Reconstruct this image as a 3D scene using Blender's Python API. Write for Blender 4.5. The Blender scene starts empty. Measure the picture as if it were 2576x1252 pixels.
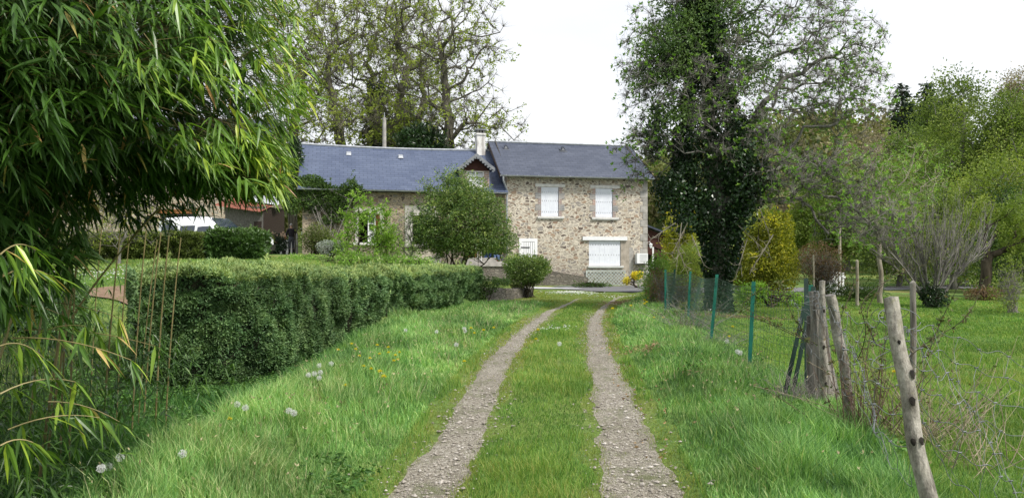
import bpy, math, random
import numpy as np
from mathutils import Vector
R = math.radians
scene = bpy.context.scene
COL = scene.collection
rng = np.random.default_rng(7)
random.seed(7)

# ------------------------------------------------------------------ camera calibration (photo 2576 px wide)
F, U0, V0, EYE = 1910.0, 1288.0, 660.0, 1.65
def P(u, v, y):
    return np.array([(u-U0)/F*y, y, EYE+(V0-v)/F*y])

# ------------------------------------------------------------------ noise
def _hash(ix, iy, seed):
    h = (ix.astype(np.int64)*374761393 + iy.astype(np.int64)*668265263 + seed*1442695041) & 0xffffffff
    h = ((h ^ (h >> 13))*1274126177) & 0xffffffff
    h = h ^ (h >> 16)
    return (h & 0xffffff)/float(0xffffff)
def vn(x, y, s=1.0, seed=0):
    x = np.asarray(x, float)/s; y = np.asarray(y, float)/s
    ix = np.floor(x); iy = np.floor(y); fx = x-ix; fy = y-iy
    fx = fx*fx*(3-2*fx); fy = fy*fy*(3-2*fy)
    a = _hash(ix, iy, seed); b = _hash(ix+1, iy, seed); c = _hash(ix, iy+1, seed); d = _hash(ix+1, iy+1, seed)
    return (a*(1-fx)+b*fx)*(1-fy)+(c*(1-fx)+d*fx)*fy
def SS(t):
    t = np.clip(t, 0, 1); return t*t*(3-2*t)

# ------------------------------------------------------------------ terrain
_TY = [-30, 0, 11, 21, 31, 38, 45, 60, 400]
_TZ = [-.3, 0, .20, .33, .42, .40, .36, .6, .9]
_XL = ([-20, 0, 5.1, 6.6, 8.5, 11.6, 15.4, 21, 26.7, 31.5, 36], [-1.2, -.85, -.61, -.47, -.37, -.18, .26, 1.05, 2.3, 3.5, 4.8])
_XR = ([-20, 0, 5.1, 8.5, 11.6, 15, 18.1, 22.5, 26.7, 30, 36], [.4, .65, .88, 1.14, 1.36, 1.64, 1.98, 2.72, 3.6, 4.5, 6.2])
_XH = ([-20, 0, 8, 11.6, 12.6, 15.8, 24, 28, 32, 38, 44, 60], [-6, -5.4, -5.6, -5.6, -4.3, -3.6, -1.1, .6, .9, -.5, -1, -2])
_GN = ([-20, 8, 15, 20, 27, 36, 42, 60], [-.1, 0., .3, .52, .86, .84, .85, 1.2])
_GX = ([-20, 8, 15, 20, 28, 38, 45, 60], [0., .3, .85, 1.2, 1.68, 2.02, 2.12, 2.3])
def XL(y): return np.interp(y, *_XL)
def XR(y): return np.interp(y, *_XR)
def XH(y): return np.interp(y, *_XH)
def H(x, y):
    x = np.asarray(x, float); y = np.asarray(y, float)
    t = np.interp(y, _TY, _TZ)
    r = t - .12*SS((x-XR(y)-1.2)/4) + .0*x
    g0 = np.interp(y, *_GN); g1 = np.interp(y, *_GX)
    g = g0 + (g1-g0)*SS((-x-1)/8.5)
    w = SS((XH(y)-x)/(.7-.5*SS((y-23.6)/.8)*SS((28.6-y)/.8)+2.0*SS((y-28.5)/5)+1.2*SS((10-y)/3)) + .25)
    z = r*(1-w)+g*w
    z = z - .56*SS((-2.55-x)/.8)*SS((x+8.2)/2.2)*SS((19.5-y)/6)
    z = z + .10*np.exp(-((x+2.2)/.5)**2)*SS((15-y)/5)
    # wheel ruts a little sunk, crown between
    near = SS((36-y)/5)
    z = z - .035*np.exp(-((x-XL(y))/.33)**2)*near - .035*np.exp(-((x-XR(y))/.33)**2)*near
    # right verge bank
    z = z + .07*np.exp(-((x-XR(y)-1.0)/.45)**2)*near
    hill = SS((y-52)/95)*(4+15*SS((x+5)/62)) + SS((y-150)/300)*10
    z = z + hill*SS((y-48)/20)
    fl = 1-.95*SS((y-28.5)/2)*SS((48-y)/3)*SS((x-1)/1.5)
    amp = (.03+.02*SS((y-20)/30))*fl
    z = z + (vn(x, y, 1.3, 3)-.5)*amp + (vn(x, y, .45, 5)-.5)*.02*fl + (vn(x, y, 9, 8)-.5)*.1*SS((np.abs(x)-4)/6)
    return z
def h1(x, y): return float(H(np.array([x]), np.array([y]))[0])
def GR(u, v):
    """point of the ground seen at photo position u, v"""
    k = (u-U0)/F; s = (V0-v)/F
    ys = np.concatenate([np.arange(2, 60, .05), np.arange(60, 300, .5)])
    d = EYE+s*ys-H(k*ys, ys)
    i = np.argmax(d < 0) if (d < 0).any() else len(ys)-1
    return np.array([k*ys[i], ys[i], h1(k*ys[i], ys[i])])
def on(u, y):
    x = (u-U0)/F*y
    return np.array([x, y, h1(x, y)])

# ------------------------------------------------------------------ mesh builder
class MB:
    def __init__(s): s.V = []; s.F = []; s.n = 0
    def add(s, V, Fc, mi=0, rnd=None):
        V = np.asarray(V, float).reshape(-1, 3); Fc = np.asarray(Fc, int)
        if len(Fc) == 0: return s
        m = len(Fc)
        if rnd is None: rnd = .5
        rr = np.broadcast_to(np.asarray(rnd, float), (m,))
        s.V.append(V); s.F.append((Fc+s.n, np.full(m, mi), rr)); s.n += len(V)
        return s
    def box(s, a, b, mi=0, rnd=.5):
        x0, y0, z0 = a; x1, y1, z1 = b
        V = [(x0,y0,z0),(x1,y0,z0),(x1,y1,z0),(x0,y1,z0),(x0,y0,z1),(x1,y0,z1),(x1,y1,z1),(x0,y1,z1)]
        return s.add(V, [(0,3,2,1),(4,5,6,7),(0,1,5,4),(1,2,6,5),(2,3,7,6),(3,0,4,7)], mi, rnd)
    def hexa(s, V, mi=0):
        return s.add(V, [(0,3,2,1),(4,5,6,7),(0,1,5,4),(1,2,6,5),(2,3,7,6),(3,0,4,7)], mi)
    def slab(s, q, t, mi=0):
        """quad q (4 points) thickened by vector t"""
        q = np.asarray(q, float); t = np.asarray(t, float)
        return s.hexa(np.vstack([q, q+t]), mi)
    def prism(s, poly, y0, y1, mi=0):
        """polygon in xz extruded along y"""
        n = len(poly); V = [(p[0], y0, p[1]) for p in poly]+[(p[0], y1, p[1]) for p in poly]
        s.add(V, [(i, (i+1) % n, (i+1) % n+n, i+n) for i in range(n)], mi)
        s.add(V, [tuple(range(n))[::-1]], mi); s.add(V, [tuple(range(n, 2*n))], mi)
        return s
    def tube(s, pts, rad, n=8, mi=0, cap=True, rnd=.5):
        pts = np.asarray(pts, float); m = len(pts)
        rad = np.broadcast_to(np.asarray(rad, float), (m,))
        d = np.gradient(pts, axis=0); d /= np.linalg.norm(d, axis=1)[:, None]+1e-9
        ref = np.array([.31, .17, .94]) if abs(d[:, 2]).mean() < .8 else np.array([.9, .4, .1])
        a = np.cross(d, ref); a /= np.linalg.norm(a, axis=1)[:, None]+1e-9; b = np.cross(d, a)
        th = np.arange(n)/n*2*math.pi
        V = pts[:, None]+rad[:, None, None]*(a[:, None]*np.cos(th)[None, :, None]+b[:, None]*np.sin(th)[None, :, None])
        i = np.arange(m-1)[:, None]*n; j = np.arange(n)[None]; jn = (j+1) % n
        Fc = np.stack([i+j, i+jn, i+n+jn, i+n+j], -1).reshape(-1, 4)
        s.add(V.reshape(-1, 3), Fc, mi, rnd)
        if cap:
            s.add(V[0], [tuple(range(n))[::-1]], mi, rnd); s.add(V[-1], [tuple(range(n))], mi, rnd)
        return s
    def build(s, name, mats, parent=None, smooth=False, loc=None, rot=None):
        if not isinstance(mats, (list, tuple)): mats = [mats]
        V = np.vstack(s.V); me = bpy.data.meshes.new(name)
        me.vertices.add(len(V)); me.vertices.foreach_set('co', V.astype(np.float32).ravel())
        idx = np.concatenate([f[0].ravel() for f in s.F])
        tot = np.concatenate([np.full(len(f[0]), f[0].shape[1]) for f in s.F])
        st = np.concatenate([[0], np.cumsum(tot)[:-1]])
        me.loops.add(len(idx)); me.loops.foreach_set('vertex_index', idx.astype(np.int32))
        me.polygons.add(len(tot)); me.polygons.foreach_set('loop_start', st.astype(np.int32))
        me.polygons.foreach_set('loop_total', tot.astype(np.int32))
        me.polygons.foreach_set('material_index', np.concatenate([f[1] for f in s.F]).astype(np.int32))
        me.polygons.foreach_set('use_smooth', np.full(len(tot), bool(smooth)))
        at = me.attributes.new('rnd', 'FLOAT', 'FACE'); at.data.foreach_set('value', np.concatenate([f[2] for f in s.F]).astype(np.float32))
        me.update(calc_edges=True); me.validate()
        for m in mats: me.materials.append(m)
        o = bpy.data.objects.new(name, me); COL.objects.link(o)
        if parent is not None: o.parent = parent
        if loc is not None: o.location = loc
        if rot is not None: o.rotation_euler = rot
        return o
def tag(o, label=None, cat=None, group=None, kind=None):
    if label: o['label'] = label
    if cat: o['category'] = cat
    if group: o['group'] = group
    if kind: o['kind'] = kind
    return o
def empty(name, loc, rz=0, label=None, cat=None, group=None, kind=None):
    o = bpy.data.objects.new(name, None); COL.objects.link(o)
    o.location = loc; o.rotation_euler = (0, 0, rz); o.empty_display_size = .2
    return tag(o, label, cat, group, kind)
def copy_thing(root, loc, rz=None, label=None, scale=None):
    r = root.copy(); COL.objects.link(r); r.location = loc
    if rz is not None: r.rotation_euler[2] = rz
    if label: r['label'] = label
    if scale: r.scale = (scale,)*3
    for c in list(root.children):
        d = c.copy(); COL.objects.link(d); d.parent = r
        for g in c.children:
            e = g.copy(); COL.objects.link(e); e.parent = d
    return r

# ------------------------------------------------------------------ materials
def newmat(name):
    m = bpy.data.materials.new(name); m.use_nodes = True
    nt = m.node_tree; b = nt.nodes['Principled BSDF']
    return m, nt, b
def N(nt, t, **k):
    n = nt.nodes.new(t)
    for a, v in k.items():
        if a.startswith('i_'):
            key = a[2:]; key = int(key) if key.isdigit() else key.replace('_', ' ')
            n.inputs[key].default_value = v
        else: setattr(n, a, v)
    return n
def L(nt, a, b): nt.links.new(a, b)
def c4(c): return (c[0], c[1], c[2], 1)
def ramp(nt, fac, stops, interp='LINEAR'):
    r = nt.nodes.new('ShaderNodeValToRGB'); r.color_ramp.interpolation = interp
    el = r.color_ramp.elements
    while len(el) < len(stops): el.new(.5)
    for e, (p, c) in zip(el, stops): e.position = p; e.color = c4(c) if len(c) == 3 else c
    if fac is not None: L(nt, fac, r.inputs[0])
    return r
def coords(nt, scale=(1, 1, 1), space='Object'):
    tc = N(nt, 'ShaderNodeTexCoord'); mp = N(nt, 'ShaderNodeMapping'); mp.inputs['Scale'].default_value = scale
    L(nt, tc.outputs[space], mp.inputs[0]); return mp.outputs[0]
def noise(nt, vec, scale, detail=5, rough=.6):
    n = N(nt, 'ShaderNodeTexNoise'); n.inputs['Scale'].default_value = scale
    n.inputs['Detail'].default_value = detail; n.inputs['Roughness'].default_value = rough
    if vec is not None: L(nt, vec, n.inputs[0])
    return n.outputs[0]
def mixc(nt, fac, a, b, mode='MIX'):
    m = nt.nodes.new('ShaderNodeMix'); m.data_type = 'RGBA'; m.blend_type = mode
    for s, v in ((m.inputs[0], fac), (m.inputs[6], a), (m.inputs[7], b)):
        if isinstance(v, (int, float)): s.default_value = v
        elif isinstance(v, tuple): s.default_value = c4(v)
        else: L(nt, v, s)
    return m.outputs[2]
def bump(nt, b, height, strength=.5, dist=.02):
    n = N(nt, 'ShaderNodeBump'); n.inputs['Strength'].default_value = strength; n.inputs['Distance'].default_value = dist
    L(nt, height, n.inputs['Height']); L(nt, n.outputs[0], b.inputs['Normal']); return n
def noisy(name, c1, c2, scale=6, rough=.8, bs=.3, bd=.01, stretch=(1, 1, 1), metal=0, spec=.3, lo=.35, hi=.65):
    m, nt, b = newmat(name); v = coords(nt, stretch)
    n = noise(nt, v, scale); r = ramp(nt, n, [(lo, c1), (hi, c2)])
    L(nt, r.outputs[0], b.inputs['Base Color']); b.inputs['Roughness'].default_value = rough
    b.inputs['Metallic'].default_value = metal; b.inputs['Specular IOR Level'].default_value = spec
    if bs: bump(nt, b, noise(nt, v, scale*4), bs, bd)
    return m
def leafmat(name, cols, trans=.35, rough=.5, spec=.35, nscale=1.2, namp=.35, tint=(1.25, 1.35, .6)):
    """cols: colours over the rnd attribute"""
    m, nt, b = newmat(name)
    a = N(nt, 'ShaderNodeAttribute', attribute_name='rnd')
    st = [(i/(len(cols)-1) if not isinstance(c[0], tuple) else c[1], c if not isinstance(c[0], tuple) else c[0]) for i, c in enumerate(cols)]
    r = ramp(nt, a.outputs['Fac'], st)
    v = coords(nt); n = noise(nt, v, nscale, 3)
    mr = N(nt, 'ShaderNodeMapRange'); L(nt, n, mr.inputs[0])
    mr.inputs[1].default_value = .3; mr.inputs[2].default_value = .7; mr.inputs[3].default_value = 1-namp; mr.inputs[4].default_value = 1+namp
    hv = N(nt, 'ShaderNodeHueSaturation'); L(nt, mr.outputs[0], hv.inputs['Value']); L(nt, r.outputs[0], hv.inputs['Color'])
    L(nt, hv.outputs[0], b.inputs['Base Color']); b.inputs['Roughness'].default_value = rough
    b.inputs['Specular IOR Level'].default_value = spec
    t = N(nt, 'ShaderNodeBsdfTranslucent'); g = mixc(nt, 1.0, hv.outputs[0], tint, 'MULTIPLY'); L(nt, g, t.inputs[0])
    mx = N(nt, 'ShaderNodeMixShader'); mx.inputs[0].default_value = trans
    L(nt, b.outputs[0], mx.inputs[1]); L(nt, t.outputs[0], mx.inputs[2])
    L(nt, mx.outputs[0], nt.nodes['Material Output'].inputs[0])
    return m

# ------------------------------------------------------------------ leaf & blade geometry (vectorised)
def unit(v): return v/(np.linalg.norm(v, axis=-1, keepdims=True)+1e-9)
def rdir(n, r=rng): return unit(r.normal(size=(n, 3)))
def leaves(mb, pos, dirs, ln, wd, rnd, fold=.25, mi=0, r=rng):
    """one folded diamond (2 triangles along the midrib) per leaf"""
    n = len(pos); ln = np.broadcast_to(ln, (n,))[:, None]; wd = np.broadcast_to(wd, (n,))[:, None]
    d = unit(dirs); s = unit(np.cross(d, rdir(n, r))); u = np.cross(s, d)
    a = pos; c = pos+d*ln; m = pos+d*ln*.45+u*wd*fold
    V = np.stack([a, m+s*wd*.5, c, m-s*wd*.5], 1).reshape(-1, 3)
    i = np.arange(n)[:, None]*4
    Fc = np.stack([i+0, i+1, i+2], -1).reshape(-1, 3); F2 = np.stack([i+0, i+2, i+3], -1).reshape(-1, 3)
    mb.add(V, np.vstack([Fc, F2]), mi, np.concatenate([rnd, rnd]))
def blades(mb, base, h, w, lean, rnd, mi=0, bend=.5):
    """grass blades: base (n,3), lean (n,2) horizontal travel of the tip"""
    n = len(base); az = rng.uniform(0, 2*math.pi, n)
    s = np.stack([np.cos(az), np.sin(az), np.zeros(n)], 1)*w[:, None]*.5
    l3 = np.stack([lean[:, 0], lean[:, 1], np.zeros(n)], 1)
    up = np.array([0, 0, 1.])
    m = base+l3*(1-bend)*.6+up*(h*.6)[:, None]
    t = base+l3+up*h[:, None]
    V = np.stack([base-s, base+s, m+s*.75, m-s*.75, t], 1).reshape(-1, 3)
    i = np.arange(n)*5
    q = np.stack([i, i+1, i+2, i+3], 1); tr = np.stack([i+3, i+2, i+4], 1)
    k = mb.n
    mb.V.append(V); mb.n += len(V)
    mb.F.append((q+k, np.full(n, mi), rnd)); mb.F.append((tr+k, np.full(n, mi), rnd))
def grassd(base_d, spread=.5):
    pass

# ------------------------------------------------------------------ tree skeletons
def grow(trunk, targets, r=rng, step=.4, wig=.1, pen=.35, tip=.01, p=2.2, trunk_r=None, dirpull=.35, droop=0):
    n0 = len(trunk); cap = n0+int(len(targets)*40)+10
    Np = np.zeros((cap, 3)); par = np.full(cap, -1); pl = np.zeros(cap); dr = np.zeros((cap, 3))
    Np[:n0] = trunk; par[1:n0] = np.arange(n0-1); n = n0
    for i in range(1, n0):
        e = Np[i]-Np[i-1]; pl[i] = pl[i-1]+np.linalg.norm(e); dr[i] = e/np.linalg.norm(e)
    dr[0] = dr[1]
    tg = np.asarray(targets); dd = np.linalg.norm(tg[:, None]-Np[None, :n0], axis=2).min(1)
    tg = tg[np.argsort(dd+r.uniform(0, .6, len(tg)))]
    lo = max(1, int(n0*.12))
    for t in tg:
        e = t-Np[lo:n]; d = np.sqrt((e*e).sum(1))+1e-6
        al = (e*dr[lo:n]).sum(1)/d
        c = d*(1.25-.45*al)+pen*pl[lo:n]*.5
        q = lo+int(np.argmin(c)); d = d[q-lo]
        k = max(1, int(min(38, round(d/step))))
        p0 = Np[q]; ctrl = p0+dr[q]*d*dirpull+(t-p0)*.25
        prev = q; ph = r.normal(size=3)*wig*d**.5
        for j in range(1, k+1):
            s = j/k
            x = (1-s)**2*p0+2*s*(1-s)*ctrl+s*s*t+ph*math.sin(s*math.pi)*.6
            if j < k: x = x+r.normal(size=3)*wig*step*.8
            x[2] -= droop*s*s*d*.2
            if n >= cap-1: break
            Np[n] = x; par[n] = prev; e2 = x-Np[prev]; L2 = np.linalg.norm(e2)+1e-6
            pl[n] = pl[prev]+L2; dr[n] = e2/L2; prev = n; n += 1
    Np = Np[:n]; par = par[:n]; dr = dr[:n]
    cnt = np.zeros(n)
    haschild = np.zeros(n, bool); haschild[par[1:]] = True
    cnt[~haschild] = 1
    for i in range(n-1, 0, -1): cnt[par[i]] += cnt[i]
    if trunk_r: p = math.log(max(2, cnt[0]))/math.log(trunk_r/tip)
    rad = tip*cnt**(1/p)
    return Np, par, rad, dr, cnt
def skin_tree(mb, Np, par, rad, dr, mi=0, rnd=.5, rmin=0):
    n = len(Np)
    # thickest child continues its parent
    main = {}
    order = np.argsort(-rad)
    mainc = np.full(n, -1)
    for i in order:
        if par[i] >= 0 and mainc[par[i]] < 0: mainc[par[i]] = i
    seg = np.where((par >= 0) & (rad >= rmin))[0]
    nd = dr.copy(); has = mainc >= 0
    nd[has] = unit(dr[has]+dr[mainc[has]])
    for sides, msk in ((8, rad[seg] > .12), (6, (rad[seg] <= .12) & (rad[seg] > .03)), (3, rad[seg] <= .03)):
        sg = seg[msk]
        if len(sg) == 0: continue
        pp = par[sg]; ism = mainc[pp] == sg
        r0 = np.where(ism, rad[pp], np.minimum(rad[sg]*1.25, rad[pp])); r1 = rad[sg]
        d0 = np.where(ism[:, None], nd[pp], dr[sg]); d1 = nd[sg]
        def ring(c, d, rr):
            ref = np.where(np.abs(d[:, 2:3]) > .9, np.array([[.95, .3, .05]]), np.array([[.1, .2, .97]]))
            a = unit(np.cross(d, np.broadcast_to(ref, d.shape))); b = np.cross(d, a)
            th = np.arange(sides)/sides*2*math.pi
            return c[:, None]+rr[:, None, None]*(a[:, None]*np.cos(th)[None, :, None]+b[:, None]*np.sin(th)[None, :, None])
        # keep both rings in one frame
        def frame(d):
            ref = np.where(np.abs(dr[sg][:, 2:3]) > .9, np.array([[.95, .3, .05]]), np.array([[.1, .2, .97]]))
            a = unit(np.cross(d, np.broadcast_to(ref, d.shape))); return a, np.cross(d, a)
        th = np.arange(sides)/sides*2*math.pi
        rings = []
        for c, d, rr in ((Np[pp], d0, r0), (Np[sg], d1, r1)):
            a, b = frame(d)
            rings.append(c[:, None]+rr[:, None, None]*(a[:, None]*np.cos(th)[None, :, None]+b[:, None]*np.sin(th)[None, :, None]))
        V = np.concatenate(rings, 1)
        i = np.arange(len(sg))[:, None]*(2*sides); j = np.arange(sides)[None]; jn = (j+1) % sides
        Fc = np.stack([i+j, i+jn, i+sides+jn, i+sides+j], -1).reshape(-1, 4)
        mb.add(V.reshape(-1, 3), Fc, mi, rnd)
def twigs(mb, p0, d, ln, r0, mi=0, rnd=.5):
    """thin 3-sided spikes"""
    n = len(p0); d = unit(d); a = unit(np.cross(d, rdir(n))); b = np.cross(d, a)
    th = np.arange(3)/3*2*math.pi
    ring = p0[:, None]+np.broadcast_to(r0, (n,))[:, None, None]*(a[:, None]*np.cos(th)[None, :, None]+b[:, None]*np.sin(th)[None, :, None])
    tip = p0+d*np.broadcast_to(ln, (n,))[:, None]
    V = np.concatenate([ring, tip[:, None]], 1).reshape(-1, 3); i = np.arange(n)[:, None]*4
    Fc = np.concatenate([np.stack([i+j, i+(j+1) % 3, i+3], -1).reshape(-1, 3) for j in range(3)])
    mb.add(V, Fc, mi, rnd); return tip
def ell(n, blobs, r=rng, shell=.35):
    """points in a union of ellipsoids [(centre, radii, weight)]; shell -> biased outwards"""
    w = np.array([b[2] for b in blobs], float); w /= w.sum()
    k = r.choice(len(blobs), n, p=w)
    c = np.array([b[0] for b in blobs], float)[k]; q = np.array([b[1] for b in blobs], float)[k]
    return c+q*rdir(n, r)*(r.uniform(0, 1, n)**shell)[:, None]
# ------------------------------------------------------------------ materials
M = {}
def stonewall(name, scale, pal, mortar, mw=(.02, .055), dist=.22, grime=.35):
    m, nt, b = newmat(name)
    v = coords(nt, (1, 1, 1.75))
    nz = N(nt, 'ShaderNodeTexNoise'); nz.inputs['Scale'].default_value = 2.6; nz.inputs['Detail'].default_value = 3; L(nt, v, nz.inputs[0])
    sub = N(nt, 'ShaderNodeVectorMath', operation='SUBTRACT'); L(nt, nz.outputs['Color'], sub.inputs[0]); sub.inputs[1].default_value = (.5, .5, .5)
    sc = N(nt, 'ShaderNodeVectorMath', operation='SCALE'); L(nt, sub.outputs[0], sc.inputs[0]); sc.inputs['Scale'].default_value = dist*2
    ad = N(nt, 'ShaderNodeVectorMath', operation='ADD'); L(nt, v, ad.inputs[0]); L(nt, sc.outputs[0], ad.inputs[1])
    v1 = N(nt, 'ShaderNodeTexVoronoi', i_Scale=scale); L(nt, ad.outputs[0], v1.inputs['Vector']); v1.inputs['Randomness'].default_value = .9
    v2 = N(nt, 'ShaderNodeTexVoronoi', feature='DISTANCE_TO_EDGE', i_Scale=scale); L(nt, ad.outputs[0], v2.inputs['Vector']); v2.inputs['Randomness'].default_value = .9
    sp = N(nt, 'ShaderNodeSeparateColor'); L(nt, v1.outputs['Color'], sp.inputs[0])
    r = ramp(nt, sp.outputs[0], [(i/len(pal), c) for i, c in enumerate(pal)], 'CONSTANT')
    fn = noise(nt, v, 14, 4); fr = ramp(nt, fn, [(.3, (.62, .62, .62)), (.7, (1.25, 1.22, 1.18))])
    stc = mixc(nt, 1.0, r.outputs[0], fr.outputs[0], 'MULTIPLY')
    # width of the joints varies
    jn = noise(nt, v, 1.7, 4); ml = N(nt, 'ShaderNodeMath', operation='MULTIPLY_ADD'); L(nt, jn, ml.inputs[0]); ml.inputs[1].default_value = -.105; L(nt, v2.outputs[0], ml.inputs[2])
    jw = N(nt, 'ShaderNodeMath', operation='MULTIPLY_ADD'); L(nt, sp.outputs[1], jw.inputs[0]); jw.inputs[1].default_value = -.04; L(nt, ml.outputs[0], jw.inputs[2])
    mk = ramp(nt, jw.outputs[0], [(0, (0, 0, 0)), (mw[0], (0, 0, 0)), (mw[1], (1, 1, 1))])
    mk.color_ramp.elements[0].position = 0
    mo = mixc(nt, 1.0, mortar, ramp(nt, noise(nt, v, 6, 4), [(.3, (.75, .74, .72)), (.7, (1.12, 1.1, 1.06))]).outputs[0], 'MULTIPLY')
    col = mixc(nt, mk.outputs[0], mo, stc)
    # grime, greyer towards the plinth where splashed and damp
    g = noise(nt, v, .55, 5); tcx = N(nt, 'ShaderNodeTexCoord'); sx = N(nt, 'ShaderNodeSeparateXYZ'); L(nt, tcx.outputs['Object'], sx.inputs[0])
    mr = N(nt, 'ShaderNodeMapRange'); L(nt, sx.outputs[2], mr.inputs[0]); mr.inputs[1].default_value = 2.6; mr.inputs[2].default_value = .3; mr.inputs[3].default_value = 0; mr.inputs[4].default_value = .75
    gs = N(nt, 'ShaderNodeMath', operation='MULTIPLY_ADD'); L(nt, g, gs.inputs[0]); gs.inputs[1].default_value = grime*2; L(nt, mr.outputs[0], gs.inputs[2])
    gm = N(nt, 'ShaderNodeMapRange'); L(nt, gs.outputs[0], gm.inputs[0]); gm.inputs[1].default_value = .35; gm.inputs[2].default_value = 1.15; gm.inputs[3].default_value = 0; gm.inputs[4].default_value = .62
    col = mixc(nt, gm.outputs[0], col, (.21, .19, .165))
    L(nt, col, b.inputs['Base Color']); b.inputs['Roughness'].default_value = .92; b.inputs['Specular IOR Level'].default_value = .15
    hb = mixc(nt, .3, mk.outputs[0], noise(nt, v, 20, 4)); bump(nt, b, hb, .9, .045)
    return m
PAL = [(.32, .27, .215), (.38, .34, .28), (.24, .185, .14), (.45, .41, .35), (.29, .27, .25), (.35, .255, .18), (.47, .41, .33), (.14, .115, .10), (.35, .31, .27), (.30, .21, .15), (.42, .35, .27), (.25, .23, .22)]
M['stone'] = stonewall('rubble_stone', 3.9, [tuple(.12*sum(c)/3+.98*x for x in c) for c in PAL], (.62, .575, .495), grime=.27)
M['stone2'] = stonewall('old_rubble_stone', 3.6, [tuple(x*.86 for x in c) for c in PAL], (.42, .35, .26), grime=.5)
M['barn_stone'] = stonewall('barn_stone', 3.0, PAL, (.52, .46, .37), grime=.2)
M['dark_stone'] = stonewall('dry_stone', 4.2, [(.16, .15, .13), (.22, .2, .17), (.11, .1, .09), (.28, .26, .22), (.19, .16, .13)], (.05, .047, .04), mw=(.0, .05))
def slate(name, base, hi):
    m, nt, b = newmat(name)
    tc = N(nt, 'ShaderNodeTexCoord'); sx = N(nt, 'ShaderNodeSeparateXYZ'); L(nt, tc.outputs['Object'], sx.inputs[0])
    mz = N(nt, 'ShaderNodeMath', operation='MULTIPLY'); L(nt, sx.outputs[2], mz.inputs[0]); mz.inputs[1].default_value = 1.7
    cb = N(nt, 'ShaderNodeCombineXYZ'); L(nt, sx.outputs[0], cb.inputs[0]); L(nt, mz.outputs[0], cb.inputs[1])
    br = N(nt, 'ShaderNodeTexBrick'); L(nt, cb.outputs[0], br.inputs[0]); br.inputs['Scale'].default_value = 1
    br.inputs['Brick Width'].default_value = .42; br.inputs['Row Height'].default_value = .23; br.inputs['Mortar Size'].default_value = .016
    br.inputs['Mortar Smooth'].default_value = .3; br.inputs['Bias'].default_value = -.1
    br.inputs['Color1'].default_value = c4(base); br.inputs['Color2'].default_value = c4(hi); br.inputs['Mortar'].default_value = c4(tuple(x*.55 for x in base))
    n = noise(nt, cb.outputs[0], .7, 5); r = ramp(nt, n, [(.3, (.82, .84, .88)), (.7, (1.16, 1.14, 1.1))])
    st = N(nt, 'ShaderNodeMapping'); st.inputs['Scale'].default_value = (.35, 6, 1); L(nt, cb.outputs[0], st.inputs[0])
    n2 = noise(nt, st.outputs[0], 1.6, 4); r2 = ramp(nt, n2, [(.35, (.86, .87, .9)), (.65, (1.1, 1.1, 1.08))])
    col = mixc(nt, 1, mixc(nt, 1, br.outputs[0], r.outputs[0], 'MULTIPLY'), r2.outputs[0], 'MULTIPLY')
    lich = ramp(nt, noise(nt, cb.outputs[0], 9, 6, .75), [(.66, (0, 0, 0)), (.78, (.45, .45, .45))])
    col = mixc(nt, lich.outputs[0], col, (.24, .25, .24))
    L(nt, col, b.inputs['Base Color']); b.inputs['Roughness'].default_value = .48; b.inputs['Specular IOR Level'].default_value = .45
    bump(nt, b, br.outputs['Fac'], -.5, .012); return m
M['slate1'] = slate('slate_blue', (.062, .083, .142), (.086, .110, .176))
M['slate2'] = slate('slate_dark', (.043, .053, .083), (.070, .082, .118))
def brick(name, c1, c2, mor):
    m, nt, b = newmat(name); v = coords(nt)
    sx = N(nt, 'ShaderNodeSeparateXYZ'); L(nt, v, sx.inputs[0]); cb = N(nt, 'ShaderNodeCombineXYZ')
    ad = N(nt, 'ShaderNodeMath', operation='ADD'); L(nt, sx.outputs[0], ad.inputs[0]); L(nt, sx.outputs[1], ad.inputs[1])
    L(nt, ad.outputs[0], cb.inputs[0]); L(nt, sx.outputs[2], cb.inputs[1])
    br = N(nt, 'ShaderNodeTexBrick'); L(nt, cb.outputs[0], br.inputs[0]); br.inputs['Scale'].default_value = 1
    br.inputs['Brick Width'].default_value = .26; br.inputs['Row Height'].default_value = .10; br.inputs['Mortar Size'].default_value = .014
    br.inputs['Color1'].default_value = c4(c1); br.inputs['Color2'].default_value = c4(c2); br.inputs['Mortar'].default_value = c4(mor)
    n = noise(nt, v, 1.3, 4); r = ramp(nt, n, [(.35, (1, 1, 1)), (.6, (.75, .8, .85))])
    L(nt, mixc(nt, 1, br.outputs[0], r.outputs[0], 'MULTIPLY'), b.inputs['Base Color']); b.inputs['Roughness'].default_value = .9
    bump(nt, b, br.outputs['Fac'], -.4, .01); return m
M['brick'] = brick('brick', (.40, .25, .20), (.31, .23, .20), (.46, .42, .38))
M['brick_grey'] = brick('brick_grey', (.25, .235, .22), (.33, .31, .295), (.42, .39, .36))
M['white'] = noisy('white_paint', (.70, .71, .73), (.80, .81, .82), 5, .5, .1, .004)
M['shutter'] = noisy('shutter_white', (.66, .69, .76), (.74, .77, .83), 3, .45, .05, .003)
M['lintel'] = noisy('render_lintel', (.56, .55, .53), (.74, .73, .71), 4, .8, .2, .006)
M['surround'] = noisy('stone_surround', (.36, .34, .31), (.56, .54, .50), 4, .85, .3, .01)
M['chimney'] = noisy('chimney_render', (.40, .38, .36), (.72, .71, .69), 3.5, .85, .2, .01, (1, 1, .35), lo=.38, hi=.55)
M['concrete'] = noisy('concrete', (.26, .25, .23), (.42, .40, .37), 3, .9, .3, .01)
M['zinc'] = noisy('zinc', (.30, .32, .35), (.44, .46, .49), 5, .45, .05, .003, metal=.5)
M['zinc_d'] = noisy('zinc_grey', (.16, .17, .19), (.24, .25, .27), 5, .5, .05, .003, metal=.3)
M['darkwood'] = noisy('dark_wood', (.018, .013, .010), (.05, .034, .027), 9, .8, .3, .01, (6, 6, 1))
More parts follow.
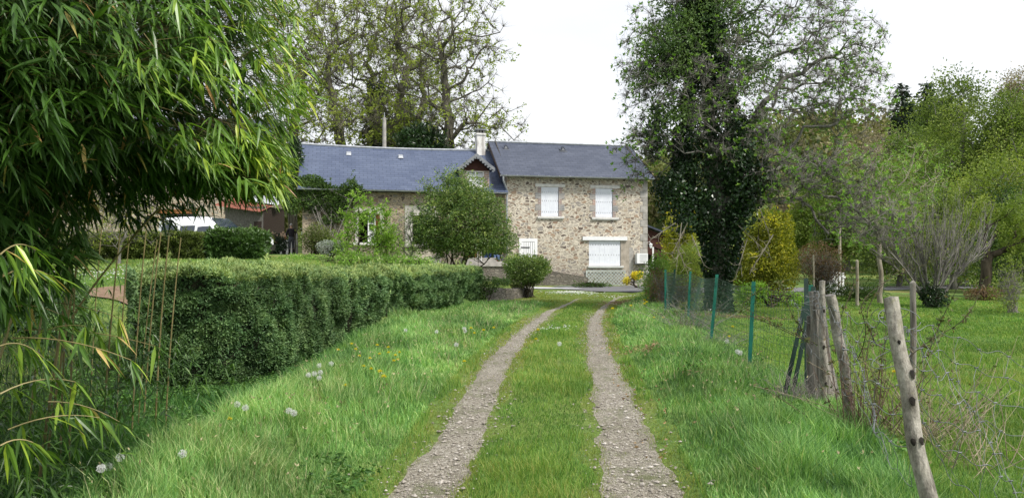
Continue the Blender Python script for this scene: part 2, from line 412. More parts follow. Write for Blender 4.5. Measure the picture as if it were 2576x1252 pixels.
M['redwood'] = noisy('red_wood', (.035, .013, .010), (.075, .026, .019), 7, .75, .3, .01, (1, 1, 5))
M['black'] = noisy('dark_interior', (.006, .006, .006), (.012, .012, .012), 3, .9, 0)
M['iron'] = noisy('black_iron', (.02, .02, .02), (.04, .04, .04), 9, .5, .1)
M['glass'], _nt, _b = newmat('window_glass'); _b.inputs['Base Color'].default_value = (.03, .035, .04, 1); _b.inputs['Roughness'].default_value = .06; _b.inputs['Specular IOR Level'].default_value = .7
M['curtain'] = noisy('net_curtain', (.42, .43, .45), (.62, .63, .65), 12, .9, .2, .01, (8, 8, 1))
M['trellis'] = noisy('trellis_blue', (.40, .46, .45), (.52, .57, .56), 6, .7, .1)
M['orangewood'] = noisy('orange_wood', (.22, .085, .03), (.34, .15, .06), 6, .7, .2, .008, (6, 6, 1))
M['pinkboard'] = noisy('bleached_board', (.34, .22, .15), (.48, .34, .25), 5, .8, .25, .008, (6, 6, 1))
M['greyboard'] = noisy('weathered_board', (.07, .065, .06), (.21, .20, .185), 6, .9, .4, .01, (7, 7, 1))
M['rust'] = noisy('rusty_sheet', (.15, .05, .033), (.25, .09, .06), 2.2, .75, .2, .01, (3, 1, 1))
M['galv'] = noisy('galvanised_sheet', (.40, .42, .45), (.62, .64, .67), 3, .45, .1, .005, (3, 1, 1), metal=.3)
M['plastic'] = noisy('white_plastic', (.76, .77, .79), (.82, .83, .84), 3, .4, 0)

# ------------------------------------------------------------------ facade frames
class Fac:
    def __init__(s, x0, y0, th, zb):
        s.x0, s.y0, s.th, s.zb = x0, y0, th, zb; s.c, s.s = math.cos(th), math.sin(th)
    def loc(s, u, v=None, back=0.):
        """photo position -> local (along, up) on the plane 'back' metres behind the front"""
        k = (u-U0)/F; X = s.x0-back*s.s; Y = s.y0+back*s.c
        t = (k*Y-X)/(s.c-k*s.s); y = Y+t*s.s
        if v is None: return t
        return t, EYE+(V0-v)/F*y-s.zb
def wall_holes(mb, x0, x1, z0, z1, holes, y=0., depth=.2, mi=0, th=.45):
    xs = sorted({x0, x1, *[h[0] for h in holes], *[h[1] for h in holes]})
    zs = sorted({z0, z1, *[h[2] for h in holes], *[h[3] for h in holes]})
    for i in range(len(xs)-1):
        for j in range(len(zs)-1):
            cx, cz = (xs[i]+xs[i+1])/2, (zs[j]+zs[j+1])/2
            if any(h[0] < cx < h[1] and h[2] < cz < h[3] for h in holes): continue
            mb.add([(xs[i], y, zs[j]), (xs[i+1], y, zs[j]), (xs[i+1], y, zs[j+1]), (xs[i], y, zs[j+1])], [(0, 1, 2, 3)], mi)
    for a, b, c, d in holes:
        y2 = y+depth
        mb.add([(a, y, c), (a, y2, c), (a, y2, d), (a, y, d)], [(0, 1, 2, 3)], mi)
        mb.add([(b, y, c), (b, y, d), (b, y2, d), (b, y2, c)], [(0, 1, 2, 3)], mi)
        mb.add([(a, y, d), (a, y2, d), (b, y2, d), (b, y, d)], [(0, 1, 2, 3)], mi)
        mb.add([(a, y, c), (b, y, c), (b, y2, c), (a, y2, c)], [(0, 1, 2, 3)], mi)

def roof_mesh(name, x0, x1, ye, ze, yr, zr, yb, zb, th, mat, parent, sag=0):
    mb = MB(); n = 14
    xs = np.linspace(x0, x1, n)
    def sg(x): return -sag*math.sin((x-x0)/(x1-x0)*math.pi)
    for (ya, za, yc, zc) in ((ye, ze, yr, zr), (yb, zb, yr, zr)):
        for i in range(n-1):
            a, b = xs[i], xs[i+1]; k = 4
            for j in range(k):
                t0, t1 = j/k, (j+1)/k
                f = lambda t: (ya+(yc-ya)*t, za+(zc-za)*t)
                (y0, z0), (y1, z1) = f(t0), f(t1)
                mb.add([(a, y0, z0+sg(a)*t0), (b, y0, z0+sg(b)*t0), (b, y1, z1+sg(b)*t1), (a, y1, z1+sg(a)*t1)], [(0, 1, 2, 3)])
                mb.add([(a, y0, z0+sg(a)*t0-th), (b, y0, z0+sg(b)*t0-th), (b, y1, z1+sg(b)*t1-th), (a, y1, z1+sg(a)*t1-th)], [(3, 2, 1, 0)])
        for i in range(n-1):
            mb.add([(xs[i], ya, za), (xs[i+1], ya, za), (xs[i+1], ya, za-th), (xs[i], ya, za-th)], [(0, 1, 2, 3)])
        for x in (x0, x1):
            mb.add([(x, ya, za), (x, yc, zc), (x, yc, zc-th), (x, ya, za-th)], [(0, 1, 2, 3)])
    return mb.build(name, mat, parent)

def shutters(parent, x0, x1, z0, z1, y, nleaf, slots=3, name='shutter'):
    w = (x1-x0)/nleaf
    for i in range(nleaf):
        a, b = x0+i*w+.0015, x0+(i+1)*w-.0015; mb = MB()
        mb.box((a, y, z0), (b, y+.03, z1)); k = 2
        for q in range(k):                      # raised boards and the small vent slots
            c = a+(b-a)*(q+.025)/k; d = a+(b-a)*(q+.975)/k
            mb.box((c, y-.008, z0+.03), (d, y-.001, z1-.03))
        sl = mb
        for q in range(k):
            cx = a+(b-a)*(q+.5)/k
            for t in ((.12, .5, .8) if slots > 2 else (.4, .8)):
                zz = z0+(z1-z0)*t
                sl.box((cx-.012, y-.011, zz), (cx+.012, y-.009, zz+.09), 1)
        if slots > 2:
            lv = mb
            for zz in np.arange(z1-.36, z1-.06, .045): lv.box((a+.04, y-.016, zz), (b-.04, y-.009, zz+.022))
        mb.build(name, [M['shutter'], M['zinc_d']], parent)

def gutter(mb, x0, x1, y, z, r=.07, sag=0.):
    n = 8; xs = np.linspace(x0, x1, 6)
    a = np.linspace(math.pi, 2*math.pi, n)
    V = [(x, y+r*math.cos(t), z+r*math.sin(t)) for x in xs for t in a]+[(x, y+(r-.012)*math.cos(t), z+(r-.012)*math.sin(t)) for x in xs for t in a]
    Fc = []; m = len(xs)*n
    for i in range(len(xs)-1):
        for j in range(n-1):
            p = i*n+j; Fc.append((p, p+1, p+n+1, p+n)); Fc.append((p+m, p+n+m, p+n+1+m, p+1+m))
    mb.add(V, Fc)
    for x in np.arange(x0+.3, x1, .6): mb.box((x-.012, y-r-.006, z-.02), (x+.012, y-r+.0, z+.03))

# ================================================================== TALL BLOCK (right)
FB = Fac(-.285, 41.9, R(11.5), .3)
W = 8.2
tall = empty('stone_house', (FB.x0, FB.y0, FB.zb), FB.th, 'two storey rubble stone house with dark slate roof and closed white shutters', 'house')
l = lambda cx, cy, back=0.: FB.loc(1195+cx*.3768, 283+cy*.3768, back)
def rect(c0, c1, d0, d1, back=0.):
    a, z1 = l(c0, (d0)); b, _ = l(c1, d0); m = (c0+c1)/2
    return a, b, l(m, d1)[1], l(m, d0)[1]
w1 = rect(441, 559, 497, 693); w2 = rect(804, 919, 506, 699); w3 = rect(760, 972, 853, 1024); hd = rect(312, 398, 862, 990)
HB = 6.22
mb = MB(); wall_holes(mb, 0, W, -1.2, HB, [w1, w2, w3], 0, .22)
D = 7.2
gz = lambda y: 6.0+(.36*D*.5+1.05) if False else HB
for x in (0, W):
    s_ = (0, 1, 2, 3, 4)
    mb.add([(x, 0, -1.2), (x, D, -1.2), (x, D, HB), (x, D/2, HB+2.55), (x, 0, HB)], [s_ if x else s_[::-1]])
mb.add([(0, D, -1.2), (W, D, -1.2), (W, D, HB), (0, D, HB)], [(3, 2, 1, 0)])
wall = mb.build('wall', M['stone'], tall)
mb = MB()
for i in range(16):                                    # corner quoins
    z = -.3+i*.41; e = .42 if i % 2 else .26
    mb.box((W-e, -.022, z+.012), (W+.02, .3, z+.40))
mb.build('quoin', M['concrete'], tall)
ze = FB.loc(1440, 441.5, -.42)[1]; zr = FB.loc(1400, 361, 3.6)[1]
zr = (l(600, 210, 3.6)[1]); ze = l(600, 424, -.42)[1]
roof = roof_mesh('roof', -.42, W+.28, -.42, ze, 3.6, zr, 7.7, ze, .1, M['slate2'], tall, .05)
mb = MB(); mb.tube([(-.44, 3.6, zr+.0), (W+.3, 3.6, zr+.0)], .07, 6); mb.build('ridge_cap', M['zinc'], roof)
mb = MB(); gutter(mb, -.44, W+.3, -.5, ze-.03); mb.build('gutter', M['zinc'], tall)
for cu in (203, 583, 925):                             # triangular roof vents
    t = .78 if cu > 500 else .82; x = l(cu, 220, 3.6-.75)[0]; yv = -.42+4.02*.84; zv = ze+(zr-ze)*.84
    mb = MB(); mb.add([(x-.17, yv-.3, zv-.17), (x+.17, yv-.3, zv-.17), (x, yv-.3, zv+.07), (x, yv+.15, zv+.14), (x-.2, yv, zv+.03), (x+.2, yv, zv+.03)],
        [(0, 2, 3), (0, 3, 4), (1, 3, 2), (1, 5, 3)]); o = mb.build('roof_vent', M['slate2'], roof)
    mb = MB(); mb.add([(x-.12, yv-.29, zv-.16), (x+.12, yv-.29, zv-.16), (x, yv-.29, zv+.03)], [(0, 1, 2)]); mb.box((x-.24, yv-.36, zv-.24), (x+.24, yv-.30, zv-.2)); mb.build('vent_mouth', M['zinc_d'], o)
mb = MB(); mb.slab([(-.45, -.44, ze-.2), (-.45, -.44, ze+.02), (-.45, 3.6, zr+.02), (-.45, 3.6, zr-.2)], (-.03, 0, 0)); mb.build('barge_board', M['darkwood'], roof); mb = MB(); mb.slab([(W+.29, -.44, ze-.2), (W+.29, -.44, ze+.02), (W+.29, 3.6, zr+.02), (W+.29, 3.6, zr-.2)], (.03, 0, 0))
mb.build('barge_board', M['darkwood'], roof)
# windows
for (w, lr, sr, lab) in ((w1, rect(402, 600, 477, 497), rect(416, 592, 693, 712), 1), (w2, rect(770, 965, 486, 506), rect(778, 955, 699, 719), 1), (w3, rect(716, 1012, 828, 853), rect(752, 990, 1024, 1038), 0)):
    o = MB(); a, b, c, d = w
    o.box((a, .14, c), (a+.05, .2, d)); o.box((b-.05, .14, c), (b, .2, d)); o.box((a+.05, .14, d-.05), (b-.05, .2, d)); o.box((a+.05, .14, c), (b-.05, .2, c+.05))
    wf = o.build('window', M['white'], tall)
    shutters(wf, a+.01, b-.01, c+.01, d-.01, .035, 4 if lab else 6, 3 if lab else 2)
    o = MB(); o.box((lr[0], -.03 if lab else -.12, lr[2]), (lr[1], .06, lr[3])); o.build('lintel', M['lintel'] if lab else M['white'], wf)
    o = MB(); o.box((sr[0], -.12, sr[2]+.06), (sr[1], .06, sr[3]-.003)); o.box((sr[0]+.04, -.08, sr[2]), (sr[1]-.04, .05, sr[2]+.06)); o.build('sill', M['lintel'] if lab else M['white'], wf)
    if lab:
        hh = (d-c)/5
        for sd_ in (-1, 1):
            o = MB()
            for i in range(5):
                e = .33 if i % 2 else .17
                if sd_ < 0: o.box((a-e, -.018, c+i*hh), (a, .05, c+(i+1)*hh), i % 2)
                else: o.box((b, -.018, c+i*hh), (b+e, .05, c+(i+1)*hh), i % 2)
            o.build('brick_surround', [M['brick'], M['brick_grey']], wf)
    else:
        o = MB(); o.box((b, -.015, c-.3), (b+.62, .05, d)); o.build('rendered_patch', noisy('patched_render', (.27, .24, .2), (.42, .37, .31), 4, .9), wf)
# small white plank door with white painted surround
s0 = rect(293, 416, 840, 990); dr_ = empty('white_plank_door', (0, 0, 0)); dr_.parent = tall; dr_.name = 'door'
o = MB(); o.box((s0[0], -.025, s0[2]), (hd[0], .05, s0[3])); o.box((hd[1], -.025, s0[2]), (s0[1], .05, s0[3])); o.box((hd[0], -.025, hd[3]), (hd[1], .05, s0[3])); o.build('door_surround', M['white'], dr_)
o = MB(); nb = 6; ww = (hd[1]-hd[0])/nb
for i in range(nb): o.box((hd[0]+i*ww+.012, -.012, hd[2]), (hd[0]+(i+1)*ww-.012, .03, hd[3]-.02))
o.build('door_leaf', M['plastic'], dr_)
o = MB(); o.box((hd[0]+.0, -.004, hd[2]), (hd[1], .02, hd[3])); o.build('door_gap', M['zinc_d'], dr_)
o = MB(); o.box((hd[0]-.06, -.04, hd[3]-.34), (hd[0]+.45, -.026, hd[3]-.29)); o.build('hinge', M['iron'], dr_); o = MB(); o.box((hd[1]-.12, -.045, hd[3]-.78), (hd[1]+.08, -.02, hd[3]-.72)); o.build('latch', M['iron'], dr_)
# rainwater pipe
pz = l(215, 430)[1]
o = MB(); o.tube([(-.30, -.5, ze-.1), (-.28, -.48, ze-.35), (-.05, -.2, ze-.75), (-.02, -.12, ze-.95), (-.02, -.12, .4)], .05, 8); 
for z in (4.2, 2.8, 1.4): o.tube([(-.02, -.12, z), (-.02, -.12, z+.05)], .062, 8)
o.build('downpipe', M['zinc'], tall)
# grey cable strip near the corner and box
cs = l(1040, 900); o = MB(); o.box((cs[0]-.1, -.02, -.8), (cs[0]+.12, .02, 2.2)); o.build('cement_strip', M['concrete'], tall)
bx = rect(1067, 1138, 940, 1006)
acu = empty('heat_pump_unit', (0, 0, 0)); acu.parent = tall; acu.name = 'heat_pump'
o = MB(); o.box((bx[0], -.36, bx[2]), (bx[1], -.05, bx[3])); ca = o.build('casing', M['plastic'], acu)
o = MB(); 
for i in range(9): z = bx[2]+.08+i*(bx[3]-bx[2]-.16)/8; o.box((bx[0]+.16, -.367, z-.006), (bx[1]-.05, -.361, z+.006))
o.build('grille', M['zinc'], ca)
o = MB(); o.box((bx[0]-.06, -.3, bx[2]-.06), (bx[0]+.22, 0, bx[2]-.01)); o.box((bx[1]-.24, -.3, bx[2]-.06), (bx[1]+.02, 0, bx[2]-.01)); o.build('bracket', M['zinc_d'], acu)
# wall lantern on the corner
lx, lz = l(1160, 888); o = MB(); o.tube([(W+.02, .1, lz+.18), (W+.15, .0, lz+.22), (W+.2, -.05, lz+.1)], .015, 5)
o.tube([(W+.2, -.05, lz-.16), (W+.2, -.05, lz-.13), (W+.2, -.05, lz+.06), (W+.2, -.05, lz+.08), (W+.2, -.05, lz+.14)], [.03, .06, .1, .12, .01], 6); ln_ = o.build('wall_lantern', M['plastic'], tall)
# lean-to with timber boards behind the right gable
LN = empty('lean_to_shed', FB_w := (0, 0, 0), 0, 'open lean-to shed with red brown boards and slate roof against the right gable', 'shed')
LN.location = (FB.x0, FB.y0, FB.zb); LN.rotation_euler = (0, 0, FB.th)
y0 = 1.6; e0 = l(1155, 748, y0); e1 = (W+3.4, e0[1]-1.15)
o = MB(); o.slab([(W+.03, y0-.3, e0[1]+.05), (e1[0], y0-.3, e1[1]), (e1[0], 6, e1[1]+.1), (W+.03, 6, e0[1]+.15)], (0, 0, .1)); o.build('roof', M['slate2'], LN)
o = MB(); zt = lambda x: e0[1]-.02+(e1[1]-e0[1])*(x-W)/(e1[0]-W)
for r_, (a_, b_) in enumerate(((-.95, -.03), (-1.5, -1.05))):
    for i in range(1): o.hexa([(W+.05, y0, zt(W)+a_), (e1[0]-.2, y0, zt(e1[0]-.2)+a_), (e1[0]-.2, y0+.04, zt(e1[0]-.2)+a_), (W+.05, y0+.04, zt(W)+a_), (W+.05, y0, zt(W)+b_), (e1[0]-.2, y0, zt(e1[0]-.2)+b_), (e1[0]-.2, y0+.04, zt(e1[0]-.2)+b_), (W+.05, y0+.04, zt(W)+b_)])
o.build('gable_boards', M['redwood'], LN)
o = MB(); o.box((W+.05, 5.6, -.8), (e1[0]-.2, 5.7, e1[1]+.2)); o.build('back_wall', M['darkwood'], LN)
for xx in (W+1.0, e1[0]-.25):
    o = MB(); o.box((xx-.05, y0-.02, -.8), (xx+.05, y0+.08, zt(xx)-.97)); o.build('post', M['white'] if xx < W+2 else M['darkwood'], LN)
o = MB(); zz0 = .0
for i in range(8):
    a = W+.08+i*.14; o.slab([(a, y0, .35), (a+.03, y0, .35), (a+.43, y0, 1.15), (a+.40, y0, 1.15)], (0, .015, 0)); o.slab([(a+.4, y0-.02, .35), (a+.43, y0-.02, .35), (a+.03, y0-.02, 1.15), (a, y0-.02, 1.15)], (0, .015, 0))
o.build('lattice', M['plastic'], LN)

# diamond trellis leaning on the plinth
def trellis():
    a, b, c, d = rect(738, 1000, 1052, 1155)
    T = empty('trellis', (FB.x0, FB.y0, FB.zb), FB.th, 'pale blue diamond trellis on the stone plinth under the wide shuttered window', 'trellis')
    o = MB(); o.box((a, -.1, c), (b, -.07, c+.04)); o.box((a, -.1, d-.04), (b, -.07, d)); o.box((a, -.1, c+.04), (a+.04, -.07, d-.04)); o.box((b-.04, -.1, c+.04), (b, -.07, d-.04)); o.build('frame', M['trellis'], T)
    hgt = d-c; st = .2
    for sgn, yy in ((1, -.095), (-1, -.083)):
        o = MB()
        x = a-hgt
        while x < b:
            p0 = [x, c]; p1 = [x+hgt, d]
            if sgn < 0: p0, p1 = [x+hgt, c], [x, d]
            # clip to [a,b]
            pts = []
            for (p, q) in ((p0, p1), (p1, p0)):
                if p[0] < a: t = (a-p[0])/(q[0]-p[0]); p = [a, p[1]+t*(q[1]-p[1])]
                elif p[0] > b: t = (b-p[0])/(q[0]-p[0]); p = [b, p[1]+t*(q[1]-p[1])]
                pts.append(p)
            (xa, za), (xb, zb) = pts
            if abs(xa-xb) > .05:
                o.slab([(xa-.022, yy, za), (xa+.022, yy, za), (xb+.022, yy, zb), (xb-.022, yy, zb)], (0, .011, 0))
            x += st
        o.build('slats', M['trellis'], T)
trellis()

# ================================================================== LONG WING (left)
uR = 1275.; yR = 42.0
pR = P(uR, 487, 41.95-.35); pL = P(752, 473, 39.2)
thA = math.atan2((pR-pL)[1], (pR-pL)[0]); LA = np.linalg.norm((pR-pL)[:2])
nb_ = np.array([-math.sin(thA), math.cos(thA)])
OA = pL[:2]+nb_*.32+np.array([math.cos(thA), math.sin(thA)])*.15
FA = Fac(OA[0], OA[1], thA, .9)
wing = empty('stone_cottage', (OA[0], OA[1], .9), thA, 'long low stone cottage wing with blue slate roof and gabled dormer', 'house')
q = lambda cx, cy, back=0.: FA.loc(691.8+cx*.3768, 283+cy*.3768, back)
def rq(c0, c1, d0, d1):
    m = (c0+c1)/2; return q(c0, d0)[0], q(c1, d0)[0], q(m, d1)[1], q(m, d0)[1]
WA = FA.loc(uR)-.02; EA = q(660, 512, -.38)[1]; RA = q(660, 228, 3.6)[1]; DA = 7.2
ha = rq(562, 700, 675, 868); hb = rq(917, 1045, 687, 880); hc = rq(880, 1040, 985, 1018); hdo = rq(1262, 1352, 830, 972)
mb = MB(); wall_holes(mb, 0, WA, -1.2, EA-.12, [ha, hb, hc, hdo], 0, .3)
ZT = EA-.12
for x in (0, WA):
    s_ = (0, 1, 2, 3, 4); mb.add([(x, 0, -1.2), (x, DA, -1.2), (x, DA, ZT), (x, DA/2, RA-.3), (x, 0, ZT)], [s_ if x else s_[::-1]])
mb.add([(0, DA, -1.2), (WA, DA, -1.2), (WA, DA, ZT), (0, DA, ZT)], [(3, 2, 1, 0)])
mb.build('wall', M['stone2'], wing)
mb = MB(); mb.box((.3, .9, -1), (WA-.3, 1.0, ZT-.1)); mb.build('interior', M['black'], wing)
roofA = roof_mesh('roof', -.22, WA+.02, -.38, EA, 3.6, RA, DA+.4, EA, .12, M['slate1'], wing, .10)
mb = MB(); pts = [(x, 3.6, RA+.01-.10*math.sin((x+.22)/(WA+.24)*math.pi)) for x in np.linspace(-.24, WA, 12)]; mb.tube(pts, .08, 6); mb.build('ridge_cap', M['zinc'], roofA)
mb = MB(); gutter(mb, -.24, WA+.0, -.46, EA-.04); mb.build('gutter', M['zinc'], wing)
mb = MB(); mb.slab([(-.23, -.4, EA-.22), (-.23, -.4, EA+.02), (-.23, 3.6, RA+.02), (-.23, 3.6, RA-.22)], (-.03, 0, 0)); mb.build('barge_board', M['darkwood'], roofA)
for cu, cy in ((492, 272), (838, 294)):
    x, z = q(cu, cy, 2.8); t = (z-EA)/(RA-EA); yy = -.38+3.98*t
    mb = MB(); mb.hexa([(x-.14, yy-.15, z-.12), (x+.14, yy-.15, z-.12), (x+.14, yy+.17, z+.10), (x-.14, yy+.17, z+.10), (x-.11, yy-.11, z-.0), (x+.11, yy-.11, z-.0), (x+.11, yy+.15, z+.12), (x-.11, yy+.15, z+.12)]); mb.build('roof_vent', M['zinc'], roofA)
# dormer, built up from the facade
dv = empty('dormer', (0, 0, 0)); dv.parent = wing
ap = q(1345, 280, -.35); el = q(1228, 362, -.35); er = q(1462, 368, -.35)
bl = q(1248, 385); br_ = q(1430, 385); wo = rq(1280, 1395, 387, 492)
zb_ = EA-.35
mb = MB(); wall_holes(mb, bl[0], br_[0], zb_, bl[1]+.0, [(wo[0], wo[1], wo[2], wo[3]-.0)] if wo[3] < bl[1] else [(wo[0], wo[1], wo[2], bl[1]-.02)], -.02, .15)
for x in (bl[0], br_[0]): mb.add([(x, -.02, zb_), (x, 3.0, zb_), (x, 3.0, bl[1]), (x, -.02, bl[1])], [(0, 1, 2, 3)])
mb.build('brick_cheek', M['brick'], dv)
mb = MB(); mb.prism([(bl[0]-.02, bl[1]), (br_[0]+.02, bl[1]), (ap[0]+.0, ap[1]-.12)], -.03, .1)
mb.build('gable_boards', M['redwood'], dv)
mb = MB(); mz = (el[1]+er[1])/2-.12; 
xl, xr = el[0], er[0]; sl_ = (ap[1]-mz)
for xe in (xl, xr):
    mb.slab([(xe, -.4, mz), (ap[0], -.4, ap[1]), (ap[0], 3.4, ap[1]), (xe, 1.6, mz)], (0, 0, .07))
dr2 = mb.build('dormer_roof', M['slate1'], dv)
mb = MB()
for xe, sg in ((xl, 1), (xr, -1)):
    mb.slab([(xe-sg*.05, -.43, mz-.10), (ap[0], -.43, ap[1]-.13), (ap[0], -.43, ap[1]+.06), (xe-sg*.05, -.43, mz+.09)], (0, .03, 0))
    for i in range(7):
        t = (i+.5)/7; x = xe+(ap[0]-xe)*t; z = mz-.12+(ap[1]-mz)*t
        mb.box((x-.05, -.428, z-.07), (x+.05, -.402, z+.02))
mb.build('scalloped_fascia', M['zinc_d'], dr2)
def casement(parent, a, b, c, d, y, mull=1, bars=1, curt=.5, name='window'):
    o = MB(); f = .06
    o.box((a, y, c), (a+f, y+.05, d)); o.box((b-f, y, c), (b, y+.05, d)); o.box((a+f, y, d-f), (b-f, y+.05, d)); o.box((a+f, y, c), (b-f, y+.05, c+f))
    for i in range(mull): x = a+(b-a)*(i+1)/(mull+1); o.box((x-.045, y-.01, c+f), (x+.045, y+.04, d-f))
    for i in range(bars): z = c+(d-c)*(i+1)/(bars+1); o.box((a+f, y+.006, z-.015), (b-f, y+.03, z+.015))
    w = o.build(name, M['white'], parent)
    o = MB(); o.box((a+f, y+.035, c+f), (b-f, y+.04, d-f)); o.build('pane', M['glass'], w)
    if curt:
        o = MB(); o.box((a+f, y+.030, c+f), (b-f, y+.033, c+f+(d-c-2*f)*curt)); o.build('curtain', M['curtain'], w)
    return w
dwz = min(wo[3], bl[1]-.02); wn = casement(dv, wo[0], wo[1], wo[2], dwz, .04, 1, 2, 0)
o = MB(); o.box((wo[0]+.07, .068, wo[2]+.06), (wo[0]+.45, .072, dwz-.1)); o.box((wo[1]-.45, .068, wo[2]+.06), (wo[1]-.07, .072, dwz-.1)); o.build('curtain', M['curtain'], wn)
o = MB(); o.box((wo[0]-.1, -.1, wo[2]-.1), (wo[1]+.1, .04, wo[2]-.004)); o.build('sill', M['lintel'], wn)
# chimney
ca_ = q(1340, 262, 3.6); cb_ = q(1394, 262, 3.6); ct = q(1367, 150, 3.6)[1]
ch = MB(); ch.box((ca_[0], 3.1, ca_[1]-1.2), (cb_[0], 3.9, ct-.08)); ch.box((ca_[0]-.05, 3.05, ct-.08), (cb_[0]+.05, 3.95, ct+.02)); cho = ch.build('chimney', M['chimney'], wing)
ch = MB()
for x in (ca_[0]+.04, cb_[0]-.12, (ca_[0]+cb_[0])/2-.05): ch.box((x, 3.2, ct+.02), (x+.1, 3.8, ct+.2))
ch.build('chimney_pot', M['concrete'], cho); ch = MB(); ch.box((ca_[0]-.07, 3.03, ct+.2), (cb_[0]+.07, 3.97, ct+.27)); ch.build('chimney_cap', M['zinc_d'], cho)
# ground floor windows
o = MB(); a, b, c, d = ha; lr = rq(520, 732, 635, 675)
o.box((lr[0], -.03, d), (lr[1], .05, lr[3])); o.box((b+.0, -.028, c), (b+.2, .05, d)); o.box((a-.22, -.028, c), (a, .05, d)); o.build('window_surround', M['surround'], wing)
o = MB(); o.box((a-.35, -.12, c-.12), (b+.05, .05, c)); o.build('sill', M['lintel'], wing)
casement(wing, b-.62, b-.22, c+.02, d-.02, .2, 0, 2, .45)
o = MB(); o.slab([(b-.21, .2, c+.02), (b-.02, -.02, c+.02), (b-.02, -.02, d-.02), (b-.21, .2, d-.02)], (.02, .02, 0)); o.build('inner_shutter', M['orangewood'], wing)
o = MB(); a, b, c, d = hb
jb = rq(867, 917, 645, 905)
o.box((jb[0], -.03, c), (a, .05, d)); o.box((b, -.03, c), (b+.35, .05, d)); o.box((jb[0], -.03, d), (b+.35, .05, d+.52)); o.build('window_surround', M['surround'], wing)
o = MB(); o.box((jb[0]-.05, -.12, c-.14), (b+.4, .05, c)); o.build('sill', M['concrete'], wing)
casement(wing, b-.5, b-.1, c+.02, d-.3, .12, 0, 2, .4)
pn = rq(865, 1095, 908, 980); o = MB()
for i in range(4):
    zz = pn[2]+(pn[3]-pn[2])*i/4
    for j in range(5): x = pn[0]+(pn[1]-pn[0])*j/5; o.box((x+.006, -.02, zz+.006), (x+(pn[1]-pn[0])/5-.006, .04, zz+(pn[3]-pn[2])/4-.006))
o.build('dressed_stone', noisy('pale_block', (.40, .36, .29), (.56, .51, .42), 3, .9, .3), wing)
o = MB(); a, b, c, d = hdo; o.box((a+.04, .12, c), (a+.3, .17, d-.02)); o.box((b-.12, .12, c), (b, .17, d-.02)); o.build('door', M['orangewood'], wing)
# terrace in front of the door
T0 = empty('terrace', (OA[0], OA[1], .9), thA, 'raised stone terrace with steps in front of the cottage door', 'terrace')
ta = q(1232, 1012)[0]; tb = WA+.9
tz = q(1450, 1016, -2.2)[1]; o = MB(); o.box((ta, -2.2, -1.4), (tb, -.02, tz-.08)); o.build('terrace_wall', M['dark_stone'], T0)
o = MB(); o.box((ta-.05, -2.28, tz-.08), (tb, -.02, tz)); o.build('slab_edge', M['concrete'], T0)
for i, (p0_, p1_) in enumerate(((ta, ta+2.3), (ta, ta+1.8))):
    o = MB(); o.box((p0_, -1.7+i*.5, tz+i*.19), (p1_, -.02, tz+.19+i*.19)); o.build('step', M['concrete'], T0)
o = MB(); hx = q(1374, 960, -1.5)[0]
for yy in (-1.6, -.6): o.tube([(hx, yy, tz), (hx, yy, tz+1.0)], .02, 6)
o.tube([(hx, -1.6, tz+1.0), (hx, -.6, tz+1.0)], .02, 6); o.build('handrail', M['plastic'], T0)
pl_ = q(1067, 965, -.5); o = MB(); o.box((pl_[0]-.28, -.9, -.6), (pl_[0]+.28, -.4, pl_[1])); o.box((pl_[0]-.32, -.94, pl_[1]), (pl_[0]+.32, -.36, pl_[1]+.07))
po = o.build('stone_pillar', M['concrete'], None); po.location = (OA[0], OA[1], .9); po.rotation_euler = (0, 0, thA); tag(po, 'short grey stone pillar below the second cottage window', 'pillar')
# sloping plinth ramp beside the tall house
o = MB(); a0, a1 = l(505, 1060)[0], l(745, 1130)[0]
z0, z1 = l(505, 1058)[1], l(740, 1098)[1]; V = [(0.2, z0+.25), (a0, z0), (a1+.0, z1), (a1, -1.0), (.2, -1.0)]
o.prism(V, -.3, -.01); ro = o.build('stone_plinth', M['dark_stone'], None); ro.location = tall.location; ro.rotation_euler = (0, 0, FB.th); tag(ro, 'sloping dark stone plinth along the foot of the tall house', 'plinth')
for i, (cx, wd, hh) in enumerate(((1035, .42, .36), (1082, .5, .42))):
    x, z = l(cx, 1155, -.5); o = MB(); o.box((-wd/2, -.2, -.3), (wd/2, .2, hh-.04)); o.box((-wd/2+.02, -.18, hh-.04), (wd/2-.02, .18, hh))
    p_ = o.build('stone_planter', M['concrete'], None)
    cth, sth = math.cos(FB.th), math.sin(FB.th); p_.location = (FB.x0+x*cth+.5*sth, FB.y0+x*sth-.5*cth, z+.3); p_.rotation_euler = (0, 0, FB.th+i*.1)
    tag(p_, ['smaller stone planter beside the foot of the trellis', 'wider stone planter under the heat pump on the corner'][i], 'planter', 'stone planters by the house corner')
# ------------------------------------------------------------------ camera, world, sun
cam = bpy.data.cameras.new('camera'); co = bpy.data.objects.new('camera', cam); COL.objects.link(co)
co.location = (0, 0, EYE); co.rotation_euler = (R(90), 0, 0)
cam.sensor_width = 36; cam.lens = 36*F/2576; cam.shift_y = (V0-626)/2576; cam.clip_end = 3000; cam.clip_start = .05
scene.camera = co
scene.view_settings.view_transform = 'Standard'; scene.view_settings.look = 'None'; scene.view_settings.gamma = 1; scene.view_settings.exposure = .66
wd = bpy.data.worlds.new('World'); scene.world = wd; wd.use_nodes = True; nt = wd.node_tree
bg = nt.nodes['Background']
SUN_EL, SUN_AZ = R(52), R(128)      # azimuth clockwise from +Y
sky = N(nt, 'ShaderNodeTexSky', sky_type='NISHITA', sun_disc=False, sun_elevation=SUN_EL, sun_rotation=SUN_AZ, dust_density=2.0)
ms = mixc(nt, 1, sky.outputs[0], (.1, .1, .1), 'MULTIPLY')
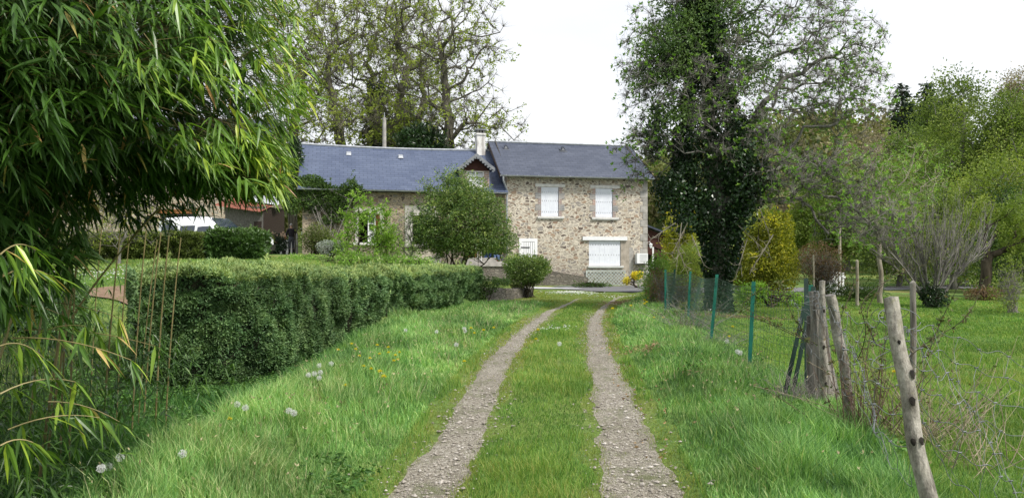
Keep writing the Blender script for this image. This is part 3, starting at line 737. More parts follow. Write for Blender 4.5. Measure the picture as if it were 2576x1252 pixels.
tc = N(nt, 'ShaderNodeTexCoord'); mp = N(nt, 'ShaderNodeMapping'); mp.inputs['Scale'].default_value = (1, 1, 2.6); L(nt, tc.outputs['Generated'], mp.inputs[0])
cn = noise(nt, mp.outputs[0], 1.7, 6, .55); cr = ramp(nt, cn, [(.30, (.53, .565, .62)), (.5, (.69, .705, .735)), (.68, (.76, .765, .77))])
wm = mixc(nt, .86, ms, cr.outputs[0]); L(nt, wm, bg.inputs[0]); bg.inputs[1].default_value = 1.0
sl = bpy.data.lights.new('sun', 'SUN'); sl.energy = 3.0; sl.angle = R(10); sl.color = (1, .95, .87)
so = bpy.data.objects.new('sun', sl); COL.objects.link(so); so.rotation_euler = (R(90)-SUN_EL, 0, math.pi-SUN_AZ)
dv_ = Vector((math.sin(SUN_AZ)*math.cos(SUN_EL), math.cos(SUN_AZ)*math.cos(SUN_EL), math.sin(SUN_EL)))
so.rotation_euler = dv_.to_track_quat('Z', 'Y').to_euler()
scene.cycles.max_bounces = 6; scene.cycles.diffuse_bounces = 3; scene.cycles.glossy_bounces = 2; scene.cycles.transmission_bounces = 4; scene.cycles.transparent_max_bounces = 6
scene.cycles.sample_clamp_indirect = 4; scene.cycles.use_adaptive_sampling = True; scene.cycles.adaptive_threshold = .015
scene.render.use_persistent_data = False

# ------------------------------------------------------------------ ground sheet
def rutd(x, y): return np.minimum(np.abs(x-XL(y)), np.abs(x-XR(y)))
xs = np.unique(np.concatenate([np.arange(-320, -30, 8), np.arange(-30, -9, .8), np.arange(-9, 9, .16), np.arange(9, 34, .7), np.arange(34, 400, 6)]))
ys = np.unique(np.concatenate([np.arange(-20, 2, .6), np.arange(2, 20, .16), np.arange(20, 46, .35), np.arange(46, 90, 1.5), np.arange(90, 420, 6), np.arange(420, 900, 40)]))
X, Y = np.meshgrid(xs, ys); Z = H(X, Y)
nx, ny = len(xs), len(ys)
i = np.arange((nx-1)*(ny-1)); r_, c_ = i//(nx-1), i % (nx-1); a = r_*nx+c_
Fc = np.stack([a, a+1, a+nx+1, a+nx], 1)
xc = (X[:-1, :-1]+X[1:, 1:]).ravel()/2; yc = (Y[:-1, :-1]+Y[1:, 1:]).ravel()/2
dr_ut = rutd(xc, yc)
near = SS((39-yc)/4)
moss = (1-SS((dr_ut-.18)/.3))*near*(.1+.9*vn(xc, yc, .5, 2))
moss = np.maximum(moss, .75*SS((yc-24)/6)*SS((40-yc)/4)*SS((xc+1.5)/1.5)*SS((7.5-xc)/2)*vn(xc, yc, 1.3, 6))
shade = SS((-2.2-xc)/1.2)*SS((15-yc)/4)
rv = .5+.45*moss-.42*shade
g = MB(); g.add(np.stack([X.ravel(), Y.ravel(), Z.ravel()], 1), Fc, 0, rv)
m, nt, b = newmat('meadow_ground'); at = N(nt, 'ShaderNodeAttribute', attribute_name='rnd')
v = coords(nt); n1 = noise(nt, v, .35, 5); n2 = noise(nt, v, 3, 5); n3 = noise(nt, v, 22, 4)
ga = ramp(nt, n1, [(.3, (.085, .155, .045)), (.46, (.12, .20, .055)), (.58, (.175, .225, .065)), (.70, (.24, .19, .08))])
gb = ramp(nt, n2, [(.3, (.7, .72, .7)), (.7, (1.2, 1.15, 1.1))]); gc = ramp(nt, n3, [(.3, (.6, .6, .6)), (.7, (1.3, 1.3, 1.25))])
gr = mixc(nt, 1, mixc(nt, 1, ga.outputs[0], gb.outputs[0], 'MULTIPLY'), gc.outputs[0], 'MULTIPLY')
mo = ramp(nt, n2, [(.3, (.09, .13, .035)), (.5, (.14, .19, .045)), (.7, (.15, .15, .08))])
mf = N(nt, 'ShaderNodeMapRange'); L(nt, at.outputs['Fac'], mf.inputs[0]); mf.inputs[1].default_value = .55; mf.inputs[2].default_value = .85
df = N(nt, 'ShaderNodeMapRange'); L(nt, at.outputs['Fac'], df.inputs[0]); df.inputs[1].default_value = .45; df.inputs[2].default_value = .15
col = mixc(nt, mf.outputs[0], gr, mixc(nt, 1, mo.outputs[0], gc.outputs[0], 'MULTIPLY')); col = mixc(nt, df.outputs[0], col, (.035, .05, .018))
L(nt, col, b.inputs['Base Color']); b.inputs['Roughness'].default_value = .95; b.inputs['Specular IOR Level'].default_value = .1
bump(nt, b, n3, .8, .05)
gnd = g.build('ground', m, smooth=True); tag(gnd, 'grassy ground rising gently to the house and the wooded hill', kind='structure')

# ------------------------------------------------------------------ wheel tracks, drive, gravel
m, nt, b = newmat('gravel_track'); v = coords(nt)
vo = N(nt, 'ShaderNodeTexVoronoi', i_Scale=62); L(nt, v, vo.inputs['Vector']); sp = N(nt, 'ShaderNodeSeparateColor'); L(nt, vo.outputs['Color'], sp.inputs[0])
vr = ramp(nt, sp.outputs[0], [(0, (.20, .185, .155)), (.3, (.275, .255, .22)), (.6, (.35, .33, .29)), (.85, (.43, .41, .37)), (1, (.52, .505, .47))])
ve = N(nt, 'ShaderNodeTexVoronoi', feature='DISTANCE_TO_EDGE', i_Scale=62); L(nt, v, ve.inputs['Vector']); er_ = ramp(nt, ve.outputs[0], [(0, (.5, .47, .42)), (.12, (1, 1, 1))])
n1 = noise(nt, v, 1.5, 5); nr = ramp(nt, n1, [(.35, (.82, .79, .72)), (.65, (1.08, 1.06, 1.01))])
ms_ = ramp(nt, noise(nt, v, 2.6, 6, .7), [(.50, (0, 0, 0)), (.66, (.85, .85, .85))])
col = mixc(nt, 1, mixc(nt, 1, vr.outputs[0], er_.outputs[0], 'MULTIPLY'), nr.outputs[0], 'MULTIPLY')
col = mixc(nt, ms_.outputs[0], col, (.11, .125, .045))
L(nt, col, b.inputs['Base Color']); b.inputs['Roughness'].default_value = .9; bump(nt, b, ve.outputs[0], .8, .03); M['gravel'] = m
def strip(name, fx, y0, y1, wfun, mat, label, dz=.012, step=.12, nacross=7, seed=1):
    yy = np.arange(y0, y1, step); k = nacross
    cx = fx(yy); wl = wfun(yy)*(.82+.42*vn(yy, yy*0+1, .35, seed)+.2*vn(yy, yy*0+5, .12, seed+4)); wr = wfun(yy)*(.82+.42*vn(yy, yy*0+9, .35, seed+1)+.2*vn(yy, yy*0+2, .12, seed+5))
    t = np.linspace(0, 1, k)[None]; Xs = (cx-wl)[:, None]*(1-t)+(cx+wr)[:, None]*t; Ys = np.repeat(yy[:, None], k, 1)
    Zs = H(Xs, Ys)+dz*(1-.9*np.abs(t*2-1)**4)
    i = np.arange((k-1)*(len(yy)-1)); r_, c_ = i//(k-1), i % (k-1); a = r_*k+c_
    mb = MB(); mb.add(np.stack([Xs.ravel(), Ys.ravel(), Zs.ravel()], 1), np.stack([a, a+1, a+k+1, a+k], 1)); o = mb.build(name, mat, smooth=True)
    return tag(o, label, kind='structure')
wf_ = lambda y: np.interp(y, [0, 5, 7, 9, 12, 20, 27], [.21, .21, .175, .175, .17, .11, .04])
strip('wheel_track', XL, -6, 27.5, wf_, M['gravel'], 'left gravel wheel track of the grassy lane', seed=11)
strip('wheel_track', XR, -6, 28.5, lambda y: np.interp(y, [0, 5, 7, 9, 12, 20, 28], [.235, .235, .20, .20, .17, .13, .05]), M['gravel'], 'right gravel wheel track of the grassy lane', seed=21)
M['asphalt'] = noisy('asphalt_drive', (.10, .10, .105), (.17, .17, .175), 30, .85, .5, .01, lo=.3, hi=.7)
M['lightgravel'] = noisy('pale_gravel', (.34, .35, .36), (.56, .57, .58), 45, .9, .6, .02, lo=.3, hi=.7)
def ribbon(name, pts, wid, mat, label, dz=.012):
    pts = np.array(pts, float); d = np.concatenate([[0], np.cumsum(np.linalg.norm(np.diff(pts, axis=0), axis=1))])
    s = np.linspace(0, d[-1], int(d[-1]/.35)+2); px = np.interp(s, d, pts[:, 0]); py = np.interp(s, d, pts[:, 1]); w = np.interp(s, d, wid)
    tx, ty = np.gradient(px), np.gradient(py); l_ = np.hypot(tx, ty); nx_, ny_ = -ty/l_, tx/l_
    k = 12; t = np.linspace(-1, 1, k)[None]; Xs = px[:, None]+nx_[:, None]*w[:, None]*t; Ys = py[:, None]+ny_[:, None]*w[:, None]*t
    Zs = H(Xs, Ys)+dz+.01; i = np.arange((k-1)*(len(s)-1)); r_, c_ = i//(k-1), i % (k-1); a = r_*k+c_
    mb = MB(); mb.add(np.stack([Xs.ravel(), Ys.ravel(), Zs.ravel()], 1), np.stack([a, a+k, a+k+1, a+1], 1)[:, ::-1]); return tag(mb.build(name, mat, smooth=True), label, kind='structure')
dp = [on(1395, 39.6)[:2], on(1470, 38.8)[:2], on(1560, 37)[:2], on(1640, 36)[:2], on(1800, 37)[:2], on(2110, 39.5)[:2], on(2500, 46)[:2]]
ribbon('driveway', dp, np.interp(np.arange(7), range(7), [.5, 1.8, 4.0, 5.2, 3.6, 2.4, 2.2]), M['asphalt'], 'grey asphalt drive running past the house front', .015)
gp = [on(1205, 37.2)[:2], on(1290, 37.4)[:2], on(1400, 36.2)[:2], on(1460, 35.5)[:2]]
ribbon('gravel_path', gp, [1.3, 1.2, .8, .3], M['lightgravel'], 'pale gravel path below the terrace', .02)
sb = [on(380, 15.2)[:2], on(310, 17.2)[:2], on(150, 18.2)[:2]]
M['soil'] = noisy('bare_soil', (.15, .095, .06), (.26, .18, .12), 14, .95, .6, .03)
ribbon('soil_bed', [(-9.5, 17.6), (-8, 17.0), (-6.6, 16.2), (-5.6, 15.6)], [1.2, 1.3, 1.4, 1.4], M['soil'], 'bare brown soil bed behind the gap in the hedge', .03)
# ------------------------------------------------------------------ plant materials
LM = {}
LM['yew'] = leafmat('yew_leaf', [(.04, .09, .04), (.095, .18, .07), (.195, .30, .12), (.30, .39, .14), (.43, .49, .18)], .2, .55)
LM['laurel'] = leafmat('laurel_leaf', [(.03, .07, .02), (.06, .12, .03), (.10, .18, .045), (.16, .22, .06)], .2, .3, .5)
LM['privet'] = leafmat('privet_leaf', [(.06, .09, .02), (.12, .16, .035), (.20, .23, .06)], .3, .5)
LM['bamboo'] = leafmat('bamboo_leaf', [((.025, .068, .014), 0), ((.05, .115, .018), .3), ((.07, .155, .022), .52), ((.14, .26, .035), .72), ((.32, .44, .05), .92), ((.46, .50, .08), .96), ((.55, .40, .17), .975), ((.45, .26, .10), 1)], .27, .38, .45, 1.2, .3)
LM['oak'] = leafmat('oak_leaf', [(.17, .23, .045), (.27, .33, .065), (.40, .44, .12)], .5, .6)
LM['fresh'] = leafmat('fresh_leaf', [(.13, .26, .03), (.21, .36, .05), (.32, .46, .09)], .45, .5)
LM['spring'] = leafmat('spring_leaf', [(.09, .20, .03), (.18, .33, .05), (.30, .46, .09)], .35, .5)
LM['ivy'] = leafmat('ivy_leaf', [((.008, .024, .008), 0), ((.018, .045, .013), .5), ((.035, .08, .02), .85), ((.07, .13, .03), .97), ((.45, .36, .04), 1)], .12, .35, .5)
LM['mist'] = leafmat('mistletoe_leaf', [(.04, .085, .025), (.085, .15, .04), (.16, .24, .065)], .2, .5)
LM['magnolia'] = leafmat('shrub_leaf', [(.035, .085, .02), (.08, .15, .035), (.16, .24, .055), (.34, .40, .11)], .25, .4, .4)
LM['gold'] = leafmat('golden_conifer', [(.08, .11, .015), (.22, .25, .025), (.45, .43, .035), (.75, .62, .04)], .3, .6)
LM['conifer'] = leafmat('dark_conifer', [(.012, .028, .013), (.022, .045, .02), (.035, .065, .03)], .1, .6)
LM['brown'] = leafmat('brown_leaf', [(.12, .07, .04), (.20, .12, .07), (.14, .12, .06)], .25, .7)
LM['wood_green'] = leafmat('woodland_leaf', [(.075, .13, .03), (.15, .22, .045), (.24, .32, .065), (.36, .42, .10)], .3, .6, .3, .12, .3)
LM['wood_bright'] = leafmat('bright_woodland_leaf', [(.11, .17, .03), (.19, .26, .045), (.31, .36, .07)], .35, .6, .3, .2, .3)
LM['wood_brown'] = leafmat('bare_woodland_twig', [(.22, .18, .12), (.32, .27, .18), (.27, .28, .13)], .2, .8, .2, .12, .3)
LM['deep'] = leafmat('deep_green_leaf', [(.03, .065, .015), (.06, .115, .025), (.13, .20, .04)], .3, .5)
LM['yellowfl'] = leafmat('yellow_flower', [(.72, .60, .03), (.85, .74, .04)], .3, .6)
LM['whitefl'] = leafmat('white_flower', [(.7, .7, .68), (.85, .85, .84)], .2, .6, tint=(1, 1, 1))
LM['pinkfl'] = leafmat('orange_flower', [(.6, .12, .03), (.7, .2, .08)], .3, .6)
BK = {}
def bark(name, c1, c2, s=5, st=(1, 1, .22)): return noisy(name, c1, c2, s, .95, .8, .02, st, spec=.1)
BK['oak'] = bark('oak_bark', (.06, .055, .042), (.17, .16, .125))
BK['grey'] = bark('grey_bark', (.10, .095, .085), (.27, .255, .235), 8)
BK['twig'] = bark('grey_twig', (.17, .155, .14), (.32, .30, .275), 5, (1, 1, 1))
BK['dark'] = bark('dark_bark', (.03, .025, .018), (.085, .07, .05), 7)
BK['pale'] = bark('pale_bark', (.24, .21, .16), (.42, .38, .31), 6)
BK['culm'] = noisy('bamboo_culm', (.17, .15, .06), (.33, .27, .13), 3, .5, .1, .003, (1, 1, .5))
M['hedge_core'] = noisy('hedge_core', (.012, .022, .010), (.045, .045, .025), 9, 1, .5, .03)

def tree(name, label, base, trunk, r0, blobs, ntar, leafm, barkm, nleaf, lsize, group=None, cat='tree', tip=.012, step=.5, wig=.1, pen=.35,
         ntwig=0, twl=.35, lean=.5, seed=1, leaf_r=None, shell=.5, rmin=0., spread=.15, rndp=1., width=.5, droop=0, cluster=0):
    """trunk: list of points relative to base"""
    r = np.random.default_rng(seed); base = np.asarray(base, float)
    root = empty(name, tuple(base), 0, label, cat, group)
    tp = np.array(trunk, float); d = np.concatenate([[0], np.cumsum(np.linalg.norm(np.diff(tp, axis=0), axis=1))])
    s = np.linspace(0, d[-1], max(4, int(d[-1]/step))); tp = np.stack([np.interp(s, d, tp[:, k]) for k in range(3)], 1)
    tp[1:-1] += r.normal(size=(len(tp)-2, 3))*wig*.25*np.array([1, 1, .3])
    tg = ell(ntar, blobs, r, shell)
    Np, par, rad, dr, cnt = grow(tp, tg, r, step, wig, pen, tip, trunk_r=r0, droop=droop)
    flare = np.interp(Np[:, 2], [0, .06*tp[-1, 2]+.3], [1.35, 1.]); rad = np.where(np.arange(len(Np)) < len(tp), rad*flare, rad)
    mb = MB(); skin_tree(mb, Np, par, rad, dr, rmin=rmin)
    thin = np.where(cnt <= max(3, (leaf_r or 3)))[0]
    tips = Np[thin]; tdir = dr[thin]
    if ntwig:
        k = r.integers(0, len(thin), ntwig); p0 = Np[thin[k]]; dd = unit(dr[thin[k]]*.7+rdir(ntwig, r)*.9+np.array([0, 0, .15-droop]))
        ln = twl*r.uniform(.4, 1.2, ntwig); te = twigs(mb, p0, dd, ln, tip*.75, 0)
        t = r.uniform(.3, 1, ntwig)[:, None]; tips = np.vstack([tips, p0+(te-p0)*t, te]); tdir = np.vstack([tdir, dd, dd])
    mb.build('trunk', barkm, root, smooth=True)
    if nleaf:
        lb = MB()
        if cluster:      # leaves in small tufts
            m = nleaf//cluster; k = r.integers(0, len(tips), m); k = np.repeat(k, cluster); pos = tips[k]+r.normal(size=(len(k), 3))*spread*.35
            off = np.repeat(r.normal(size=(m, 3))*spread, cluster, 0); pos = pos+off; cr_ = np.repeat(r.uniform(0, 1, m), cluster)
        else:
            k = r.integers(0, len(tips), nleaf); pos = tips[k]+r.normal(size=(nleaf, 3))*spread; cr_ = vn(pos[:, 0]+base[0], pos[:, 2]+pos[:, 1]*.7, lsize*7, seed)
        dd = tdir[k]*lean+rdir(len(k), r)+np.array([0, 0, .1])
        rn = np.clip(.65*cr_+.5*r.uniform(0, 1, len(k))-.08, 0, 1)**rndp
        leaves(lb, pos, dd, lsize*r.uniform(.6, 1.3, len(k)), lsize*width*r.uniform(.7, 1.2, len(k)), rn, r=r)
        lb.build('crown', leafm, root)
    return root

# ------------------------------------------------------------------ clipped hedges
def hedge(name, label, front, back, ztop_f, ztop_b, leafm, n, size, topcol=.85, seed=3, bulge=.15, round_=.16, group=None, width=.34, spiky=True):
    """front/back: matching polylines (x,y); grown as a dark core plus a skin of sprigs"""
    r = np.random.default_rng(seed); fr = np.array(front, float); bk = np.array(back, float)
    base = (fr.mean(0)+bk.mean(0))/2; zb = h1(*base); root = empty(name, (base[0], base[1], zb), 0, label, 'hedge', group)
    d = np.concatenate([[0], np.cumsum(np.linalg.norm(np.diff((fr+bk)/2, axis=0), axis=1))]); Lh = d[-1]
    ns = max(6, int(Lh/.16)); s = np.linspace(0, Lh, ns)
    f = np.stack([np.interp(s, d, fr[:, k]) for k in (0, 1)], 1); b = np.stack([np.interp(s, d, bk[:, k]) for k in (0, 1)], 1)
    zf = np.interp(s, np.linspace(0, Lh, len(ztop_f)), ztop_f); zk = np.interp(s, np.linspace(0, Lh, len(ztop_b)), ztop_b)
    # profile parameter: 0 front foot -> 1 front top -> 2 back top -> 3 back foot
    def surf(si, t, inset=0.):
        si = np.asarray(si, float); t = np.asarray(t, float)
        F_ = np.stack([np.interp(si, s, f[:, k]) for k in (0, 1)], -1); B_ = np.stack([np.interp(si, s, b[:, k]) for k in (0, 1)], -1)
        a = np.interp(si, s, zf); c = np.interp(si, s, zk)
        w = np.clip(t-1, 0, 1); z_f = H(F_[..., 0], F_[..., 1])-.15; z_b = H(B_[..., 0], B_[..., 1])-.15
        xy = F_*(1-w)[..., None]+B_*w[..., None]; z = np.where(t < 1, z_f+(a-z_f)*t, np.where(t < 2, a+(c-a)*w, c+(z_b-c)*(t-2)))
        out = unit(F_-B_)
        up = np.exp(-((t-1)/.16)**2)+np.exp(-((t-2)/.16)**2)
        foot = np.where(t < 1, (1-t)**2, np.where(t > 2, (t-2)**2, 0))*.28
        bl = bulge*(vn(si, t*1.4, .7, seed)-.45)*2+bulge*.9*(vn(si, t*1.4, .2, seed+1)-.5)*2
        side = np.where(t < 1, 1., np.where(t > 2, -1., 1-2*w))
        wid = np.linalg.norm(F_-B_, axis=-1)
        endr = np.minimum(si, Lh-si); er = np.exp(-(endr/.22)**2)
        off = side*(bl-inset-foot-round_*up*.5)
        p = np.concatenate([xy+out*off[..., None], (z-round_*up*.55-np.where((t > 1) & (t < 2), inset, 0)+np.where((t >= .9) & (t <= 2.1), bl*.5, 0)-er*.1)[..., None]], -1)
        nrm = np.concatenate([out*np.where(t < 1, 1, np.where(t > 2, -1, 0))[..., None], np.where((t > .93) & (t < 2.07), 1., .12)[..., None]], -1)
        return p, unit(nrm)
    mb = MB(); ti = np.linspace(0, 3, 25); S_, T_ = np.meshgrid(s, ti, indexing='ij'); p, _ = surf(S_, T_, size*1.1)
    p = p-np.array([base[0], base[1], zb]); nt_ = len(ti)
    i = np.arange((ns-1)*(nt_-1)); r_, c_ = i//(nt_-1), i % (nt_-1); a = r_*nt_+c_
    mb.add(p.reshape(-1, 3), np.stack([a, a+1, a+nt_+1, a+nt_], 1))
    for e in (0, ns-1): mb.add(p[e], [tuple(range(nt_)) if e else tuple(range(nt_))[::-1]])
    for k in range(int(Lh*5)):            # bare woody stems showing under the foliage
        u_ = r.uniform(.02, .98)*Lh; fx_ = np.array([np.interp(u_, s, f[:, 0]), np.interp(u_, s, f[:, 1])]); bx_ = np.array([np.interp(u_, s, b[:, 0]), np.interp(u_, s, b[:, 1])]); p_ = fx_+(bx_-fx_)*r.uniform(.12, .3)
        z0_ = h1(*p_)-.05; tp_ = p_+r.normal(size=2)*.08; mb.tube([(p_[0]-base[0], p_[1]-base[1], z0_-zb), (tp_[0]-base[0], tp_[1]-base[1], z0_-zb+.6)], [r.uniform(.012, .03), .01], 5, cap=False)
    core = mb.build('branches', M['hedge_core'], root)
    # sprigs
    hh = 1.6; per = hh+1.2+hh*.4; wts = np.array([hh, 1.0, hh*.25])
    t = np.where(r.uniform(0, 1, n) < .6, r.uniform(0, 1.08, n), np.where(r.uniform(0, 1, n) < .8, 1+r.uniform(0, 1.05, n), 2+r.uniform(0, 1, n)))
    si = r.uniform(0, Lh, n)
    # clumpy holes
    gap = vn(si*1., t*1.6, .13, seed+7)*.6+vn(si, t*1.6, .4, seed+8)*.4; keep = (gap > .30) | (r.uniform(0, 1, n) < .25); si, t, gap = si[keep], t[keep], gap[keep]
    pos, nr = surf(si, t, .0)
    pos = pos-nr*(r.uniform(0, 1, len(si))**1.5)[:, None]*size*1.3*np.where(gap < .42, 1.6, 1)[:, None]
    # both end faces
    ne = int(n*.10); ends = []; endn = []
    for e, sg in ((0, -1), (ns-1, 1)):
        w = r.uniform(0, 1, ne)[:, None]; xy = f[e]*(1-w)+b[e]*w; zt = (zf[e]*(1-w[:, 0])+zk[e]*w[:, 0]); z0 = h1(*f[e])-.1
        zz = z0+(zt-z0)*r.uniform(0, 1, ne)-.06; tn = unit(f[min(e+1, ns-1)]-f[max(e-1, 0)])*sg
        o = (vn(w[:, 0]*1.3, zz, .4, seed+3)-.3)*.2; foot = (1-(zz-z0)/(zt-z0))**2*.2
        ends.append(np.concatenate([xy+tn*(o-foot)[:, None], zz[:, None]], 1)); endn.append(np.broadcast_to(np.array([tn[0], tn[1], .1]), (ne, 3)))
    t_keep = t; ns_ = int(Lh*5); ss_ = r.uniform(0, Lh, ns_); ts_ = np.clip(r.normal(1.1, .45, ns_), .3, 2.0); sp_, sn_ = surf(ss_, ts_); pos = np.vstack([pos]+[sp_+(sn_+np.array([0, 0, .4]))*q0_ for q0_ in (.03, .06, .09, .12)]+ends); nr = np.vstack([nr]+[sn_]*4); tt = np.concatenate([t, np.tile(ts_, 4)]); gap = np.concatenate([gap, np.full(4*ns_, .9)]); pos = pos; nr = np.vstack([nr]+endn); tt = np.concatenate([tt, np.full(2*ne, .5)]); gp = np.concatenate([gap, r.uniform(.3, .9, 2*ne)])
    pos = pos-np.array([base[0], base[1], zb]); m = len(pos)
    top = np.where((tt > .965) & (tt < 2.06), 1., 0)  # top sprigs get lighter colours, light from above put into the tint
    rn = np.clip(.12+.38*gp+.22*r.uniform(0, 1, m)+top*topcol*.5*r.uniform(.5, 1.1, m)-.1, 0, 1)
    lb = MB(); kk = 4 if spiky else 2
    for q_ in range(kk):
        dd = nr*(.85)+rdir(m, r)*(1.0)+np.array([0, 0, .25])
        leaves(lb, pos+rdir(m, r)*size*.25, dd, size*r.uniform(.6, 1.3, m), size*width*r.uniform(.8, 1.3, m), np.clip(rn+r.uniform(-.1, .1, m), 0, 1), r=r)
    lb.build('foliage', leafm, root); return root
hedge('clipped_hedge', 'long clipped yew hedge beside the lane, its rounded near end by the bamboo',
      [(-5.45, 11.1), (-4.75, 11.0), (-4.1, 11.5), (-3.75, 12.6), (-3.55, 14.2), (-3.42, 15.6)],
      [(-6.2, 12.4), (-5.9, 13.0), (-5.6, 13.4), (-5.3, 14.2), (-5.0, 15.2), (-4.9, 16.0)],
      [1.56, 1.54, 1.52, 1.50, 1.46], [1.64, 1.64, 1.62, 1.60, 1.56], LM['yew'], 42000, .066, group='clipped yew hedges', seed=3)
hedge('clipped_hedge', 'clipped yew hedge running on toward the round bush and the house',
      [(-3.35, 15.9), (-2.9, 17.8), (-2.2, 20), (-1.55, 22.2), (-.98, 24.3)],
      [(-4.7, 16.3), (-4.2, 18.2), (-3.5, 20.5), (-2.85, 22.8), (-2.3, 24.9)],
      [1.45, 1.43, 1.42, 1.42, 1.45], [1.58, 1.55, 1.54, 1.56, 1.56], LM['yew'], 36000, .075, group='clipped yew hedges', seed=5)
hedge('low_hedge', 'low dark hedge under the bamboo at the left edge',
      [(-9.4, 11.5), (-8.0, 11.6), (-6.95, 12.0)], [(-9.4, 12.5), (-8.1, 12.6), (-7.3, 12.8)], [1.28, 1.26], [1.32, 1.30], LM['yew'], 9000, .075, 0.3, seed=9)
# laurel and privet hedge in front of the van
b0 = on(655, 29.5); b1 = on(520, 29.0); b2 = on(60, 27.5)
hedge('laurel_hedge', 'clipped laurel hedge with big glossy leaves in front of the white van', [tuple(b0[:2]), tuple(b1[:2])][::-1], [(b0[0]-.1, b0[1]+1.5), (b1[0]-.1, b1[1]+1.5)][::-1],
      [2.88, 2.82], [2.92, 2.86], LM['laurel'], 5200, .15, .55, seed=12, width=.55, spiky=False)
hedge('privet_hedge', 'clipped light green privet hedge left of the laurel hedge', [tuple(b2[:2]), tuple(b1[:2]-np.array([.1, 0]))], [(b2[0], b2[1]+1.4), (b1[0]-.1, b1[1]+1.5)],
      [2.70, 2.78], [2.74, 2.82], LM['privet'], 15000, .09, .3, seed=14, spiky=False, width=.45)

# ------------------------------------------------------------------ bamboo
def bamboo():
    r = np.random.default_rng(21)
    bx0 = np.array([-5.2, 8.2, h1(-5.2, 8.2)])
    root = empty('bamboo', tuple(bx0), 0, 'tall arching bamboo clump hanging over the left side of the lane', 'bamboo')
    E = [((-3.58, 5.3, 3.25), (2.22, 1.8, 1.6), 4.6), (tuple(P(640, 425, 5.2)), (.28, .5, .30), .14), (tuple(P(520, 440, 5.0)), (.45, .5, .3), .2), ((-3.6, 5.0, 4.4), (2.1, 1.9, 1.2), 2.0), ((-5.8, 6.2, 3.4), (2.4, 2.2, 1.7), 2.6), ((-3.25, 3.55, 2.85), (1.45, 1.0, 1.1), 1.3), ((-2.9, 4.3, 2.6), (1.5, 1.2, .75), 1.1), ((-3.6, 3.6, 2.0), (1.1, .8, .42), .35), ((-4.5, 4.2, 2.4), (1.6, 1., .8), .6)]
    # arching culms; foliage twigs leave them
    nf = 42000; f = ell(nf, E, r, .5)
    f = f[(f[:, 1] > 2.3) & (np.linalg.norm(f-np.array([0, 0, EYE]), axis=1) > 2.5)]
    # ragged underside and right edge: drop by noise
    under = 1.74+.28*vn(f[:, 0], f[:, 1], .5, 4)+.27*SS((f[:, 0]+3.0)/1.0)
    f = f[f[:, 2] > under]
    cl_ = vn(f[:, 0]+f[:, 1]*.8, f[:, 2]*1.3, .42, 61)*.6+vn(f[:, 0]-f[:, 1], f[:, 2]*1.2, .22, 62)*.4; f = f[cl_ > .33]
    f = np.vstack([f, ell(520, [((-2.66, 4.0, 1.74), (.33, .6, .34), 1), ((-2.5, 3.5, 1.65), (.25, .4, .3), .4)], r, .6)])
    n = len(f)
    src = np.array([-5.4, 7.4, 1.2])
    out = unit(f-src)*np.array([1, 1, .35])+np.array([.55, -.35, -.28])
    out = unit(out+r.normal(size=(n, 3))*.33)
    # leaves coloured lighter toward the right edge: young growth plus painted-in sunlight
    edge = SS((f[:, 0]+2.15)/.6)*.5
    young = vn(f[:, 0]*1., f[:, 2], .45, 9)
    tw = MB(); ln = r.uniform(.25, .75, n); twigs(tw, f-out*ln[:, None]+np.array([0, 0, .06]), out*1.0+np.array([0, 0, -.05]), ln, .0028)
    lb = MB()
    for j in range(5):
        ang = r.uniform(-1.1, 1.1, n); sd = unit(np.cross(out, np.array([0, 0, 1.]))); 
        d = out*np.cos(ang)[:, None]*.95+sd*np.sin(ang)[:, None]*.75+np.array([0, 0, -1])*r.uniform(.0, .95, n)[:, None]+r.normal(size=(n, 3))*.16
        d = unit(d); L_ = r.uniform(.06, .205, n); w_ = np.clip(L_, .09, 1)*r.uniform(.095, .145, n)
        p = f-out*(r.uniform(0, .14, n))[:, None]
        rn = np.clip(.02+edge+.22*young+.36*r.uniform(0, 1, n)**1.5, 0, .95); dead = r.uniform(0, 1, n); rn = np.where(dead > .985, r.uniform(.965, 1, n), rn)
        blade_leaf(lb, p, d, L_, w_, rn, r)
    # low loose fronds at the bottom left
    lowf = []; lc = MB(); frd = [((30, 850, 3.9), (330, 905, 3.7)), ((0, 870, 3.4), (110, 900, 3.5)), ((60, 860, 4.1), (215, 820, 4.0)), ((0, 990, 3.3), (190, 960, 3.6)), ((20, 1080, 3.6), (250, 1050, 3.8)), ((0, 1120, 3.2), (110, 1130, 3.4)),
          ((60, 830, 4.6), (390, 870, 4.4)), ((120, 1010, 4.4), (300, 1060, 4.6)), ((0, 780, 3.9), (150, 790, 4.1)), ((40, 760, 4.4), (300, 800, 4.5)), ((0, 700, 3.5), (120, 690, 3.6)), ((0, 640, 3.2), (90, 630, 3.4))]
    for (a, b_) in frd:
        A = P(*a); B = P(*b_); mid = (A+B)/2+np.array([0, 0, .07]); t = np.linspace(0, 1, 8)[:, None]
        cv = (1-t)**2*A+2*t*(1-t)*mid+t*t*B; lc.tube(cv, np.linspace(.004, .0015, 8), 4)
        for t0 in (.25, .45, .65, .82, 1.0):
            p0 = cv[int(t0*7)]; k = 4 if t0 == 1 else 3
            dirb = unit(B-A); d = unit(dirb[None]*r.uniform(.1, .9, k)[:, None]+rdir(k, r)*.55+np.array([0, 0, -.75])); L_ = r.uniform(.12, .19, k)
            rn = np.clip(r.uniform(.3, .92, k), 0, .95); rn = np.where(r.uniform(0, 1, k) > .93, .975, rn)
            blade_leaf(lb, np.repeat(p0[None], k, 0), d, L_, L_*.13, rn, r)
    # shady shoots low at the left
    n2 = 2300; c = ell(n2, [((-3.9, 6.6, .35), (1.5, 2.0, .85), 1), ((-3.3, 4.6, .25), (.9, .9, .7), .6), ((-5.4, 8.6, .7), (1.6, 1.5, 1.0), 1.0)], r, .5)
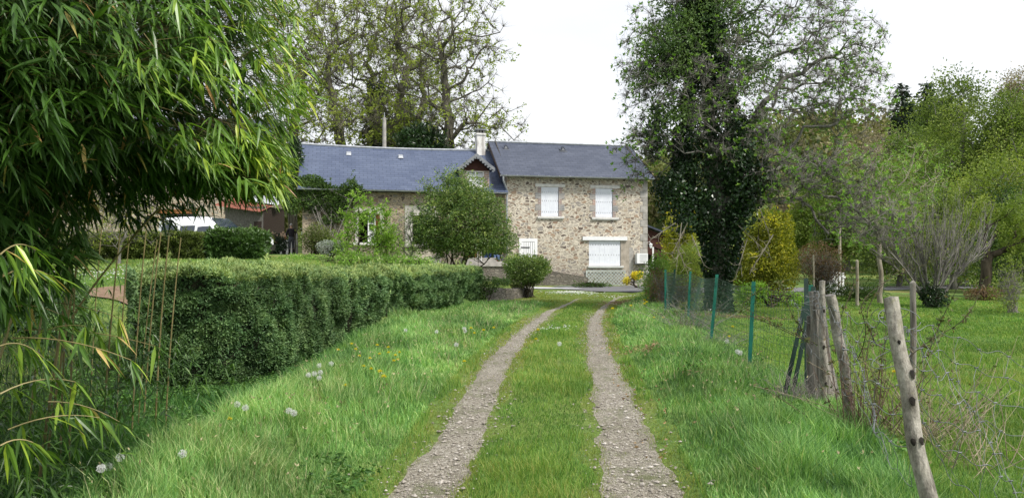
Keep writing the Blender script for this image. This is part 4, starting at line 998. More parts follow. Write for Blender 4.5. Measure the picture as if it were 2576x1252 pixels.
    c[:, 2] = np.maximum(c[:, 2], H(c[:, 0], c[:, 1])+.08)
    c = c[(c[:, 0] < -2.6) & (np.linalg.norm(c-np.array([0, 0, EYE]), axis=1) > 3.0)]; n2 = len(c)
    for j in range(3):
        d = unit(rdir(n2, r)*.8+np.array([.35, -.2, -.5])); L_ = r.uniform(.07, .15, n2); blade_leaf(lb, c, d, L_, L_*.14, np.clip(r.uniform(.05, .65, n2), 0, 1), r)
    B0 = -bx0
    for k in range(len(lb.V)): lb.V[k] = lb.V[k]+B0
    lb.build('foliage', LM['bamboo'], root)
    for q_ in (tw, lc):
        for k in range(len(q_.V)): q_.V[k] = q_.V[k]+B0
    tw.V += lc.V; tw.F += [(a+tw.n, b_, c_) for a, b_, c_ in lc.F]; tw.n += lc.n
    tw.build('twigs', BK['culm'], root)
    # culms: thin upright ones seen below the canopy, and thick arching ones
    def culm(pts, r0, r1):
        pts = np.array(pts, float); t = np.linspace(0, 1, 14)[:, None]
        if len(pts) == 3: cv = (1-t)**2*pts[0]+2*t*(1-t)*pts[1]+t*t*pts[2]
        else: cv = pts[0]*(1-t)+pts[1]*t
        mb = MB(); rr = np.linspace(r0, r1, 14); s_ = np.linspace(0, 1, 53); cc = np.stack([np.interp(s_, t[:, 0], cv[:, k]) for k in range(3)], 1)
        r2 = np.interp(s_, t[:, 0], rr)*np.where(np.arange(53) % 6 == 3, 1.22, 1.); mb.tube(cc-bx0, r2, 6); mb.build('culm', BK['culm'], root, smooth=True)
    low = [(90, 985, 215, 560, 6.6, .016), (105, 985, 232, 545, 6.9, .014), (62, 975, 135, 640, 7.0, .012), (390, 975, 425, 650, 9.0, .012), (360, 960, 405, 640, 9.2, .011), (415, 978, 455, 655, 8.8, .010), (330, 985, 372, 600, 8.4, .010),
           (255, 890, 315, 540, 8.2, .011), (290, 900, 335, 560, 8.6, .009), (175, 880, 200, 600, 7.6, .011), (150, 920, 185, 620, 7.2, .010), (345, 985, 395, 660, 8.9, .008), (225, 860, 262, 560, 9.5, .009)]
    for u, v, u2, v2, y, rr in low:
        a = P(u, v, y); a[2] = h1(a[0], a[1])-.05; b_ = P(u2, v2, y-.5); b_[2] += .25
        culm([a, (a+b_)/2+np.array([-.04, 0, .1]), b_], rr, rr*.6)
    big = [((0, 445, 4.4), (150, 300, 4.5), (430, -60, 5.0)), ((0, 900, 4.3), (120, 430, 4.5), (520, 40, 5.4)), ((180, 800, 5.4), (330, 560, 5.2), (760, 180, 5.0)), ((-100, 700, 4.5), (200, 260, 4.8), (640, 0, 5.4)), ((330, 600, 6.5), (470, 420, 6.0), (790, 300, 5.3)), ((60, 700, 5.2), (260, 330, 5.2), (700, 90, 5.0))]
    for a, b_, c_ in big: culm([P(*a), P(*b_), P(*c_)], .0085, .003)
def blade_leaf(mb, p, d, Ln, w, rnd, r):
    """long lance-shaped leaf: 4 stations, folded and drooping"""
    n = len(p); s = unit(np.cross(d, np.array([0, 0, 1.])+r.normal(size=(n, 3))*.35)); u = np.cross(s, d)
    ts = (0, .25, .62, 1.); ws = (.12, 1., .72, 0); dz = np.array([0, 0, -1.]); rows = []
    for t, q_ in zip(ts, ws):
        c = p+d*(Ln*t)[:, None]+dz*(Ln*.22*t*t)[:, None]
        rows.append((c+s*(w*q_*.5)[:, None]+u*(w*q_*.18)[:, None], c, c-s*(w*q_*.5)[:, None]+u*(w*q_*.18)[:, None]))
    V = np.stack([x for row in rows[:3] for x in row]+[rows[3][1]], 1).reshape(-1, 3)
    i = np.arange(n)[:, None]*10
    Q = np.concatenate([np.stack([i+a, i+a+1, i+a+4, i+a+3], -1).reshape(-1, 4) for a in (0, 1, 3, 4)])
    T = np.concatenate([np.stack([i+6, i+7, i+9], -1).reshape(-1, 3), np.stack([i+7, i+8, i+9], -1).reshape(-1, 3)])
    k = mb.n; mb.V.append(V); mb.n += len(V)
    mb.F.append((Q+k, np.zeros(len(Q), int), np.tile(rnd, 4))); mb.F.append((T+k, np.zeros(len(T), int), np.tile(rnd, 2)))
bamboo()
# ------------------------------------------------------------------ trees
def rel(base, u, v, y): return tuple(P(u, v, y)-np.asarray(base))
# big oaks behind the cottage
def oak(u, y, h, label, lean, blobs, r0, seed, ntar=420, nleaf=9000, lm='oak'):
    b = on(u, y); b[2] -= .3
    bl = [((c[0]-b[0], c[1]-b[1], c[2]-b[2]), q_, w) for c, q_, w in blobs]
    return tree('oak_tree', label, b, [(0, 0, 0), (lean[0]*.2, 0, h*.2), (lean[0]*.5+(.3 if seed % 2 else -.4), lean[1]*.5, h*.36), (lean[0]*.8, lean[1], h*.5), (lean[0]+(-.5 if seed % 2 else .6), lean[1], h*.62)], r0, bl, ntar, LM[lm], BK['oak'], int(nleaf*.85), .22, 'oaks behind the cottage',
                tip=.022, step=.8, wig=.42, pen=.12, ntwig=5200, twl=1.0, seed=seed, spread=.28, shell=.6, leaf_r=3, width=.6, cluster=7)
Y1 = 62
oak(865, Y1, 24, 'left oak with a forked mossy trunk behind the cottage roof', (-.8, 0), [(P(830, 150, Y1), (4.6, 4, 7.5), 3), (P(860, 310, Y1-2), (5.4, 4, 2.6), 1.8), (P(790, 60, Y1), (4, 4, 6), 1.2), (P(900, 20, Y1), (4, 4, 5), 1)], .42, 31)
oak(1000, Y1+3, 27, 'tall straight oak in the middle of the row behind the cottage', (.3, 0), [(P(1000, 80, Y1+3), (3.9, 4, 6.5), 3), (P(980, 300, Y1+1), (5.6, 4, 3.0), 2.4), (P(1010, -60, Y1+3), (4, 4, 5), 1)], .46, 32)
oak(1102, Y1-2, 26, 'right hand oak with wide branches reaching toward the chimney', (.9, 0), [(P(1130, 90, Y1-2), (4.6, 4, 6.6), 3), (P(1175, 310, Y1-3), (5.2, 4, 2.4), 2.2), (P(1195, 150, Y1-2), (2.9, 3, 5.0), 1.2), (P(1080, 230, Y1-2), (4.6, 4, 5), 1.3)], .48, 33, 460, 6500)
oak(735, Y1+6, 24, 'far oak mostly hidden behind the bamboo', (.5, 0), [(P(750, 160, Y1+6), (5, 4, 8), 3)], .4, 34, 300, 6500)
oak(930, Y1+14, 27, 'oak standing farthest back between two larger oaks', (.5, 0), [(P(925, 150, Y1+14), (6, 4, 9), 3)], .38, 35, 300, 4500)
oak(1065, Y1+12, 25, 'slim oak with bare lower trunk behind the right hand oak', (-.5, 0), [(P(1060, 170, Y1+12), (5, 4, 7), 3)], .34, 36, 260, 3500)
def conifer(u, y, ztop, rad, label, lm='conifer', seed=1, n=9000, size=.35, nm='fir_tree', bot=.12, group='firs', up=-.25):
    r = np.random.default_rng(seed); b = on(u, y); b[2] -= .2; hgt = ztop-b[2]
    root = empty(nm, tuple(b), 0, label, 'tree', group); mb = MB(); mb.tube([(0, 0, 0), (0, 0, hgt*.5), (.05, 0, hgt)], [.025*hgt, .015*hgt, .02], 7)
    nb = int(28+hgt*3); zz = np.linspace(bot, .985, nb)*hgt; pos = []; dd = []
    for z in zz:
        for k in range(5):
            a = r.uniform(0, 2*math.pi); L_ = rad*(1-z/hgt)**.8*r.uniform(.65, 1.1)+.1; d = np.array([math.cos(a), math.sin(a), up])
            p1 = np.array([0, 0, z])+d*L_; mb.tube([(0, 0, z), tuple(p1)], [.012*hgt*(1-z/hgt)+.01, .006], 3, cap=False)
            m = max(4, int(n/(nb*5)*L_/(rad*.55))); t = r.uniform(.15, 1, m)[:, None]; pos.append(np.array([0, 0, z])+d*L_*t+r.normal(size=(m, 3))*size*.35*np.array([1, 1, .5])); dd.append(np.repeat(d[None], m, 0)+r.normal(size=(m, 3))*.6+np.array([0, 0, -.2]))
    mb.build('trunk', BK['dark'], root); pos = np.vstack(pos); dd = np.vstack(dd); lb = MB(); m = len(pos)
    leaves(lb, pos, dd, size*r.uniform(.6, 1.3, m), size*.4, np.clip(r.uniform(0, 1, m)*.6+.4*vn(pos[:, 0], pos[:, 2], 1.2, seed), 0, 1), r=r); lb.build('crown', LM[lm], root); return root
conifer(950, 70, 18.5, 3.6, 'dark fir behind the oaks, left of the utility pole', seed=41, size=.6)
conifer(1020, 72, 17, 4.2, 'dark fir behind the oaks, right of the utility pole', seed=42, size=.6)
def bush(name, label, base, blobs, leafm, n, size, stems=8, cat='shrub', group=None, seed=1, width=.5, shell=.35, rndp=1., barkm='dark', r0=.03, stemh=None, spread=0.04, trim=0.):
    r = np.random.default_rng(seed); base = np.asarray(base, float); root = empty(name, tuple(base), 0, label, cat, group)
    mb = MB(); tg = ell(max(stems*9, 40), blobs, r, .6)
    for k in range(stems):
        a = r.uniform(0, 2*math.pi); s0 = np.array([math.cos(a), math.sin(a), 0])*r.uniform(.02, max(.14, .32*blobs[0][1][0])); t = tg[k*9]
        m = s0*.6+t*.45+np.array([0, 0, .15]); tt = np.linspace(0, 1, 7)[:, None]; cv = (1-tt)**2*s0+2*tt*(1-tt)*m+tt*tt*t+r.normal(size=(7, 3))*.02
        mb.tube(cv, np.linspace(r0, r0*.35, 7), 5, cap=False)
        for j in range(1, 9): p0 = cv[r.integers(2, 7)]; q1 = tg[k*9+j]; mb.tube([p0, (p0+q1)/2+r.normal(size=3)*.05, q1], [r0*.35, r0*.25, r0*.12], 4, cap=False)
    mb.build('branches', BK[barkm], root, smooth=True)
    pos = ell(n, blobs, r, shell); off = .55*vn(pos[:, 0]+pos[:, 1], pos[:, 2]-pos[:, 1]*.6, size*4.5, seed)+.45*vn(pos[:, 0]-pos[:, 1], pos[:, 2]+pos[:, 1]*.5, size*9, seed+50); keep = off > trim; pos = pos[keep]; off = off[keep]; m = len(pos)
    c = np.mean([b_[0] for b_ in blobs], 0); out = unit(pos-c); pos = pos+out*((off-.5)*size*5.0)[:, None]
    rn = np.clip(.6*off+.55*r.uniform(0, 1, m)-.1, 0, 1)**rndp
    lb = MB(); leaves(lb, pos, out*.6+rdir(m, r)+np.array([0, 0, .2]), size*r.uniform(.6, 1.3, m), size*width, rn, r=r)
    ns_ = int(min(60, m*.006)); k = r.integers(0, m, ns_); sd_ = unit(out[k]+rdir(ns_, r)*.4+np.array([0, 0, .55])); L_ = size*r.uniform(1.5, 4.5, ns_)   # stray shoots
    q_ = np.repeat(pos[k], 9, 0)+np.repeat(sd_*L_[:, None], 9, 0)*r.uniform(0, 1, (ns_*9, 1)); leaves(lb, q_, np.repeat(sd_, 9, 0)+rdir(ns_*9, r), size*r.uniform(.6, 1.1, ns_*9), size*width, np.clip(r.uniform(.4, 1, ns_*9), 0, 1), r=r)
    lb.build('foliage', leafm, root); return root
bush('conifer_bush', 'dark evergreen mass behind the roof, right of the utility pole', on(1065, 58), [((0, 0, 8.2), (1.9, 1.6, 1.7), 1), ((1.2, 0, 6), (2.4, 2, 2.6), .5)], LM['ivy'], 7000, .3, 6, seed=43, r0=.12, trim=.36)
# dark evergreen at the left gable of the cottage
gp_ = on(738, 41.0); bush('ivy_bush', 'dark ivy mass on the left gable of the cottage', gp_, [((.05, 0, 3.3), (.5, .4, .9), 1), ((.05, .1, 4.9), (.4, .4, 1.4), 1)], LM['ivy'], 4200, .15, 1, seed=44, barkm='dark')

# ------------------------------------------------------------------ the ivy covered tree by the fence
BK['lichen'] = noisy('lichen_bark', (.085, .08, .07), (.25, .24, .215), 4, .95, .6, .02)
def ivy_tree():
    Y = 21.; b = on(1806, Y); r = np.random.default_rng(51)
    q_ = lambda u, v, y=Y: P(u, v, y)-b
    tr = [(0, 0, -.1), q_(1812, 640), q_(1800, 480, Y+.1), q_(1788, 330), q_(1770, 150, Y-.2), q_(1760, -60)]
    root = empty('ivy_clad_tree', tuple(b), 0, 'old tree thickly clad in ivy beside the green wire fence, half bare crown', 'tree')
    tp = np.array(tr, float); d = np.concatenate([[0], np.cumsum(np.linalg.norm(np.diff(tp, axis=0), axis=1))]); s = np.linspace(0, d[-1], 34)
    tp = np.stack([np.interp(s, d, tp[:, k]) for k in range(3)], 1)
    def B(u, v, rx, rz, w, y=Y, ry=1.3): return (q_(u, v, y), (rx, ry, rz), w)
    blobs = [B(1640, 180, .95, 1.9, 3.0), B(1760, 60, 1.7, 1.9, 3.0), B(1620, 370, .8, .9, 1.3), B(2070, 150, 1.75, 1.9, 5.2, Y, 1.6), B(2130, 260, 1.25, 1.1, 1.7), B(2050, 450, 1.95, .95, 4.6, Y-.8, 1.2), B(2180, 560, 1.4, .75, 1.8, Y-1), B(1930, 320, 1.1, 1.7, 1.8), B(1960, 0, 1.8, 1.3, 1.7), B(1800, 260, 1.4, 1.8, 2.4, Y-1, .6)]
    tg = ell(1250, blobs, r, .5)
    # second limb first so that the right side hangs from it
    limb = np.array([q_(1845, 500), q_(1890, 430), q_(1950, 330), q_(2000, 220), q_(2050, 110), q_(2090, 10)])
    low = np.array([q_(1960, 360), q_(2050, 400, Y-.8)]); lft = np.array([q_(1790, 380), q_(1710, 400), q_(1620, 440), q_(1570, 470)])
    tg = np.vstack([tg]); 
    Np, par, rad, dr, cnt = grow(tp, np.vstack([limb, low, lft, tg]), r, .28, .13, .2, .0085, trunk_r=.27, dirpull=.3)
    mb = MB(); skin_tree(mb, Np, par, rad, dr)
    thin = np.where(cnt <= 4)[0]; kk = r.integers(0, len(thin), 20000); k = thin[kk]
    dd = unit(dr[k]*.6+rdir(len(k), r)*.95+np.array([0, 0, .05])); te = twigs(mb, Np[k], dd, r.uniform(.12, .42, len(k)), .0065)
    k2 = r.integers(0, len(te), 15000); dd2 = unit(dd[k2]*.5+rdir(len(k2), r)); te2 = twigs(mb, te[k2]-dd[k2]*.08, dd2, r.uniform(.06, .2, len(k2)), .005)
    mb.build('trunk', BK['lichen'], root, smooth=True)
    # spring tufts at twig ends
    lb = MB(); m = 3700; k = r.integers(0, len(te), m)
    pos = np.repeat(te[k], 5, 0); dl = np.repeat(dd[k], 5, 0)*.6+rdir(m*5, r)*.9+np.array([0, 0, .35]); rn = np.clip(np.repeat(r.uniform(0, 1, m), 5)*.7+r.uniform(0, .3, m*5), 0, 1)
    leaves(lb, pos, dl, r.uniform(.06, .115, m*5), .04, rn, r=r); lb.build('crown', LM['spring'], root)
    # ivy: sheath round the trunk, swelling with height
    iv = MB(); n = 21000; t = r.uniform(.0, 1, n)**.9; z = t*d[-1]; c = np.stack([np.interp(z, s, tp[:, j]) for j in range(3)], 1)
    wr = np.interp(z, [0, 1.2, 2.3, 3.2, 4.3, 5.3, 7.5], [.42, .38, .50, .95, 1.15, .85, .45])*(.75+.5*vn(z, c[:, 0], .5, 3)); a = r.uniform(0, 2*math.pi, n)
    bumpy = .8+.45*vn(a*1.2, z*1.3, .6, 8); off = np.stack([np.cos(a), np.sin(a), np.zeros(n)], 1)*(wr*bumpy*r.uniform(.5, 1, n)**.5)[:, None]
    pos = c+off; od = unit(off)+np.array([0, 0, -.7])+rdir(n, r)*.8
    bl = [B(1740, 470, 1.15, .85, 1.6), B(1860, 470, .8, .8, 1.0), B(1710, 300, .9, .7, .8), B(1690, 350, .95, .65, 1.1), B(1720, 545, .75, .5, .7), B(1865, 380, .8, 1.0, 1.2), B(1700, 460, .6, .6, .7), B(1850, 560, .7, .6, .6), B(1900, 470, .6, .6, .5)]
    n2 = 16000; p2 = ell(n2, bl, r, .5); keep = vn(p2[:, 0], p2[:, 2], .45, 12) > .37; p2 = p2[keep]
    pos = np.vstack([pos, p2]); od = np.vstack([od, rdir(len(p2), r)+np.array([0, 0, -.5])]); m = len(pos)
    rn = np.clip(.45*vn(pos[:, 0], pos[:, 2], .3, 5)+.5*r.uniform(0, 1, m), 0, .98); rn = np.where(r.uniform(0, 1, m) > .9975, 1, rn)
    leaves(iv, pos, od, r.uniform(.07, .125, m), r.uniform(.065, .105, m), rn, r=r); iv.build('ivy', LM['ivy'], root)
    # paler bushy growth in the upper crown
    mi = MB(); bl = [B(1690, 150, 1.05, 1.5, 2.6, Y-.3, 1), B(1700, 300, .95, .7, .8, Y-.5, 1), B(1790, 60, 1.3, 1.2, 2.4, Y, 1.2), B(1740, -40, 1.5, .8, 1.5), B(1880, 170, .8, 1.2, .8), B(1840, 270, .9, .8, .8)]
    n3 = 34000; p3 = ell(n3, bl, r, .6); keep = vn(p3[:, 0]+p3[:, 1], p3[:, 2], .42, 15) > .46; p3 = p3[keep]; m = len(p3)
    leaves(mi, p3, rdir(m, r)+np.array([0, 0, .3]), r.uniform(.06, .12, m), .05, np.clip(.6*vn(p3[:, 0], p3[:, 2], .35, 6)+.5*r.uniform(0, 1, m), 0, 1), r=r); mi.build('upper_foliage', LM['mist'], root)
    # bare dead twigs hanging low beside the trunk
    for (u, v, u2, v2, yy) in ((1700, 610, 1735, 700, 20.2), (1730, 560, 1690, 640, 20.1), (1740, 590, 1770, 665, 20.3), (1850, 560, 1935, 640, 20.3), (1880, 600, 1850, 700, 20.3), (1945, 590, 1885, 690, 20.), (1700, 560, 1640, 600, 20.4), (1910, 520, 1935, 590, 20), (1715, 560, 1700, 690, 20.)):
        A, Bq = q_(u, v, yy), q_(u2, v2, yy-.1)
        dw = MB(); tgs = A+(Bq-A)*r.uniform(.2, 1.1, 16)[:, None]+r.normal(size=(16, 3))*.13; n_, p_, r_, d_, c_ = grow(np.array([A, A+(Bq-A)*.3, A+(Bq-A)*.6, Bq]), tgs, r, .1, .06, .2, .005, trunk_r=.016); skin_tree(dw, n_, p_, r_, d_); dw.build('dead_twig', BK['pale'], root, smooth=True)
ivy_tree()

# ------------------------------------------------------------------ shrubs and trees round the house
# evergreen shrub tree in front of the cottage
mb0 = on(1160, 33.5); mb0[2] = h1(mb0[0], mb0[1])
q_ = lambda u, v, y=33.5: tuple(P(u, v, y)-mb0)
tree('evergreen_tree', 'broad round evergreen tree in front of the cottage dormer and door', mb0, [(0, 0, -.1), (.1, 0, .5), (.25, 0, 1.1)], .12,
     [(q_(1165, 560), (2.15, 1.5, 1.3), 3), (q_(1150, 500), (1.5, 1.2, 1.05), 1.6), (q_(1250, 600), (.95, 1, .75), .8), (q_(1080, 590), (.75, 1, .8), .6), (q_(1150, 470), (.6, .6, .4), .25), (q_(1165, 612), (1.9, 1.2, .55), .8)], 200, LM['magnolia'], BK['dark'], 24000, .10, tip=.012, step=.3, wig=.12, ntwig=1500, twl=.35, seed=61, spread=.15, shell=.3, leaf_r=6, cluster=6)
_bt = bush('evergreen_tree', 'leafy core', (mb0[0], mb0[1], mb0[2]), [(q_(1165, 560), (2.2, 1.6, 1.3), 3), (q_(1165, 500), (1.45, 1.2, 1.0), 1.5), (q_(1250, 605), (.98, 1, .62), .9), (q_(1085, 590), (.82, 1, .75), .7), (q_(1170, 618), (1.85, 1.2, .5), 1.1)], LM['magnolia'], 20000, .10, 5, seed=62, r0=.04, shell=.35, trim=.33)
_main = [o for o in bpy.data.objects if o.get('label', '').startswith('broad round evergreen')][0]
for c in list(_bt.children):
    c.parent = _main; c.name = 'inner_foliage' if 'foliage' in c.name else 'branches'
bpy.data.objects.remove(_bt)
# round bush in front of the tall house
rb = on(1328, 27.2); q2 = lambda u, v, y=27.2: tuple(P(u, v, y)-rb)
bush('round_bush', 'small round green bush at the lane edge in front of the tall house', rb, [(q2(1325, 678), (.82, .7, .5), 3), (q2(1322, 700), (.68, .5, .26), 1.2), (q2(1300, 665), (.5, .5, .36), .8), (q2(1355, 668), (.45, .5, .4), .8)], LM['magnolia'], 9500, .075, 22, seed=63, r0=.014, trim=.2, rndp=.8)
for i_, (u, y) in enumerate(((1384, 26.6), (1268, 27.5))):
    pass
# young fruit tree, fresh green
fb = on(905, 33); q3 = lambda u, v, y=33.: tuple(P(u, v, y)-fb)
tree('fruit_tree', 'young fruit tree with bright fresh leaves in front of the open cottage window', fb, [(0, 0, -.1), q3(903, 630), q3(905, 580), q3(900, 500)], .055,
     [(q3(903, 540), (.62, .5, .95), 3), (q3(960, 600), (.75, .5, .8), 1.6), (q3(870, 610), (.5, .5, .6), .8), (q3(900, 640), (.9, .5, .3), .6), (q3(965, 540), (.35, .3, .5), .5)], 130, LM['fresh'], BK['dark'], 5200, .115, tip=.007, step=.25, wig=.1, ntwig=500, twl=.3, seed=64, spread=.07, cluster=4, group='small trees before the cottage')
wb = on(1030, 34); q4 = lambda u, v, y=34.: tuple(P(u, v, y)-wb)
tree('bare_shrub', 'thin bare shrub between the two cottage windows', wb, [(0, 0, -.1), (0, 0, .3), (.05, 0, .6)], .05, [(q4(1020, 580), (.8, .5, 1.0), 2), (q4(1050, 620), (.9, .5, .5), 1)], 150, LM['spring'], BK['twig'], 700, .07, tip=.007, step=.3, wig=.08, ntwig=700, twl=.4, seed=65, spread=.05, cat='shrub', group='small trees before the cottage')
cl = np.array([FA.x0, FA.y0, .9])
bush('climbing_plant', 'leafy climber on the cottage wall left of the open window', on(830, 39.3), [((-.9, .2, 3.5), (1.05, .3, .6), 2), ((.3, .3, 2.9), (1.0, .3, .75), 2), ((-.9, .2, 2.7), (.55, .3, .5), .8), ((-1.8, 0, 2.6), (.5, .3, .5), .5), ((.1, .3, 2.0), (.8, .3, .3), .5), ((1.1, .3, 3.4), (.6, .3, .5), .6)], LM['deep'], 9000, .14, 7, seed=66, barkm='twig', r0=.03, trim=.28)
bush('garden_shrub', 'yellowish green shrub at the foot of the climber', on(795, 38), [((0, 0, .75), (.95, .6, .75), 1), ((.5, 0, .5), (.6, .5, .5), .4)], LM['privet'], 3600, .10, 8, seed=67)
bush('garden_shrub', 'low silvery grey shrub behind the hedge top', on(835, 33), [((0, 0, .55), (.7, .5, .38), 1)], leafmat('silver_leaf', [(.2, .24, .2), (.34, .38, .34), (.45, .48, .44)], .1, .7), 2600, .06, 8, seed=68)
bush('garden_shrub', 'fresh green low plants between hedge and cottage', on(980, 30), [((0, 0, .4), (2.0, .6, .32), 1), ((-1.5, .5, .5), (.8, .5, .4), .5), ((-3.6, 1, .5), (1.2, .5, .3), .5)], LM['spring'], 4200, .085, 10, seed=69)
bush('garden_shrub', 'leafy green shrub against the cottage between both windows', on(985, 36), [((-.2, 0, 1.1), (.7, .4, .95), 1), ((.6, 0, .6), (.8, .5, .5), .5)], LM['spring'], 2400, .10, 6, seed=70, trim=.35)
# right of the house
bush('feathery_shrub', 'light green feathery shrub hiding the right corner of the house', on(1700, 26), [((-.1, 0, .7), (.85, .8, .7), 2), ((.55, .2, 1.25), (.6, .7, .75), 1.5), ((-.55, .2, .5), (.45, .6, .5), .8)], LM['wood_bright'], 15000, .07, 9, seed=71, width=.35, trim=.18)
bush('golden_conifer', 'golden yellow conifer close behind the ivy clad trunk, left side', on(1708, 31), [((0, 0, 2.3), (.7, .6, 1.0), 1), ((.3, 0, 1.5), (.8, .6, 1.4), 1)], LM['gold'], 8500, .10, 5, seed=72, group='golden conifers', trim=.36, rndp=1.3)
bush('golden_conifer', 'large golden yellow conifer right of the ivy clad trunk', on(1925, 27), [((0, 0, 1.3), (1.15, .9, 1.35), 3), ((.2, 0, 2.3), (.8, .7, 1.2), 1.6), ((.35, 0, 3.0), (.4, .4, .9), .6), ((-.5, 0, .9), (.8, .7, .9), 1)], LM['gold'], 26000, .095, 8, seed=73, group='golden conifers', rndp=1.5, trim=.38)
bush('forsythia', 'small bright yellow shrub in the planters at the house corner', on(1603, 36.8), [((0, 0, .62), (.32, .25, .28), 1), ((-.5, 0, .35), (.18, .2, .2), .3)], LM['yellowfl'], 1100, .075, 5, seed=74)
bush('garden_shrub', 'low green plants at the foot of the trellis', on(1490, 37.6), [((0, 0, .12), (1.0, .3, .16), 1)], LM['deep'], 900, .09, 4, seed=75)
bush('thicket', 'tangled grey brown thicket at the far end of the wire fence', on(1668, 21.6), [((-.1, 0, .62), (.38, .4, .6), 1), ((.3, .3, .45), (.45, .4, .45), 1), ((1.0, .6, .5), (.7, .5, .5), 1.)], LM['brown'], 2600, .055, 34, seed=76, barkm='twig', r0=.012)
bush('thicket', 'low leafy tangle on the near side of the wire fence', on(1640, 22.4), [((0, 0, .7), (.45, .4, .65), 1), ((.2, 0, 1.2), (.3, .3, .3), .5)], LM['spring'], 2600, .06, 14, seed=77, barkm='twig', r0=.009)
bush('leafy_plants', 'light green leafy plants in the border before the golden conifer', on(1935, 23.5), [((-.5, 0, .45), (.55, .4, .42), 1), ((.7, .3, .25), (.8, .4, .25), .8)], LM['fresh'], 1800, .11, 8, seed=78, width=.4)
bush('brown_shrub', 'brown twiggy shrub with rusty leaves right of the golden conifer', on(2062, 27.5), [((0, 0, 1.35), (.95, .7, .72), 2), ((.3, 0, .8), (.75, .6, .7), .8)], LM['brown'], 3800, .07, 40, seed=79, barkm='twig', r0=.02)

# multi stemmed bare shrub on the meadow
def coppice():
    r = np.random.default_rng(81); b = on(2345, 24.0); root = empty('coppiced_shrub', tuple(b), 0, 'wide bare coppiced shrub with many upright grey stems on the meadow', 'shrub')
    mb = MB(); lb = MB(); ends = []
    q_ = lambda u, v, y=24.: P(u, v, y)-b
    for k in range(13):                      # mossy main boughs fanning out
        a = (k/12*2-1); top = q_(2345+a*120+r.normal()*12, 650-28*(1-abs(a))+r.normal()*8, 24+r.uniform(-.8, .8)); s0 = np.array([a*.12, r.uniform(-.1, .1), 0])
        mid = s0+np.array([top[0]*.35, top[1]*.4, top[2]*.6]); t = np.linspace(0, 1, 8)[:, None]; cv = (1-t)**2*s0+2*t*(1-t)*mid+t*t*top+r.normal(size=(8, 3))*.025
        mb.tube(cv, np.linspace(.042, .02, 8), 6)
        for j in range(15):
            p = cv[r.integers(3, 8)]; hx = p[0]*.42+r.normal()*.22; e = p+np.array([hx, r.normal()*.3, r.uniform(.9, 2.0)-abs(a)*.35]); m = (p+e)/2+np.array([hx*.35, 0, -.12])
            t2 = np.linspace(0, 1, 6)[:, None]; c2 = (1-t2)**2*p+2*t2*(1-t2)*m+t2*t2*e; mb.tube(c2, np.linspace(.014, .004, 6), 4, cap=False); ends.append(c2)
    P_ = np.vstack(ends); D_ = np.vstack([np.gradient(c, axis=0) for c in ends]); k = r.integers(0, len(P_), 2200); te = twigs(mb, P_[k], unit(D_[k])+rdir(len(k), r)*.35, r.uniform(.15, .5, len(k)), .0045)
    mb.build('stems', BK['grey'], root, smooth=True); k = r.integers(0, len(te), 1500); leaves(lb, te[k], rdir(len(k), r), .05, .022, r.uniform(0, 1, len(k)), r=r); lb.build('buds', LM['oak'], root)
coppice()
bush('ivy_bush', 'dark ivy clump around the base of the bare coppiced shrub', on(2350, 23.9), [((0, 0, .35), (.45, .4, .38), 1), ((-.3, 0, .5), (.2, .2, .4), .3)], LM['ivy'], 1800, .085, 4, seed=82)
# young trees and posts on the meadow
st_ = on(2215, 25.5); q5 = lambda u, v, y=25.5: tuple(P(u, v, y)-st_)
tree('meadow_tree', 'slim pale trunked tree with small white blossom left of the coppiced shrub', st_, [(0, 0, -.1), (0, 0, 1.2), q5(2205, 560), q5(2215, 440)], .075,
     [(q5(2230, 480), (1.6, 1.2, 1.6), 3), (q5(2160, 560), (1.3, 1, .9), 1.2), (q5(2300, 450), (1.3, 1, 1.2), 1.2)], 260, LM['spring'], BK['pale'], 5200, .075, tip=.007, step=.35, wig=.12, ntwig=1400, twl=.35, seed=83, spread=.07, cluster=4, group='trees on the meadow')
for i, (u, v, y) in enumerate(((2478, 740, 30),)):
    b = on(u, y); tree('meadow_tree', 'sturdy short tree with dark trunk right of the coppiced shrub', b, [(0, 0, -.1), (0, 0, 1.1), (.1, 0, 1.9)], .2, [((.6, 0, 3.1), (1.9, 1.4, 1.0), 1), ((1.6, 0, 2.4), (1.3, 1, .9), 1)], 150, LM['wood_bright'], BK['dark'], 6500, .12, tip=.01, step=.35, wig=.12, seed=84+i, spread=.14, group='trees on the meadow')
bush('brush_pile', 'dark reddish brush heap beside the sturdy meadow tree', on(2478, 28), [((0, 0, .22), (.75, .5, .28), 1)], LM['brown'], 1600, .07, 20, seed=86, barkm='dark', r0=.012)
bush('flowering_shrub', 'thin shrub with yellow flowers at the right edge of the picture', on(2548, 22), [((0, 0, 1.0), (.55, .4, .75), 1), ((-.3, 0, .5), (.4, .3, .5), .5)], LM['wood_bright'], 900, .07, 22, seed=87, barkm='twig', r0=.01)
bush('grass_tuft', 'tuft of orange red tulips and long leaves behind the fence', on(2170, 27), [((0, 0, .28), (.8, .4, .26), 1), ((-.8, 0, .3), (.5, .3, .25), .5)], LM['deep'], 1500, .2, 3, seed=88, width=.14, cat='plants')

